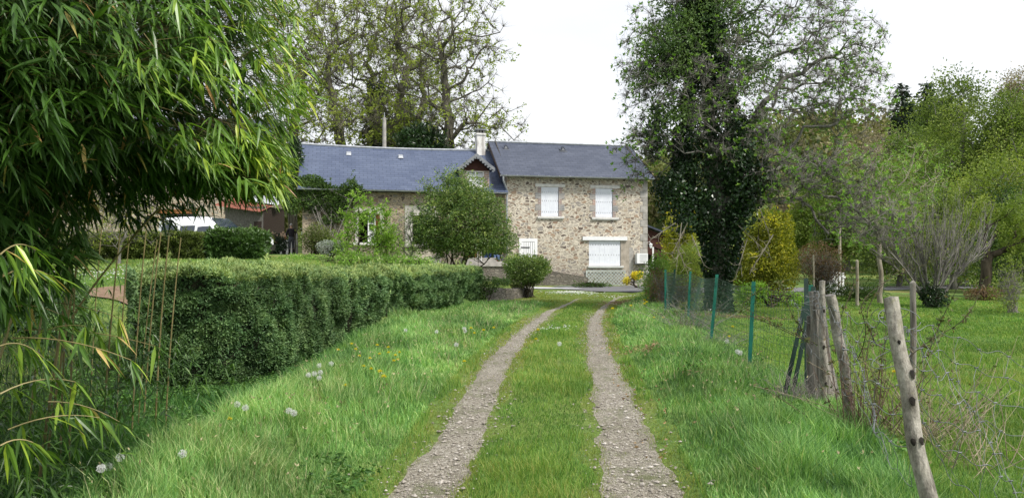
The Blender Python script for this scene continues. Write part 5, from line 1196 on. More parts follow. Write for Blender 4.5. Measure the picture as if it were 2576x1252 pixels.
# ------------------------------------------------------------------ woods on the hill, right
wood = [  # u, y, top v, half width px, leaf, label
 (2420, 46, 172, 130, 'wood_green', 'tall rounded green tree, highest of the wood edge'),
 (2545, 44, 235, 95, 'wood_green', 'green tree at the right edge of the picture'),
 (2310, 52, 300, 95, 'wood_green', 'olive green tree left of the tallest rounded tree'),
 (2520, 36, 400, 95, 'wood_bright', 'yellow green tree low at the right edge'),
 (2540, 34, 500, 90, 'deep', 'deep green bushy tree under the yellow green tree'),
 (2240, 60, 330, 80, 'wood_brown', 'brownish bare tree on the hill left of the green wood'),
 (2180, 72, 335, 75, 'wood_brown', 'far brownish tree at the left end of the hill wood'),
 (2290, 84, 262, 45, 'wood_bright', 'small bright green tree below the dark firs'),
 (2370, 78, 240, 70, 'wood_green', 'olive tree standing behind the tallest rounded tree'),
 (2560, 95, 165, 50, 'wood_brown', 'bare far tree on the skyline at the right edge'),
 (2130, 64, 420, 80, 'wood_green', 'green tree at the foot of the hill behind the white gate'),
 (2060, 70, 470, 70, 'wood_green', 'green tree behind the brown twiggy shrub'),
 (2400, 40, 470, 80, 'wood_green', 'green tree behind the bare coppiced shrub'),
 (2260, 44, 520, 80, 'wood_green', 'low green tree behind the slim meadow tree'),
 (1985, 80, 500, 60, 'wood_brown', 'brown leafless tree far behind the golden conifer')]
for k, (u, y, v, hw, lm, lab) in enumerate(wood):
    b = on(u, y); top = P(u, v, y)[2]-b[2]; rx = hw/F*y; lsz = .0037*y
    nl = int(min(22000, 8000+rx*top*600))
    bl = [((0, 0, top*.62), (rx*.95, rx*.8, top*.36), 3), ((0, 0, top*.80), (rx*.6, rx*.5, top*.2), 1), ((-rx*.3, 0, top*.4), (rx*.85, rx*.7, top*.26), 1.2), ((rx*.35, 0, top*.38), (rx*.8, rx*.7, top*.3), 1.2), ((0, 0, top*.2), (rx*.8, rx*.6, top*.15), .5)]
    bare = lm == 'wood_brown'
    tree('woodland_tree', lab, b, [(0, 0, -.3), (.1, 0, top*.3), (0, 0, top*.6), (.1, 0, top*.9)], .02*top+.05, bl, 150 if not bare else 260, LM[lm], BK['grey'], nl if not bare else int(nl*.55), lsz*(1 if not bare else .8), 'trees at the edge of the hill wood',
         tip=.018, step=.8, wig=.2, seed=100+k, spread=.32, leaf_r=6, rndp=1., ntwig=600 if not bare else 3200, twl=.8, shell=.45, width=.6)
conifer(2268, 66, P(2268, 208, 66)[2], 2.9, 'dark fir on the skyline, left of the pair', seed=141, size=.5, n=6000)
conifer(2330, 64, P(2330, 205, 64)[2], 2.9, 'dark fir on the skyline, right of the pair', seed=142, size=.5, n=7000)
# far wood as one mass along the ridge and behind the garden on the left
def woodland():
    r = np.random.default_rng(150); lb = MB(); n = 0; P_ = []; C_ = []
    for k in range(330):
        if k < 215: y = r.uniform(95, 190); x = r.uniform(10, 190) if r.uniform() > .25 else r.uniform(10, 60)
        else: y = r.uniform(75, 120); x = r.uniform(-110, -24)
        if k < 215 and x/y < .17: continue
        z = h1(x, y); hh = r.uniform(7, 11)*(1 if k < 215 else 1.2); rr_ = r.uniform(3.0, 5.0); m = 420
        p = np.array([x, y, z+hh*.55])+np.array([rr_, rr_, hh*.5])*rdir(m, r)*(r.uniform(0, 1, m)**.3)[:, None]; P_.append(p); C_.append(np.clip(r.uniform(0, 1)+r.uniform(-.2, .2, m), 0, 1))
    p = np.vstack(P_); m = len(p); leaves(lb, p, rdir(m, r), .9, .6, np.concatenate(C_), r=r)
    o = lb.build('far_woodland', leafmat('far_woodland_leaf', [(.09, .12, .04), (.14, .17, .05), (.19, .20, .07), (.20, .17, .10), (.06, .09, .04)], .2, .7, .2, .03, .3)); tag(o, 'distant mixed wood on the hillside and along the horizon', 'wood', kind='stuff')
woodland()
# ------------------------------------------------------------------ wooden fence posts at the right
def postmat():
    m, nt, b = newmat('silver_post_wood'); v = coords(nt, (1, 1, .3)); n1 = noise(nt, v, 9, 6, .7); v2 = coords(nt, (1, 1, 1)); n2 = noise(nt, v2, 26, 5, .7)
    r1 = ramp(nt, n1, [(.34, (.10, .09, .07)), (.5, (.28, .26, .225)), (.64, (.47, .44, .39))]); r2 = ramp(nt, n2, [(.32, (.55, .53, .5)), (.55, (1.05, 1.05, 1.05)), (.75, (1.3, 1.28, 1.2))])
    c = mixc(nt, 1, r1.outputs[0], r2.outputs[0], 'MULTIPLY'); mk = ramp(nt, noise(nt, v2, 7, 6, .75), [(.60, (0, 0, 0)), (.68, (.7, .7, .7))]); c = mixc(nt, mk.outputs[0], c, (.21, .20, .10))
    ol = ramp(nt, noise(nt, v2, 3.2, 4, .6), [(.64, (0, 0, 0)), (.67, (.8, .8, .8))]); c = mixc(nt, ol.outputs[0], c, (.04, .032, .025))
    L(nt, c, b.inputs['Base Color']); b.inputs['Roughness'].default_value = .9; bump(nt, b, n1, 1.0, .03); return m
M['post'] = postmat()
M['knot'] = noisy('knot_hole', (.008, .007, .006), (.03, .025, .02), 20, .9, .4, .01)
def post(name, label, top, foot, r0, r1, knots=(), seed=1, group='leaning wooden posts'):
    """top, foot: world points; bark covered pole with a cut top and branch stubs"""
    r = np.random.default_rng(seed); foot = np.array(foot, float); top = np.array(top, float); root = empty(name, tuple(foot), 0, label, 'post', group)
    n, s = 44, 18; t = np.linspace(0, 1, n); ax = foot[None]*0+(top-foot)[None]*t[:, None]; ax[:, 0] += .012*np.sin(t*5+seed)+.006*np.sin(t*17+seed); ax[:, 1] += .01*np.sin(t*4+seed*2)
    th = np.arange(s)/s*2*math.pi; rad = (r0+(r1-r0)*t)[:, None]*(1+.05*np.sin(th*2+seed)[None]+.07*(vn(t[:, None]*1.5+th[None]*0, th[None]*.6+t[:, None]*0, .12, seed)-.5)*2+.05*(vn(t[:, None]*1.5+th[None]*0, th[None]*.5+t[:, None]*0, .05, seed+2)-.5))
    for (kt, ka, _) in knots: rad = rad*(1+.28*np.exp(-((t[:, None]-kt)/.022)**2-((np.angle(np.exp(1j*(th[None]-ka))))/.5)**2))
    d = unit(top-foot); a = unit(np.cross(d, np.array([0, 1., 0]))); b = np.cross(a, d)
    V = ax[:, None]+rad[..., None]*(a*np.cos(th)[None, :, None]+b*np.sin(th)[None, :, None])
    mb = MB(); i = np.arange(n-1)[:, None]*s; j = np.arange(s)[None]; jn = (j+1) % s
    mb.add(V.reshape(-1, 3), np.stack([i+j, i+s+j, i+s+jn, i+jn], -1).reshape(-1, 4)); p = mb.build('pole', M['post'], root, smooth=True)
    mb = MB(); cap = np.vstack([V[-1], ax[-1][None]+d*.008]); mb.add(cap, [((k+1) % s, k, s) for k in range(s)]); mb.build('cut_top', M['greyboard'], root)
    for (kt, ka, kr) in knots:
        k = int(kt*(n-1)); c = ax[k]+(rad[k][int(round((ka % (2*math.pi))/(2*math.pi)*s)) % s]*1.04)*(a*math.cos(ka)+b*math.sin(ka)); o_ = unit(a*math.cos(ka)+b*math.sin(ka)); e1 = unit(np.cross(o_, d)); e2 = d
        q = [c+e1*kr*1.0*math.cos(x)*(1+.2*math.sin(3*x))+e2*kr*1.6*math.sin(x) for x in np.arange(9)/9*2*math.pi]; mb = MB(); mb.add(np.vstack([q, [c+o_*.004]]), [(x, (x+1) % 9, 9) for x in range(9)]); mb.build('knot', M['knot'], p)
    return root
def g0(x, y): return (x, y, h1(x, y)-.12)
f1 = g0(2.26, 3.92); A_ = -math.pi/2
post('wooden_post', 'nearest leaning round post with dark knot holes', P(2232, 748, 4.15), f1, .047, .040, [(.50, -1.75, .014), (.63, -1.35, .016), (.74, -2.1, .018), (.49, -1.0, .013), (.30, -1.5, .010), (.86, -1.3, .008)], 3)
post('wooden_post', 'second leaning pole, just right of the old split post', P(2091, 742, 6.75), (3.11, 6.9, h1(3.11, 6.9)-.1), .048, .044, [(.66, -1.6, .013), (.35, -1.9, .01)], 5)
post('wooden_post', 'thin bark covered stake in front of the old split post', P(2071, 706, 7.7), (3.17, 7.75, h1(3.17, 7.75)-.1), .040, .026, [(.55, -1.5, .014), (.3, -1.9, .014), (.8, -1.5, .012)], 7)
# old split post
def oldpost():
    foot = np.array([3.34, 8.1, h1(3.34, 8.1)-.1]); top = P(2050, 733, 8.1); root = empty('old_split_post', tuple(foot), 0, 'thick weathered split post bound with wire among the stakes', 'post')
    for k, (dx, dy, r0, r1, hh, tx) in enumerate(((0, 0, .11, .075, 1., 0), (.12, .03, .085, .04, .93, -.11), (-.1, .05, .06, .05, .8, .06))):
        mb = MB(); n, s = 26, 16; t = np.linspace(0, 1, n); th = np.arange(s)/s*2*math.pi; v = (top-foot)*hh
        ax = t[:, None]*v[None]+np.array([dx, dy, 0])+np.array([tx, 0, 0])*t[:, None]; rad = (r0+(r1-r0)*t)[:, None]*(1+.3*(vn(th[None]*2+t[:, None]*.3, th[None]*0+t[:, None]*.8, .5, k)-.5)*2)
        V = ax[:, None]+np.stack([rad*np.cos(th), rad*np.sin(th)*.8, rad*0], -1); i = np.arange(n-1)[:, None]*s; j = np.arange(s)[None]; jn = (j+1) % s
        mb.add(V.reshape(-1, 3), np.stack([i+j, i+jn, i+s+jn, i+s+j], -1).reshape(-1, 4)); mb.add(V[-1], [tuple(range(s))]); mb.build('split_timber', M['oldwood'], root)
    return root
m, nt, b = newmat('old_split_wood'); v = coords(nt, (6, 6, .5)); n1 = noise(nt, v, 3.2, 6, .65); r1 = ramp(nt, n1, [(.3, (.045, .04, .034)), (.45, (.15, .135, .115)), (.62, (.30, .28, .25)), (.8, (.42, .40, .36))]); L(nt, r1.outputs[0], b.inputs['Base Color']); b.inputs['Roughness'].default_value = .95; bump(nt, b, n1, 1, .04); M['oldwood'] = m
oldpost()
M['greenmetal'] = noisy('green_painted_metal', (.008, .10, .07), (.014, .15, .105), 6, .45, .1, .003)
M['greendark'] = noisy('dark_green_metal', (.012, .028, .022), (.02, .05, .038), 8, .5, .1, .003)
def tpost(parent, name, top, foot, w=.03, mat='greenmetal', holes=True):
    top = np.array(top, float); foot = np.array(foot, float); mb = MB(); d = top-foot
    for (a0, a1, b0, b1) in ((-w, w, 0, .006), (-.004, .004, .006, w*1.1)):
        q = lambda p: [p+np.array([a0, b0, 0]), p+np.array([a1, b0, 0]), p+np.array([a1, b1, 0]), p+np.array([a0, b1, 0])]
        mb.hexa(np.vstack([q(foot), q(top)]))
    return mb.build(name, M[mat], parent)
stakes = [((1968, 985), (2024, 770), 8.3), ((1990, 1000), (2040, 760), 8.5), ((2030, 1010), (2028, 700), 8.4), ((2052, 1015), (2046, 720), 8.6)]
for k, (fo, to, y) in enumerate(stakes):
    a = P(fo[0], fo[1], y); a[2] = h1(a[0], a[1])-.05; tp_ = P(to[0], to[1], y+.1); root = empty('metal_stake', tuple(a), 0, ['dark green metal stake leaning farthest left against the old post', 'dark green metal stake leaning beside the leftmost one', 'upright dark green metal stake left of the thin bark stake', 'short dark green stake pressed against the split post'][k], 'stake', 'dark metal stakes')
    tpost(root, 'stake_bar', tp_-a, (0, 0, 0), .024, 'greendark')
# ------------------------------------------------------------------ green mesh fence
pp = [(2040, 716, 8.7), (1896, 708, 10.1), (1804, 690, 13.0), (1737, 682, 17.4), (1674, 678, 19.6), (1697, 677, 22.4)]
ft = [(2036, 8.7), (1884, 10.1), (1786, 13.0), (1730, 17.4), (1674, 19.6), (1697, 22.4)]
o_ = on(1884, 10.1); fence = empty('wire_fence', tuple(o_), 0, 'green welded wire mesh fence on leaning green metal posts along the lane', 'fence')
tops = []; feet = []
for (u, v, y), (u2, y2) in zip(pp, ft):
    t_ = P(u, v, y); f_ = on(u2, y2); f_[2] -= .1; tops.append(t_); feet.append(f_); tpost(fence, 'post', t_-o_, f_-o_, .026)
M['greenwire'] = noisy('green_wire', (.025, .06, .042), (.045, .085, .06), 6, .5, 0)
mb = MB(); ww = .0024
tops = np.array(tops)-o_-np.array([0, 0, .06]); feet = np.array(feet)-o_+np.array([0, 0, .06])
rf = np.random.default_rng(90)
for k in range(len(tops)-1):
    L_ = np.linalg.norm((tops[k+1]-tops[k])[:2]); nv = int(L_/.085); sg = .05
    def pt(s, t):
        p = (feet[k]*(1-s)+feet[k+1]*s)*(1-t)+(tops[k]*(1-s)+tops[k+1]*s)*t
        p = p+np.array([0, 0, -sg*math.sin(s*math.pi)*t]); p = p+np.array([.04*math.sin(s*7+t*3), .05*math.sin(s*5+t*4+k), 0]); return p
    wv = ww*max(1, np.mean([feet[k][1]+o_[1]])/9)
    for i in range(nv+1): mb.tube([pt(i/nv, t) for t in np.linspace(0, 1, 5)], wv*.8, 3, cap=False)
    for j in range(12): mb.tube([pt(s, j/11) for s in np.linspace(0, 1, 13)], wv, 3, cap=False)
mb.build('wire_mesh', M['greenwire'], fence)
# ------------------------------------------------------------------ sagging galvanised stock netting, right
M['steelwire'] = noisy('galvanised_wire', (.10, .11, .115), (.22, .235, .24), 8, .5, 0, metal=.4)
def netting():
    r = np.random.default_rng(91); o = on(2560, 5.2); root = empty('stock_netting', tuple(o), 0, 'loose sagging galvanised stock netting from the nearest post to the right edge', 'netting')
    def wires(name, top, bot, nx_, nz_, seed, rad=.0021):
        # top, bot: polylines of world points (same count)
        top = np.array(top, float); bot = np.array(bot, float); d = np.linspace(0, 1, len(top)); s = np.linspace(0, 1, 60)
        T = np.stack([np.interp(s, d, top[:, k]) for k in range(3)], 1); B_ = np.stack([np.interp(s, d, bot[:, k]) for k in range(3)], 1); mb = MB()
        def p(si, t):
            i = si*(len(s)-1); q = T*t+B_*(1-t); c = np.stack([np.interp(i, np.arange(len(s)), q[:, k]) for k in range(3)]); c[2] += -.05*math.sin(si*math.pi*3+seed)*t; c[1] += .1*math.sin(si*6+t*4+seed); c[0] += .03*math.sin(si*9+t*7+seed); c[2] += .018*math.sin(si*37+t*11); return c
        for j in range(nz_+1):
            t = (j/nz_)**.9; mb.tube([p(x, t)-o for x in np.linspace(0, 1, 70)], rad, 4, cap=False)
        for i in range(nx_+1):
            x = i/nx_
            for j in range(nz_):
                t0, t1 = (j/nz_)**.9, ((j+1)/nz_)**.9; jx = r.normal()*.012; a, b_ = p(x, t0), p(min(1, max(0, x+jx)), t1); mb.tube([a-o, (a+b_)/2-o+r.normal(size=3)*.02, b_-o], rad*.8, 4, cap=False)
                mb.tube([b_-o-np.array([.012, 0, 0]), b_-o+np.array([.012, 0, .003])], rad*1.9, 4, cap=False)
        mb.build(name, M['steelwire'], root, smooth=True)
    wires('mesh_panel', [P(2236, 790, 4.3), P(2300, 842, 4.5), P(2400, 850, 4.8), P(2500, 868, 5.0), P(2640, 960, 5.2)], [P(2330, 1050, 4.2)+np.array([0, 0, -.05]), P(2400, 1200, 4.3), P(2480, 1260, 4.3), P(2560, 1330, 4.3), P(2700, 1400, 4.3)], 9, 6, 1)
    wires('mesh_panel', [P(2060, 760, 7.2), P(2110, 790, 6.6), P(2150, 800, 5.8), P(2200, 800, 5.0), P(2236, 800, 4.4)], [P(2110, 985, 6.6), P(2160, 1000, 6.2), P(2190, 1090, 5.6), P(2230, 1160, 4.9), P(2330, 1230, 4.4)], 9, 6, 2, .0024)
    wires('mesh_panel', [P(2000, 750, 8.6), P(2030, 740, 8.2), P(2065, 745, 7.6)], [P(1995, 860, 8.5), P(2030, 880, 8.1), P(2075, 900, 7.4)], 5, 4, 3, .0024)
    for k in range(9):
        c = P(r.uniform(2030, 2100), r.uniform(735, 800), 7.8); a = np.linspace(0, r.uniform(4, 9), 30); rr = r.uniform(.04, .14); mb = MB()
        mb.tube([c-o+np.array([rr*math.cos(x)*1.1, rr*.6*math.sin(x), rr*.55*math.sin(x+k)+.012*x]) for x in a], .0022, 4, cap=False); mb.build('loose_wire', M['steelwire'], root, smooth=True)
    for k in range(5):
        c = P(2236+r.uniform(0, 30), 800+r.uniform(-30, 120), 4.35); a = np.linspace(0, r.uniform(3, 7), 24); rr = r.uniform(.06, .12); mb = MB()
        mb.tube([c-o+np.array([rr*math.cos(x), rr*.5*math.sin(x), rr*.5*math.sin(x+k)]) for x in a], .0022, 4, cap=False); mb.build('loose_wire', M['steelwire'], root, smooth=True)
netting()
# ------------------------------------------------------------------ brambles and dead stems round the posts
def stems(name, label, cat, lines, mat, leafm=None, group=None, rad=.006, nleaf=14, seed=1, lsz=.04):
    r = np.random.default_rng(seed)
    for k, (pts, lab) in enumerate(zip(lines, label)):
        W_ = np.array([P(*q) for q in pts]); o = W_[0].copy(); root = empty(name, tuple(o), 0, lab, cat, group); s = np.linspace(0, 1, len(W_)); t = np.linspace(0, 1, 18)
        c = np.stack([np.interp(t, s, W_[:, j]) for j in range(3)], 1); c = np.stack([np.convolve(np.pad(c[:, j], 2, 'edge'), np.ones(5)/5, 'valid') for j in range(3)], 1)-o
        mb = MB(); mb.tube(c, np.linspace(rad, rad*.4, 18), 5, cap=False); pr = c[r.integers(2, 17, 9)]; twigs(mb, pr, rdir(9, r), r.uniform(.05, .16, 9), rad*.45); mb.build('stem', mat, root, smooth=True)
        if leafm is not None:
            i = r.integers(1, 18, nleaf); p = np.repeat(c[i], 3, 0)+r.normal(size=(nleaf*3, 3))*.012; lb = MB(); leaves(lb, p, rdir(nleaf*3, r)+np.array([0, 0, .3]), lsz*r.uniform(.7, 1.3, nleaf*3), lsz*.55, r.uniform(0, 1, nleaf*3), r=r); lb.build('foliage', leafm, root)
LM['bramble'] = leafmat('bramble_leaf', [(.07, .10, .035), (.11, .15, .05), (.17, .13, .07)], .3, .6)
br_ = [[(2065, 875, 7.2), (1950, 820, 8.2), (1880, 790, 9.2), (1830, 775, 9.6), (1680, 785, 10.3)], [(2065, 870, 7.0), (2000, 840, 7.6), (1900, 790, 8.4), (1840, 752, 9.0)], [(1860, 772, 9.8), (1900, 735, 9.9), (1960, 705, 9.6), (2060, 700, 8.8)],
       [(2150, 920, 6.8), (2190, 830, 6.5), (2150, 760, 6.6), (2250, 690, 6.8), (2400, 640, 7.4)], [(2100, 900, 7.2), (2110, 800, 7.0), (2160, 700, 7.1), (2100, 640, 7.4)], [(2330, 900, 6.2), (2370, 800, 6.4), (2420, 700, 6.4)], [(2250, 930, 5.9), (2330, 860, 6.0), (2440, 800, 6.2), (2480, 690, 6.5)],
       [(2210, 880, 6.6), (2170, 790, 6.8), (2230, 700, 7), (2300, 660, 7.2)], [(2030, 850, 8.2), (1990, 790, 8.4), (1960, 700, 8.8)]]
stems('bramble', ['thorny bramble stem arching left over the mesh fence', 'bramble stem crossing from the posts toward the second green post', 'bramble stem curving above the mesh fence top', 'bramble arching high between the second pole and the nearest post', 'bramble rising behind the thin stake', 'bramble rising behind the nearest post', 'long bramble leaning right behind the stock netting', 'dark bramble stem between the two leaning poles', 'short bramble left of the metal stakes'], 'bramble', br_, BK['dark'], LM['bramble'], 'brambles round the posts', .0045, 20, 92)
rd = np.random.default_rng(93)
def deadbrush(name, label, u, v, y, n, hmax, spread, mat, seed, leafm=None, up=1.):
    r = np.random.default_rng(seed); b = on(u, y); root = empty(name, tuple(b), 0, label, 'dead stems', 'dead stems round the posts'); mb = MB(); E_ = []
    for k in range(n):
        s = np.array([r.normal()*spread*.4, r.normal()*spread*.3, -.03]); hh = hmax*r.uniform(.35, 1); e = s+np.array([r.normal()*spread, r.normal()*spread*.5, hh*up]); m = (s+e)/2+r.normal(size=3)*.08
        t = np.linspace(0, 1, 7)[:, None]; c = (1-t)**2*s+2*t*(1-t)*m+t*t*e; mb.tube(c, np.linspace(.0042, .0015, 7)*r.uniform(.6, 1.4), 4, cap=False); twigs(mb, c[r.integers(1, 6, 5)], unit(rdir(5, r)+np.array([0, 0, .7])), r.uniform(.05, .22, 5), .0018); E_.append(c)
    mb.build('stems', mat, root, smooth=True)
    if leafm is not None:
        P_ = np.vstack(E_); k = r.integers(0, len(P_), n*5); lb = MB(); leaves(lb, P_[k], rdir(len(k), r), .04, .02, r.uniform(0, 1, len(k)), r=r); lb.build('foliage', leafm, root)
BK['straw'] = noisy('dry_stem', (.22, .17, .11), (.42, .36, .26), 9, .9, 0)
deadbrush('dead_brush', 'grey dead stems at the foot of the split post', 2010, 0, 8.0, 60, .45, .22, BK['twig'], 94)
deadbrush('dead_brush', 'reddish dead stems between the second pole and the nearest post', 2180, 0, 6.6, 60, 1.15, .3, noisy('red_dead_stem', (.07, .04, .03), (.20, .13, .10), 9, .9, 0), 95, LM['bramble'])
deadbrush('dead_brush', 'pale dry stems behind the stock netting', 2330, 0, 6.6, 55, 1.0, .45, BK['straw'], 96, LM['bramble'])
deadbrush('dead_brush', 'pale dry stalks sagging at the right edge', 2480, 0, 5.8, 26, .75, .5, BK['straw'], 97)
deadbrush('dead_brush', 'thin dry twigs at the foot of the second green fence post', 1800, 0, 12.6, 40, .35, .35, BK['twig'], 98)
deadbrush('dead_brush', 'brown dead twigs at the foot of the first green fence post', 1880, 0, 10.0, 30, .22, .3, BK['straw'], 99)
deadbrush('dead_brush', 'leafy dead tangle where the bramble crosses the mesh fence', 1740, 0, 15.5, 70, .8, .6, BK['twig'], 103, LM['bramble'])
# garden posts, gate and fence by the far drive
def gpost(u, y, hgt, r0, lab, mat='pale', nm='garden_post'):
    b = on(u, y); mb = MB(); mb.tube([(0, 0, -.1), (.01, 0, hgt*.5), (0, 0, hgt)], [r0, r0*.95, r0*.9], 8); mb.tube([(0, 0, hgt), (0, 0, hgt+.03)], [r0*.9, r0*.3], 8); o = mb.build(nm, BK[mat] if mat in BK else M[mat], None, True); o.location = tuple(b); tag(o, lab, 'post', 'posts on the meadow')
gpost(2156, 24, 1.45, .05, 'pale round post between the white gate and the slim tree'); gpost(2112, 31, 3.0, .06, 'tall pale post with cross arm beside the white gate'); gpost(2046, 26, 1.6, .035, 'thin post before the brown twiggy shrub'); gpost(2296, 9.8, 1.3, .04, 'old grey post far behind the nearest leaning post', 'oldwood')
gb = on(2098, 30); G_ = empty('garden_gate', tuple(gb), R(20), 'small white slatted gate beside the tall pale post', 'gate')
mb = MB()
for i in range(7): mb.box((-.55+i*.16, 0, .05), (-.45+i*.16, .02, .95+.06*math.sin(i/6*math.pi)))
mb.build('slats', M['white'], G_); mb = MB(); mb.box((-.6, .021, .2), (.6, .05, .28)); mb.box((-.6, .021, .72), (.6, .05, .8)); mb.build('rail', M['white'], G_)
# utility pole behind the cottage
b = on(967, 52); mb = MB(); tz_ = P(967, 296, 52)[2]-b[2]; mb.tube([(0, 0, -.5), (0, 0, tz_*.7), (0, 0, tz_)], [.17, .14, .12], 10); U_ = empty('utility_pole', tuple(b), 0, 'grey concrete utility pole behind the cottage roof', 'utility pole'); mb.build('pole', M['concrete'], U_, True)
mb = MB(); mb.tube([(0, 0, tz_), (0, 0, tz_+.35)], .03, 6); mb.tube([(-.2, 0, tz_-.1), (.2, 0, tz_-.1)], .03, 6); mb.build('insulator', M['zinc'], U_)
# ------------------------------------------------------------------ barn, sheds, van, people
b = on(330, 54); bx_ = empty('stone_barn', (b[0], b[1], b[2]-.3), R(6), 'big pale rubble stone barn seen through the bamboo behind the van', 'barn')
mb = MB(); wall_holes(mb, -11, 9, 0, 7.6, [(-4.0, -2.6, 2.6, 4.0), (2.0, 4.4, 0.02, 3.2), (-8.0, -6.6, 0.8, 2.9)], 0, .3); mb.add([(9, 0, 0), (9, 8, 0), (9, 8, 7.6), (9, 4, 10.7), (9, 0, 7.6)], [(0, 1, 2, 3, 4)]); mb.add([(-11, 0, 0), (-11, 8, 0), (-11, 8, 7.6), (-11, 4, 10.7), (-11, 0, 7.6)], [(4, 3, 2, 1, 0)]); mb.add([(-11, 8, 0), (9, 8, 0), (9, 8, 7.6), (-11, 8, 7.6)], [(3, 2, 1, 0)])
mb.build('wall', M['barn_stone'], bx_); roof_mesh('roof', -11.3, 9.3, -.4, 7.4, 4, 10.8, 8.4, 7.4, .12, M['slate2'], bx_, .1)
mb = MB(); mb.box((-11, 1, 0), (9, 1.1, 7)); mb.build('interior', M['black'], bx_)
for q0_, q1_ in (((-4.2, -.03, 4.0), (-2.4, .1, 4.2)), ((1.8, -.03, 3.2), (4.6, .1, 3.5))): mb = MB(); mb.box(q0_, q1_); mb.build('lintel', M['orangewood'], bx_)
# board shed with rusty roof
def shed():
    Y = 47.; a = P(566, 560, Y); o = np.array([a[0], Y, h1(a[0], Y)-.1]); S_ = empty('board_shed', tuple(o), R(-8), 'grey board shed with rusty red and silvery sheet roof beside the cottage', 'shed')
    w = 2.5; hf = 3.05
    mb = MB(); n = 22
    for i in range(n):
        x = i*w/n; mb.box((x+.006, 0, 0), (x+w/n-.006, .03, hf-.002*i))
    mb.build('board_wall', M['greyboard'], S_)
    mb = MB(); mb.box((1.5, -.03, .9), (w, -.005, 1.0)); mb.box((0, -.03, 1.9), (1.3, -.005, 2.0)); mb.slab([(.2, -.035, 1.0), (.3, -.035, 1.0), (1.2, -.035, 1.9), (1.1, -.035, 1.9)], (0, .02, 0)); mb.build('rail', M['greyboard'], S_)
    mb = MB(); mb.box((1.9, .005, 0), (w-.1, -.002, 2.1)); mb.build('doorway', M['darkwood'], S_)
    for nm, x0, x1, z0, z1, m in (('roof', -.45, w+.1, hf+.02, hf+.85, M['rust']),):
        mb = MB(); xs_ = np.linspace(x0, x1, 60)
        for i in range(59):
            z = lambda x: .02*math.sin(x*40); xa, xb = xs_[i], xs_[i+1]; sl_ = lambda x: -.14*(x-x0)
            mb.add([(xa, -.6, z0+z(xa)+sl_(xa)), (xb, -.6, z0+z(xb)+sl_(xb)), (xb, 2.2, z1+z(xb)+sl_(xb)), (xa, 2.2, z1+z(xa)+sl_(xa))], [(0, 1, 2, 3)])
        mb.build(nm, m, S_)
    mb = MB(); xs_ = np.linspace(.7, w+.5, 50)
    for i in range(49):
        z = lambda x: .02*math.sin(x*40)-.14*(x+.7); xa, xb = xs_[i], xs_[i+1]; mb.add([(xa, 1.0, hf+.64+z(xa)), (xb, 1.0, hf+.64+z(xb)), (xb, 3.2, hf+1.42+z(xb)), (xa, 3.2, hf+1.42+z(xa))], [(0, 1, 2, 3)])
    mb.build('roof', M['galv'], S_)
    for x_ in (0, w-.05): mb = MB(); mb.box((x_, .04, 0), (x_+.05, 3, hf)); mb.build('side_wall', M['darkwood'], S_)
    ga_ = on(678, 45); g_ = empty('board_gate', tuple(ga_), R(-6), 'bleached orange brown board gate with diagonal brace beside the shed', 'gate'); mb = MB()
    for i in range(8): mb.box((i*.13, 0, .05), (i*.13+.122, .025, 1.25+.12*math.sin(i*1.3)))
    mb.build('boards', M['pinkboard'], g_); mb = MB(); mb.slab([(0, -.03, .3), (0, -.03, .42), (1.02, -.03, 1.1), (1.02, -.03, .98)], (0, .025, 0)); mb.box((0, -.03, .9), (1.02, -.004, .98)) ; mb.build('brace', M['orangewood'], g_)
    mb = MB(); w0 = on(728, 44.5); mb.box((-.62, 0, -.1), (.32, .15, .78)); mb.box((-.66, -.03, .78), (.36, .18, .84)); o2 = mb.build('low_wall', M['lintel'], None); o2.location = tuple(w0); tag(o2, 'low pale rendered wall behind the standing man', 'wall')
    k = on(714, 42.6); mb = MB(); mb.tube([(0, 0, 0), (0, 0, .26)], [.1, .13], 12); mb.tube([(-.13, 0, .24), (-.09, 0, .36), (0, 0, .40), (.09, 0, .36), (.13, 0, .24)], .006, 4); o3 = mb.build('bucket', M['iron'], None, True); o3.location = tuple(k); tag(o3, 'dark bucket on the grass left of the standing man', 'bucket')
    gpx = on(747, 42.5); mb = MB(); mb.box((-.05, -.05, -.1), (.05, .05, 1.15)); mb.tube([(0, 0, 1.15), (0, 0, 1.2)], [.05, .01], 4); o4 = mb.build('gate_post', M['concrete'], None); o4.location = tuple(gpx); tag(o4, 'slim grey post just right of the standing man', 'post')
shed()
bush('garden_shrub', 'dark low conifer shrub behind the nose of the van', on(628, 41), [((0, 0, .9), (.95, .7, .5), 1)], LM['conifer'], 2600, .12, 6, seed=110, trim=.2)
bush('garden_shrub', 'rounded yellowish green shrub behind the nose of the van', on(652, 39.5), [((0, 0, .75), (.6, .5, .45), 1)], LM['privet'], 2400, .09, 6, seed=111)
bush('garden_shrub', 'dark green shrub between the van and the board gate', on(690, 40.5), [((0, 0, .55), (.75, .6, .55), 1)], LM['conifer'], 3000, .10, 6, seed=112)
for k, (u, y, lab) in enumerate(((300, 26, 'twiggy shrub with yellowish buds at the left end of the privet hedge'), (180, 25.5, 'twiggy shrub farthest left on the lawn'))):
    bb = on(u, y); tree('budding_shrub', lab, bb, [(0, 0, -.1), (0, 0, .3), (.05, 0, .7)], .05, [((0, 0, 2.0), (1.5, .8, 1.5), 2), ((.5, 0, 1.2), (1.4, .8, .8), 1)], 190, LM['oak'], BK['twig'], 2800, .07, 'budding shrubs on the lawn', 'shrub', tip=.007, step=.3, wig=.1, ntwig=900, twl=.4, seed=120+k, spread=.06, cluster=4)
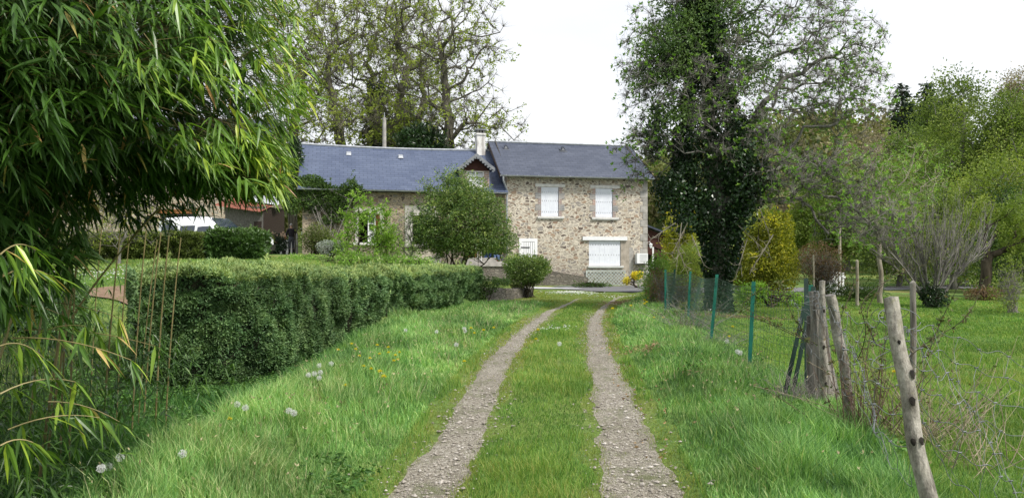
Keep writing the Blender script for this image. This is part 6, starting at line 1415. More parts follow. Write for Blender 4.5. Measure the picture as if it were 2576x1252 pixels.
# white van
def van():
    Y = 34.6; fr = P(668, 637, Y); rr_ = P(425, 637, Y+1.5); ang = math.atan2(fr[1]-rr_[1], fr[0]-rr_[0]); c = (fr+rr_)/2
    L_ = np.linalg.norm((fr-rr_)[:2]); z0 = h1(c[0], c[1]-.3)
    r_ = empty('van', (c[0], c[1], z0), ang, 'white high roofed small van parked behind the laurel hedge', 'van')
    M['vanwhite'], nt, b_ = newmat('white_car_paint'); b_.inputs['Base Color'].default_value = (.74, .75, .77, 1); b_.inputs['Roughness'].default_value = .22; b_.inputs['Coat Weight'].default_value = .6
    M['carglass'], nt, b_ = newmat('car_glass'); b_.inputs['Base Color'].default_value = (.02, .03, .045, 1); b_.inputs['Roughness'].default_value = .04; b_.inputs['Specular IOR Level'].default_value = .9
    h2 = L_/2
    # outline: stations from rear (-) to nose (+): x, roof z, half width at belt, belt z
    st = [(-h2, 1.55, .72), (-h2+.06, 1.74, .80), (-h2+.4, 1.80, .83), (-h2+1.2, 1.83, .84), (-h2+2.2, 1.82, .84), (-h2+2.75, 1.74, .84), (-h2+3.05, 1.55, .84), (-h2+3.38, 1.22, .83), (-h2+3.60, 1.06, .82), (-h2+4.0, .96, .79), (h2-.08, .80, .70), (h2, .62, .62)]
    mb = MB(); rings = []
    for x, zt, wd in st:
        belt = min(1.02, zt-.06); tw = wd-.0 if zt < 1.1 else wd-.17*min(1, (zt-1.0)/.8)
        half = [(0, .28), (wd*.9, .28), (wd, .42), (wd+.01, .7), (wd, belt), (tw+.02, zt-.12 if zt > 1.2 else zt-.03), (tw-.08, zt-.02), (tw*.5, zt), (0, zt+.01)]
        rings.append([(x, -y_, z_) for y_, z_ in half]+[(x, y_, z_) for y_, z_ in half[-2:0:-1]])
    n = len(rings[0]); V = np.array(rings).reshape(-1, 3); Fc = [(i*n+j, i*n+(j+1) % n, (i+1)*n+(j+1) % n, (i+1)*n+j) for i in range(len(rings)-1) for j in range(n)]
    mb.add(V, Fc); mb.add(rings[0], [tuple(range(n))[::-1]]); mb.add(rings[-1], [tuple(range(n))]); body = mb.build('body', M['vanwhite'], r_, smooth=True)
    def side(name, xa0, xa1, xb0, xb1, zb, zt, mat, y0=.853, inset=.135, parent=r_):
        for s in (-1, 1):
            mb = MB(); q = [(xa0, s*y0, zb), (xa1, s*y0, zb), (xb1, s*(y0-inset), zt), (xb0, s*(y0-inset), zt)]; mb.slab(q, (0, -s*.02, 0)); mb.build(name, mat, parent)
    side('side_window', -h2+.25, -h2+1.15, -h2+.3, -h2+1.15, 1.06, 1.53, M['carglass']); side('side_window', -h2+1.3, -h2+2.1, -h2+1.3, -h2+2.1, 1.06, 1.53, M['carglass']); side('side_window', -h2+2.25, -h2+3.25, -h2+2.25, -h2+2.75, 1.06, 1.50, M['carglass'])
    mb = MB(); mb.slab([(-h2+3.50, -.70, 1.12), (-h2+3.50, .70, 1.12), (-h2+2.86, .60, 1.70), (-h2+2.86, -.60, 1.70)], (.05, 0, .045)); mb.build('windscreen', M['carglass'], r_)
    for s in (-1, 1):
        for x in (-h2+.75, h2-.82):
            mb = MB(); a = np.linspace(0, 2*math.pi, 24, endpoint=False); ring = lambda rad, y_: [(x+rad*math.cos(t), y_, .31+rad*math.sin(t)) for t in a]
            rows = [ring(.20, s*.86), ring(.29, s*.87), ring(.31, s*.84), ring(.31, s*.68)]; V = np.array(rows).reshape(-1, 3); mb.add(V, [(i*24+j, i*24+(j+1) % 24, (i+1)*24+(j+1) % 24, (i+1)*24+j) for i in range(3) for j in range(24)]); w_ = mb.build('wheel', M['iron'], r_, smooth=True)
            mb = MB(); mb.add(ring(.2, s*.862), [tuple(range(24))]); 
            for k in range(7): t = k/7*2*math.pi; mb.tube([(x, s*.868, .31), (x+.18*math.cos(t), s*.868, .31+.18*math.sin(t))], .018, 4)
            mb.build('rim', M['galv'], w_)
        mb = MB(); mb.slab([(h2-.34, s*.70, .72), (h2-.05, s*.60, .66), (h2-.12, s*.52, .84), (h2-.45, s*.66, .93)], (.035, s*.05, .01)); mb.build('headlight', M['glasslamp'], r_)
        mb = MB(); mb.box((-h2+3.0, s*.86-.0 if s > 0 else -1.03, 1.05), (-h2+3.12, 1.03 if s > 0 else -.86, 1.24)); mb.build('mirror', M['iron'], r_)
        mb = MB(); mb.tube([(-h2+.4, s*.62, 1.83), (-h2+.5, s*.62, 1.9), (-h2+2.2, s*.62, 1.9), (-h2+2.4, s*.62, 1.82)], .018, 6); mb.build('roof_bar', M['iron'], r_)
    mb = MB(); mb.slab([(h2-.10, -.72, .25), (h2-.10, .72, .25), (h2-.06, .70, .52), (h2-.06, -.70, .52)], (.12, 0, 0)); mb.build('bumper', M['iron'], r_)
    mb = MB(); mb.box((h2+.062, -.26, .34), (h2+.07, .26, .46)); pt_ = mb.build('number_plate', M['plastic'], r_)
    mb = MB(); mb.box((h2-.02, -.3, .58), (h2+.03, .3, .68)); mb.build('grille', M['iron'], r_)
    mb = MB(); mb.box((-h2-.03, -.4, .9), (-h2+.0, .4, 1.5)); mb.build('rear_window', M['carglass'], r_)
    return r_
M['glasslamp'] = noisy('headlight_glass', (.42, .44, .46), (.6, .62, .64), 9, .15, 0, metal=.2)
van()

# ------------------------------------------------------------------ people
def skinmesh(name, chains, mat, parent, sub=2):
    """chains: [(points, radii)] joined where points coincide; skin modifier + subdivision"""
    V, E_, Rr = [], [], []
    def vid(p):
        for i, q in enumerate(V):
            if (abs(q[0]-p[0])+abs(q[1]-p[1])+abs(q[2]-p[2])) < 1e-5: return i
        V.append(tuple(p)); Rr.append(None); return len(V)-1
    for pts, rad in chains:
        pr = None
        for p, q in zip(pts, rad):
            i = vid(p); 
            if Rr[i] is None: Rr[i] = q if isinstance(q, tuple) else (q, q)
            if pr is not None and pr != i: E_.append((pr, i))
            pr = i
    import bmesh
    bm = bmesh.new(); sl_ = bm.verts.layers.skin.verify(); bv = [bm.verts.new(p) for p in V]
    for v_, q in zip(bv, Rr): v_[sl_].radius = q
    bv[0][sl_].use_root = True
    for a, b in set(tuple(sorted(e)) for e in E_): bm.edges.new((bv[a], bv[b]))
    me = bpy.data.meshes.new(name); bm.to_mesh(me); bm.free(); o = bpy.data.objects.new(name, me); COL.objects.link(o); o.parent = parent
    sk = o.modifiers.new('skin', 'SKIN'); sk.use_smooth_shade = True
    ss = o.modifiers.new('sub', 'SUBSURF'); ss.levels = sub; ss.render_levels = sub; me.materials.append(mat); return o
M['skin'] = noisy('skin', (.42, .25, .18), (.52, .33, .25), 8, .6, 0); M['greyhair'] = noisy('grey_hair', (.30, .29, .28), (.5, .49, .47), 30, .8, .4, .01, (1, 1, .3)); M['jacket'] = noisy('dark_jumper', (.018, .016, .02), (.035, .03, .038), 12, .9, .3, .01)
M['trouser'] = noisy('grey_trousers', (.05, .055, .065), (.10, .105, .12), 6, .9, .3, .02); M['boot'] = noisy('dark_boots', (.008, .012, .010), (.02, .025, .022), 5, .45, .1); M['jeans'] = noisy('blue_jeans', (.05, .09, .18), (.10, .15, .27), 9, .9, .2); M['redboot'] = noisy('red_boots', (.45, .02, .03), (.55, .04, .05), 5, .4, .1); M['bluecloth'] = noisy('blue_cloth', (.012, .03, .16), (.02, .05, .26), 7, .8, .3); M['brownhair'] = noisy('brown_hair', (.03, .018, .01), (.07, .045, .03), 30, .8, .3, .01)
def person(label, loc, rz, hair, top, legs, boot, sit=False, boot_to=.40, arms='bent', sc=1.):
    r_ = empty('person', loc, rz, label, 'person'); r_.scale = (sc,)*3
    hz = .93 if not sit else .50
    kn = [(s*.10, (.02 if not sit else .42), (.50 if not sit else .48)) for s in (-1, 1)]
    an = [(s*.11, (.0 if not sit else .44), .09) for s in (-1, 1)]; toe = [(s*.13, (.17 if not sit else .62), .035) for s in (-1, 1)]
    hip = (0, 0, hz); lean = .07; T = hz+.0
    chest = (0, lean*.6, hz+.36); nk0 = (0, lean, hz+.52); nk = (0, lean+.02, hz+.59); hd_ = [(0, lean+.03, hz+.66), (0, lean+.035, hz+.74), (0, lean+.02, hz+.82)]
    ch = [([hip, (0, .02, hz+.18), chest, nk0, nk]+hd_, [(.155, .115), (.135, .10), (.165, .11), (.10, .08), (.055, .06), (.07, .082), (.078, .095), (.05, .06)])]
    hp = [(s*.095, 0, hz-.06) for s in (-1, 1)]; sh = [(s*.19, lean*.8, hz+.47) for s in (-1, 1)]
    el_ = [(s*.27, .0+lean, hz+.20) for s in (-1, 1)]; wr = [(s*.20, .24, hz+.15) for s in (-1, 1)] if arms == 'bent' else [(s*.24, .10, hz-.02) for s in (-1, 1)]
    for i, s in enumerate((-1, 1)):
        ch.append(([hip, hp[i], kn[i], (kn[i][0], (kn[i][1]+an[i][1])/2-.02, (kn[i][2]+an[i][2])/2+.04), an[i], toe[i]], [0, (.09, .095), (.06, .06), (.055, .058), (.036, .04), (.038, .03)]))
        ch.append(([nk0, sh[i], el_[i], wr[i]], [0, (.058, .058), (.042, .042), (.03, .026)]))
        d = unit(np.array(wr[i])-np.array(el_[i])); pm = tuple(np.array(wr[i])+d*.07); ch.append(([wr[i], pm], [0, (.038, .02)]))
        for k in range(4):
            off = (k-1.5)*.019; a0 = np.array(pm)+np.array([off, 0, 0]); a1 = a0+d*(.045+.008*(k in (1, 2))); a2 = a1+(d*.5+np.array([0, 0, -.8]))*.035; ch.append(([pm, tuple(a1), tuple(a2)], [0, .0085, .007]))
        tb = np.array(wr[i])+d*.03+np.array([-s*.03, 0, .0]); ch.append(([wr[i], tuple(tb), tuple(tb+d*.04)], [0, .011, .009]))
    skinmesh('body', ch, M['skin'], r_)
    k = 1.16
    def ext(c, r): return [tuple(q_*1.0+.014 for q_ in x) if isinstance(x, tuple) else x for x in r]
    jc = [([hip, (0, .02, hz+.18), chest, nk0, (0, lean+.01, hz+.55)], [(.175, .135), (.16, .125), (.19, .135), (.125, .10), (.07, .07)])]
    for i in (0, 1): jc.append(([nk0, sh[i], el_[i], tuple(np.array(wr[i])*.93+np.array(el_[i])*.07)], [0, (.078, .075), (.06, .058), (.045, .042)]))
    skinmesh('jumper', jc, top, r_)
    lc = []
    wst = (0, .01, hz+.15)
    for i in (0, 1): lc.append(([wst, (0, 0, hz-.02), hp[i], kn[i], (an[i][0], an[i][1], an[i][2]+.08)], [(.15, .118), (.165, .13), (.112, .115), (.082, .082), (.062, .065)]))
    skinmesh('trousers', lc, legs, r_)
    for i in (0, 1):
        t_ = (np.array(kn[i])-np.array(an[i])); up = tuple(np.array(an[i])+t_*(boot_to/.41)*.85)
        skinmesh('boot', [([up, tuple(np.array(an[i])+np.array([0, .0, .0])), tuple(np.array(toe[i])+np.array([0, .02, .012]))], [(.076, .076), (.062, .07), (.052, .045)]), ], boot, r_)
    skinmesh('hair', [([(0, lean-.0, hz+.70), (0, lean+.0, hz+.78), (0, lean+.03, hz+.855)], [(.072, .078), (.088, .092), (.055, .06)])], hair, r_)
    mb = MB(); cx, cy, cz = 0, lean+.115, hz+.76       # face: nose, eyes, mouth, ears
    f_ = MB()
    for s in (-1, 1): mb.tube([(s*.032, cy-.004, cz+.012), (s*.032, cy+.006, cz+.012)], [.012, .006], 8)
    mb.build('eyes', M['plastic'], r_)
    mb = MB(); mb.tube([(0, cy-.01, cz+.02), (0, cy+.02, cz-.02), (0, cy+.0, cz-.03)], [.008, .015, .01], 8); mb.build('nose', M['skin'], r_, True)
    mb = MB(); mb.tube([(-.025, cy-.012, cz-.055), (0, cy-.002, cz-.056), (.025, cy-.012, cz-.055)], [.004, .007, .004], 6); mb.build('mouth', noisy('lips', (.35, .14, .12), (.4, .18, .15), 5, .5, 0), r_)
    for s in (-1, 1): mb = MB(); mb.tube([(s*.082, lean+.03, cz-.03), (s*.092, lean+.02, cz), (s*.086, lean+.03, cz+.035)], [.008, .016, .01], 8); mb.build('ear', M['skin'], r_, True)
    return r_
pm_ = on(733, 43.2)
person('grey haired man in dark jumper and boots standing by the cottage gable, back turned', (pm_[0], pm_[1], pm_[2]), R(25), M['greyhair'], M['jacket'], M['trouser'], M['boot'])
# two people on the terrace bench behind the evergreen tree
def terr(cx, back, dz=0.):
    x, _ = q(cx, 1000, back); c, s = math.cos(thA), math.sin(thA); return (OA[0]+x*c-back*s, OA[1]+x*s+back*c, .9+tz+dz)
person('seated person in blue jeans and red boots half hidden behind the evergreen tree', terr(1468, -.55), thA+math.pi, M['brownhair'], M['bluecloth'], M['jeans'], M['redboot'], sit=True, boot_to=.26)
person('seated person in dark trousers beside the one with red boots', terr(1500, -.5), thA+math.pi-.15, M['brownhair'], M['jacket'], M['trouser'], M['boot'], sit=True, boot_to=.12)
bp = terr(1484, -.42); Bn = empty('bench', bp, thA, 'plain wooden bench on the terrace under the two seated people', 'bench'); mb = MB(); mb.box((-.75, -.2, .37), (.75, .2, .41)); mb.build('seat', M['greyboard'], Bn)
for x in (-.65, .6):
    for y_ in (-.16, .11): mb = MB(); mb.box((x, y_, 0), (x+.05, y_+.05, .37)); mb.build('leg', M['greyboard'], Bn)
cp = terr(1415, -.7); Ch = empty('chair', cp, thA, 'wooden chair with a blue coat over it at the terrace steps', 'chair'); mb = MB(); mb.box((-.22, -.22, .42), (.22, .22, .45)); mb.build('seat', M['greyboard'], Ch)
for x in (-.2, .16):
    for y_ in (-.2, .16): mb = MB(); mb.box((x, y_, 0), (x+.04, y_+.04, .42)); mb.build('leg', M['greyboard'], Ch)
mb = MB(); mb.box((-.22, .19, .45), (.22, .22, .9)); mb.build('backrest', M['greyboard'], Ch)
mb = MB(); rr = np.random.default_rng(4); ga, gb_ = np.meshgrid(np.linspace(-.2, .2, 12), np.linspace(0, 1, 12), indexing='ij'); zz_ = np.where(gb_ < .5, .30+gb_*1.26, .93-(gb_-.5)*.8); yy_ = np.where(gb_ < .5, -.25+.42*gb_*.2, .17+.1*(gb_-.5))+.02*np.sin(ga*40)
i = np.arange(121); r2, c2 = i//11, i % 11; a = r2*12+c2; mb.add(np.stack([ga.ravel(), yy_.ravel(), zz_.ravel()], 1), np.stack([a, a+12, a+13, a+1], 1)); o = mb.build('coat', M['bluecloth'], None, True); o.location = cp; o.rotation_euler = (0, 0, thA); tag(o, 'bright blue coat draped over the chair at the terrace steps', 'coat')
# dry stone retaining wall between the hedge end and the round bush
mb = MB(); wy = np.linspace(24.2, 28.4, 40); wxx = XH(wy)+.2; a0 = np.array([wxx[0], wy[0], h1(wxx[0], wy[0])])
for i in range(39):
    q0 = np.array([wxx[i]-a0[0], wy[i]-a0[1]]); q1 = np.array([wxx[i+1]-a0[0], wy[i+1]-a0[1]])
    t0 = .80+.07*math.sin(i*1.7)*math.cos(i*.6)-.16*i/39-a0[2]; t1 = .80+.07*math.sin(i*1.7+1.7)*math.cos(i*.6+.6)-.16*(i+1)/39-a0[2]; lo = -.6
    mb.add([(q0[0], q0[1], lo), (q1[0], q1[1], lo), (q1[0]-.05, q1[1], t1), (q0[0]-.05, q0[1], t0), (q1[0]-.5, q1[1]+.15, t1+.02), (q0[0]-.5, q0[1]+.15, t0+.02)], [(0, 1, 2, 3), (3, 2, 4, 5)])
o = mb.build('retaining_wall', M['dark_stone'], None); o.location = tuple(a0); tag(o, 'low dark dry stone wall between the hedge end and the round bush', 'wall')
bush('wall_plants', 'trailing dark green plants over the dry stone wall at the hedge end', (-.85, 24.3, h1(-.85, 24.3)), [((.05, .1, .55), (.4, .4, .3), 1), ((.5, 1.4, .62), (.35, .6, .14), .5), ((-.2, -.1, .2), (.3, .3, .3), .6)], LM['deep'], 2200, .07, 6, seed=130, r0=.01, trim=.3, cat='plants')
CL = [((256, 1176, 5.0), 'largest dandelion clock, upper left of the cluster in the near left corner'), ((254, 1200, 4.95), 'lowest clock of the cluster in the near left corner'), ((272, 1179, 5.15), 'right hand clock of the cluster in the near left corner'), ((302, 1199, 5.1), 'small thin clock right of the near left cluster'),
      ((727, 1077, 6.4), 'left clock of the close pair left of the lane'), ((739, 1084, 6.35), 'right clock of the close pair left of the lane'), ((776, 1004, 8.0), 'leftmost clock of the group near the hedge foot'), ((791, 1004, 8.1), 'middle clock of the group near the hedge foot'), ((803, 1009, 7.9), 'lower right clock of the group near the hedge foot'), ((806, 993, 8.2), 'upper right clock of the group near the hedge foot'), ((803, 980, 8.6), 'top clock of the group near the hedge foot'), ((833, 968, 8.8), 'faint clock standing apart above the hedge foot group'),
      ((617, 1096, 6.4), 'clock at the ditch edge, left of the close pair'), ((597, 1088, 6.6), 'thin clock at the very ditch edge'), ((1098, 862, 13.2), 'flattened clock half way along the left verge'), ((1168, 850, 13.8), 'upper clock beside the left wheel track'), ((1170, 857, 13.4), 'lower clock beside the left wheel track'), ((1020, 857, 13.4), 'clock under the hedge half way along'), ((1148, 902, 11.4), 'clock alone beside the mossy fringe'), ((1407, 902, 11.4), 'single clock on the centre strip'), ((459, 1227, 4.95), 'ragged clock low in the near left grass'),
      ((1829, 872, 11.8), 'clock behind the mesh fence near the first green post'), ((1855, 903, 10.6), 'lower clock left of the first green post'), ((1862, 905, 10.5), 'clock touching the foot of the first green post')]
YL = [((956, 968, 9.0), 'large yellow dandelion, upper one of the pair on the left verge'), ((966, 981, 8.7), 'large yellow dandelion, lower one of the pair on the left verge'), ((991, 931, 9.9), 'yellow dandelion above the large pair'), ((578, 1112, 6.2), 'yellow dandelion at the edge of the ditch'), ((1834, 847, 12.6), 'right yellow dandelion behind the mesh fence'), ((1843, 822, 13.6), 'upper yellow dandelion behind the mesh fence'), ((1669, 800, 16.5), 'yellow dandelion left of the green fence posts'), ((2250, 935, 7.2), 'yellow dandelion between the two near leaning posts'), ((1348, 868, 12.6), 'yellow dandelion on the centre strip of the lane'), ((1353, 846, 14), 'farther yellow dandelion on the centre strip'), ((1168, 930, 10.0), 'yellow dandelion near the left wheel track'), ((1645, 812, 16), 'small yellow dandelion left of the fence thicket'),
      ((914, 966, 9.2), 'small yellow flower left of the large pair'), ((934, 967, 9.1), 'small yellow flower close left of the large pair'), ((868, 1000, 8), 'small yellow flower near the hedge foot clocks')]
FL = [c[0] for c in CL]+[c[0] for c in YL]
# ------------------------------------------------------------------ grass
GM = {}
GM['tall'] = leafmat('tall_grass_blade', [(.048, .12, .042), (.11, .24, .07), (.19, .365, .105), (.31, .48, .16), (.56, .55, .30)], .35, .5, .3, .9, .42)
GM['short'] = leafmat('short_grass_blade', [(.05, .12, .028), (.105, .22, .045), (.175, .31, .065), (.27, .36, .085), (.44, .40, .16)], .35, .55, .25, .5, .25)
GM['moss'] = leafmat('moss_blade', [(.10, .17, .035), (.18, .26, .045), (.28, .31, .07), (.34, .28, .12)], .3, .7, .2, .8, .2)
GM['ditch'] = leafmat('ditch_grass_blade', [(.025, .08, .022), (.06, .17, .04), (.13, .27, .07)], .3, .5, .3, .6, .25)  # darker greens, with the shade under the bamboo put into the colour
GM['weed'] = leafmat('weed_leaf', [(.05, .13, .03), (.09, .20, .045), (.16, .30, .07)], .3, .5, .3, .8, .25)
def scatter(n, y0, y1, pw, kx=.74, pad=1.2, xlim=(-40, 40)):
    u = rng.uniform(0, 1, n); a = 1-pw+1e-9
    y = (y0**a+(y1**a-y0**a)*u)**(1/a); x = rng.uniform(-1, 1, n)*(kx*y+pad)
    return x, y
x, y = scatter(900000, 3.2, 33, .62)
dl = x-XL(y); dR = x-XR(y); rd_ = rutd(x, y); nz = vn(x, y, .9, 31); nz2 = vn(x, y, .28, 32); nz3 = vn(x, y, 2.6, 33)
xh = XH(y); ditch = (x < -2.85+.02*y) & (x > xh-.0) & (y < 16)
gone = (rd_ < np.interp(y, [0, 5, 7, 9, 12, 20, 28], [.205, .205, .165, .165, .145, .09, 0.])*(.35+.8*nz2+.5*vn(x, y, .09, 71))) & (rng.uniform(0, 1, len(x)) > .03)
hedge_in = (x < xh+.05) & (x > xh-1.3) & (y > 11) & (y < 24.4)
drive = (y > 29.8) & (x > 1.5+.0*y)
zone = np.full(len(x), 'm', dtype='U1')
zone[(dl < -.45) & (x > xh) & (y < 24)] = 'l'
zone[(dl > 0) & (dR < 0)] = 'c'
fx = np.interp(y, [0, 4, 7, 8.7, 10.1, 13, 17.4, 19.6, 24], [2.0, 2.25, 3.1, 3.4, 3.16, 3.5, 4.05, 4.0, 4.2])
zone[(dR > .42) & (x < fx+.15)] = 'r'
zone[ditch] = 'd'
zone[(rd_ < .20+.30*vn(x, y, .5, 60)) & (rd_ >= 0)] = 'e'
zone[(x < xh-1.0)] = 'g'
zone[(y > 24) & (x > -2) & (x < 6.0)] = 'e'
keep = ~gone & ~hedge_in & ~drive
for (uu, vv, yy_) in FL:            # grass parted around the flower heads
    px_ = (uu-U0)/F*yy_; q1 = np.hypot(x-px_, y-yy_) < .045*max(1, yy_/8); tpar = (x*px_+y*yy_)/(px_**2+yy_**2)**.5; perp = np.abs(x*yy_-y*px_)/(px_**2+yy_**2)**.5; dd_ = (px_**2+yy_**2)**.5
    keep &= ~((perp < .03) & (tpar > dd_-.9) & (tpar < dd_+.03)) | (rng.uniform(0, 1, len(x)) < .10)
# trim density by zone
pk = np.ones(len(x)); pk[zone == 'e'] = .75; pk[zone == 'g'] = .55; keep &= rng.uniform(0, 1, len(x)) < pk
x, y, zone, nz, nz2, nz3, rd_ = [q_[keep] for q_ in (x, y, zone, nz, nz2, nz3, rd_)]
dl = x-XL(y); dR = x-XR(y); z = H(x, y); n = len(x)
h = np.full(n, .07); hz_ = {'l': .20, 'r': .19, 'c': .075, 'm': .08, 'g': .06, 'd': .20, 'e': .04}
for k_, v_ in hz_.items(): h[zone == k_] = v_
side = np.where(zone == 'l', SS((-dl-.4)/.9), np.where(zone == 'r', SS((dR-.4)/.7), 1))
h = h*np.where((zone == 'l') | (zone == 'r'), .28+.72*side, 1)*(.55+.9*nz)*(.7+.6*nz2)*rng.uniform(.5, 1.25, n)
h = h*np.where((zone == 'm') & (y > 12), .85, 1)*np.where((y > 18.5) & (x < .6) & (x > -3), .5, 1)
w = np.maximum(.0052, .00078*y)*rng.uniform(.6, 1.5, n)*np.where((zone == 'l') | (zone == 'r') | (zone == 'd'), 1.15, .85)
la = vn(x, y, .45, 40)*2*math.pi*1.6+rng.normal(size=n)*1.5; lm_ = h*(.12+.75*rng.uniform(0, 1, n)**1.6)
lean = np.stack([np.cos(la), np.sin(la)], 1)*lm_[:, None]
base = np.stack([x, y, z-.01], 1)
rn = np.clip(.12+.30*nz3+.25*nz2+.75*(rng.uniform(0, 1, n)-.4), 0, .9); rn = np.where(rng.uniform(0, 1, n) > .985, rng.uniform(.85, 1, n), rn)
def emit(mask, name, mat, label):
    mb = MB(); blades(mb, base[mask], h[mask], w[mask], lean[mask], rn[mask]); o = mb.build(name, mat); return tag(o, label, 'grass', kind='stuff')
emit(np.isin(zone, ['l', 'r']), 'tall_grass', GM['tall'], 'tall lush grass on the verges either side of the lane')
emit(np.isin(zone, ['c', 'm', 'g']), 'short_grass', GM['short'], 'short grass between the wheel tracks and on the meadow')
emit(zone == 'e', 'moss_fringe', GM['moss'], 'yellowish mossy fringe along the wheel tracks')
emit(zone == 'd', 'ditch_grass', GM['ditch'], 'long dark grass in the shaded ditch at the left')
# dry stalks and seed heads standing in the verge
n = 700; yy = rng.uniform(4.5, 22, n); xx = np.where(rng.uniform(0, 1, n) < .6, XL(yy)-rng.uniform(.6, 2.0, n), XR(yy)+rng.uniform(.6, 2.2, n)); b_ = np.stack([xx, yy, H(xx, yy)], 1)
mb = MB(); dd = rdir(n)*.5+np.array([0, 0, 1.]); ln_ = rng.uniform(.15, .36, n); te_ = twigs(mb, b_, dd, ln_, .0022*np.maximum(1, yy/8)); leaves(mb, np.repeat(te_, 2, 0), rdir(2*n)+np.array([0, 0, 1.]), .03, .012, rng.uniform(0, 1, 2*n))
tag(mb.build('dry_stalks', leafmat('straw_stalk', [(.36, .30, .17), (.5, .44, .28), (.24, .20, .11)], .2, .8)), 'pale dry stalks and seed heads standing in the verge grass', 'stalks', kind='stuff')
# broad leaved weeds: ditch foot of the hedge and right verge
wx_, wy_, wh_ = [], [], []
for (n_, xa, xb, ya, yb) in ((9000, -6.5, -2.7, 4.2, 15.5), (2500, 2.2, 3.6, 9, 17), (1200, -3.2, -1.2, 14, 24), (1000, -1.6, .5, 3.5, 7.5), (900, 2.4, 3.2, 6, 9)):
    xx = rng.uniform(xa, xb, n_); yy = rng.uniform(ya, yb, n_); kk = vn(xx, yy, .5, 44) > .45
    if xa == -1.6: kk &= (xx < XL(yy)-.40) & (xx > XL(yy)-1.0)
    wx_.append(xx[kk]); wy_.append(yy[kk]); wh_.append(np.full(kk.sum(), .22 if xa == -6.5 else .09))
wx_, wy_, wh_ = map(np.concatenate, (wx_, wy_, wh_)); m = len(wx_); mb = MB()
for k in range(5):
    p = np.stack([wx_, wy_, H(wx_, wy_)+wh_*rng.uniform(.1, 1, m)], 1)+rng.normal(size=(m, 3))*np.array([.04, .04, 0]); leaves(mb, p, rdir(m)*np.array([1, 1, .4]), .05*rng.uniform(.5, 1.4, m), .03, np.clip(rng.uniform(0, 1, m), 0, 1))
tag(mb.build('weeds', GM['weed']), 'broad leaved weeds under the hedge and along the verge', 'weeds', kind='stuff')
# loose pebbles in the wheel tracks
n = 7000; yy = (3.4**.5+(20**.5-3.4**.5)*rng.uniform(0, 1, n))**2; sd = rng.integers(0, 2, n); xx = np.where(sd == 0, XL(yy), XR(yy))+rng.normal(size=n)*.17
s_ = rng.uniform(.004, .011, n)*np.where(yy < 9, rng.choice([1, 1, 1, 1, 1.6, 2.2], n), 1)*np.clip(yy/10, 1, 1.35); c = np.stack([xx, yy, H(xx, yy)+.014+s_*.2], 1)
o6 = np.array([(1, 0, 0), (0, 1, 0), (-1, 0, 0), (0, -1, 0), (0, 0, .6), (0, 0, -.6)], float); V = c[:, None]+o6[None]*s_[:, None, None]*rng.uniform(.6, 1.3, (n, 6, 1)); i = np.arange(n)[:, None]*6
F8 = np.concatenate([np.stack([i+a, i+b_, i+c_], -1).reshape(-1, 3) for a, b_, c_ in ((0, 1, 4), (1, 2, 4), (2, 3, 4), (3, 0, 4), (1, 0, 5), (2, 1, 5), (3, 2, 5), (0, 3, 5))]); mb = MB(); rr = rng.uniform(0, 1, n); mb.add(V.reshape(-1, 3), F8, 0, np.tile(rr, 8))
m_, nt, b = newmat('pebble'); at = N(nt, 'ShaderNodeAttribute', attribute_name='rnd'); r1 = ramp(nt, at.outputs['Fac'], [(0, (.17, .15, .125)), (.4, (.26, .235, .20)), (.8, (.36, .33, .295)), (1, (.50, .47, .43))]); L(nt, r1.outputs[0], b.inputs['Base Color']); b.inputs['Roughness'].default_value = .85
tag(mb.build('loose_gravel', m_), 'loose pebbles lying in the wheel tracks', 'gravel', kind='stuff')
# fallen brown leaves on the right track
n = 260; yy = rng.uniform(6, 22, n); xx = XR(yy)+rng.uniform(.0, .9, n); mb = MB(); leaves(mb, np.stack([xx, yy, H(xx, yy)+.03], 1), rdir(n)*np.array([1, 1, .25]), .05*rng.uniform(.5, 1.2, n), .028, rng.uniform(0, 1, n)); tag(mb.build('fallen_leaves', leafmat('dead_leaf', [(.30, .18, .09), (.42, .30, .17), (.2, .12, .07)], .2, .8)), 'dry brown leaves on the edge of the right wheel track', 'leaves', kind='stuff')
def litter(u, v, n, sx, sy, lab):
    g_ = GR(u, v); xx = g_[0]+rng.normal(size=n)*sx; yy = g_[1]+rng.normal(size=n)*sy; mb = MB(); leaves(mb, np.stack([xx, yy, H(xx, yy)+rng.uniform(.02, .10, n)], 1), rdir(n)*np.array([1, 1, .4]), .06*rng.uniform(.5, 1.4, n), .018, rng.uniform(0, 1, n)); tag(mb.build('leaf_litter', M['litter']), lab, 'leaves', kind='stuff')
M['litter'] = leafmat('leaf_litter', [(.22, .13, .08), (.34, .24, .14), (.15, .10, .07)], .1, .9)
litter(1725, 885, 1500, .38, .22, 'brown dead grass patch left of the second green post'); litter(1860, 960, 1500, .30, .2, 'brown leaf litter at the foot of the first green post'); litter(1860, 802, 900, .8, .25, 'dry yellowish grass patch on the meadow behind the fence'); litter(1560, 765, 700, .35, .5, 'dry brown grass at the bend of the right wheel track')
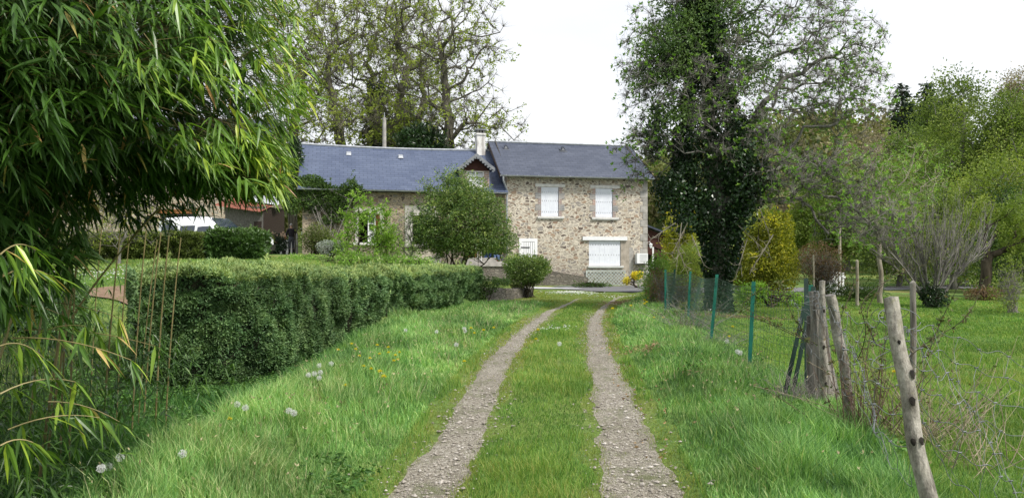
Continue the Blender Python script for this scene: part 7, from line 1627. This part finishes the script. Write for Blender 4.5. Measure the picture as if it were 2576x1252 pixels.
# daisies
def patch(u, v, n, sx, sy, lab, hh=.05, sz=.022):
    g_ = GR(u, v); xx = g_[0]+rng.normal(size=n)*sx; yy = g_[1]+rng.normal(size=n)*sy; mb = MB(); zz = H(xx, yy)+hh*rng.uniform(.7, 1.2, n); c = np.stack([xx, yy, zz], 1)
    for k in range(5): a = k/5*2*math.pi; leaves(mb, c, np.tile([[math.cos(a), math.sin(a), .5]], (n, 1))+rdir(n)*.2, sz*rng.uniform(.8, 1.2, n), sz*.8, rng.uniform(0, 1, n))
    tag(mb.build('daisy_patch', LM['whitefl']), lab, 'daisies', kind='stuff')
patch(1440, 737, 300, .5, .6, 'dense patch of white daisies on the bank before the tall house', .04, .03); patch(1385, 832, 34, .22, .2, 'few daisies on the centre strip of the lane', .07, .02); patch(210, 690, 260, 1.6, 1.2, 'daisies scattered over the garden lawn at the left', .05, .03); patch(1560, 752, 60, .5, .5, 'pale daisies at the bend of the right wheel track', .09, .025)

# ------------------------------------------------------------------ dandelions
def flower(kind, label, u, v, y, hh, r0, seed, group=None):
    """head stands at photo position u, v; stem goes down to the ground"""
    r = np.random.default_rng(seed); hd_ = P(u, v, y); gz_ = h1(hd_[0], hd_[1]); foot = np.array([hd_[0]+r.normal()*.03, hd_[1]+r.normal()*.02, gz_])
    hd_[2] = max(hd_[2], gz_+hh*1.1)
    root = empty('dandelion', tuple(foot), 0, label, 'dandelion', group); t = hd_-foot; mb = MB(); mb.tube([(0, 0, 0), tuple(t*.5+np.array([.012, 0, .01])), tuple(t)], .0028*max(1, y/8), 5, cap=False); mb.build('stem', LM['spring'], root)
    if kind == 'clock':
        mb = MB(); n = 150; d = rdir(n, r); e = twigs(mb, np.repeat(t[None], n, 0), d, r0*r.uniform(.88, 1, n), r0*.02)
        k = 2; pp_ = np.repeat(e, k, 0); leaves(mb, pp_, np.repeat(d, k, 0)*.5+rdir(n*k, r), r0*.42, r0*.08, np.full(n*k, .9), r=r); mb.build('seed_head', LM['clock'], root)
        mb = MB(); mb.tube([tuple(t-np.array([0, 0, r0*.2])), tuple(t), tuple(t+np.array([0, 0, r0*.2]))], [r0*.12, r0*.2, r0*.1], 8); mb.build('core', LM['brown'], root, True)
    else:
        mb = MB(); n = 70; a = r.uniform(0, 2*math.pi, n); el = r.uniform(.0, 1.2, n); d = np.stack([np.cos(a)*np.cos(el), np.sin(a)*np.cos(el)-.12, np.sin(el)], 1); leaves(mb, np.repeat(t[None], n, 0), d, r0*r.uniform(.8, 1.1, n), r0*.28, r.uniform(0, 1, n), r=r); mb.build('petals', LM['yellowfl'], root)
LM['clock'] = leafmat('seed_fluff', [(.75, .76, .75), (.85, .86, .85)], .3, .8, .2, tint=(1, 1, 1))
for k, ((u, v, y), lab) in enumerate(CL): flower('clock', lab, u, v, y, .2, .024 if y < 9 else .030, 200+k, 'dandelion clocks')
for k, ((u, v, y), lab) in enumerate(YL): flower('yellow', lab, u, v, y, .15, .036 if k < 2 else .028*max(1, y/11), 240+k, 'yellow dandelions')
for k in range(22):
    u, v = (rng.uniform(850, 1010), rng.uniform(885, 935)) if k < 12 else ((rng.uniform(1540, 1640), rng.uniform(752, 790)) if k < 18 else (rng.uniform(1180, 1300), rng.uniform(830, 860)))
    g_ = GR(u, v+6); 
    flower('yellow', ['tiny yellow flower in the tall grass under the hedge', 'tiny yellow flower beside the far right wheel track', 'tiny yellow flower beside the far left wheel track'][0 if k < 12 else (1 if k < 18 else 2)], u, v, g_[1]-.1, .16, .026*max(1, g_[1]/11), 300+k, ['tiny yellow flowers under the hedge', 'tiny yellow flowers by the far right track', 'tiny yellow flowers by the far left track'][0 if k < 12 else (1 if k < 18 else 2)])
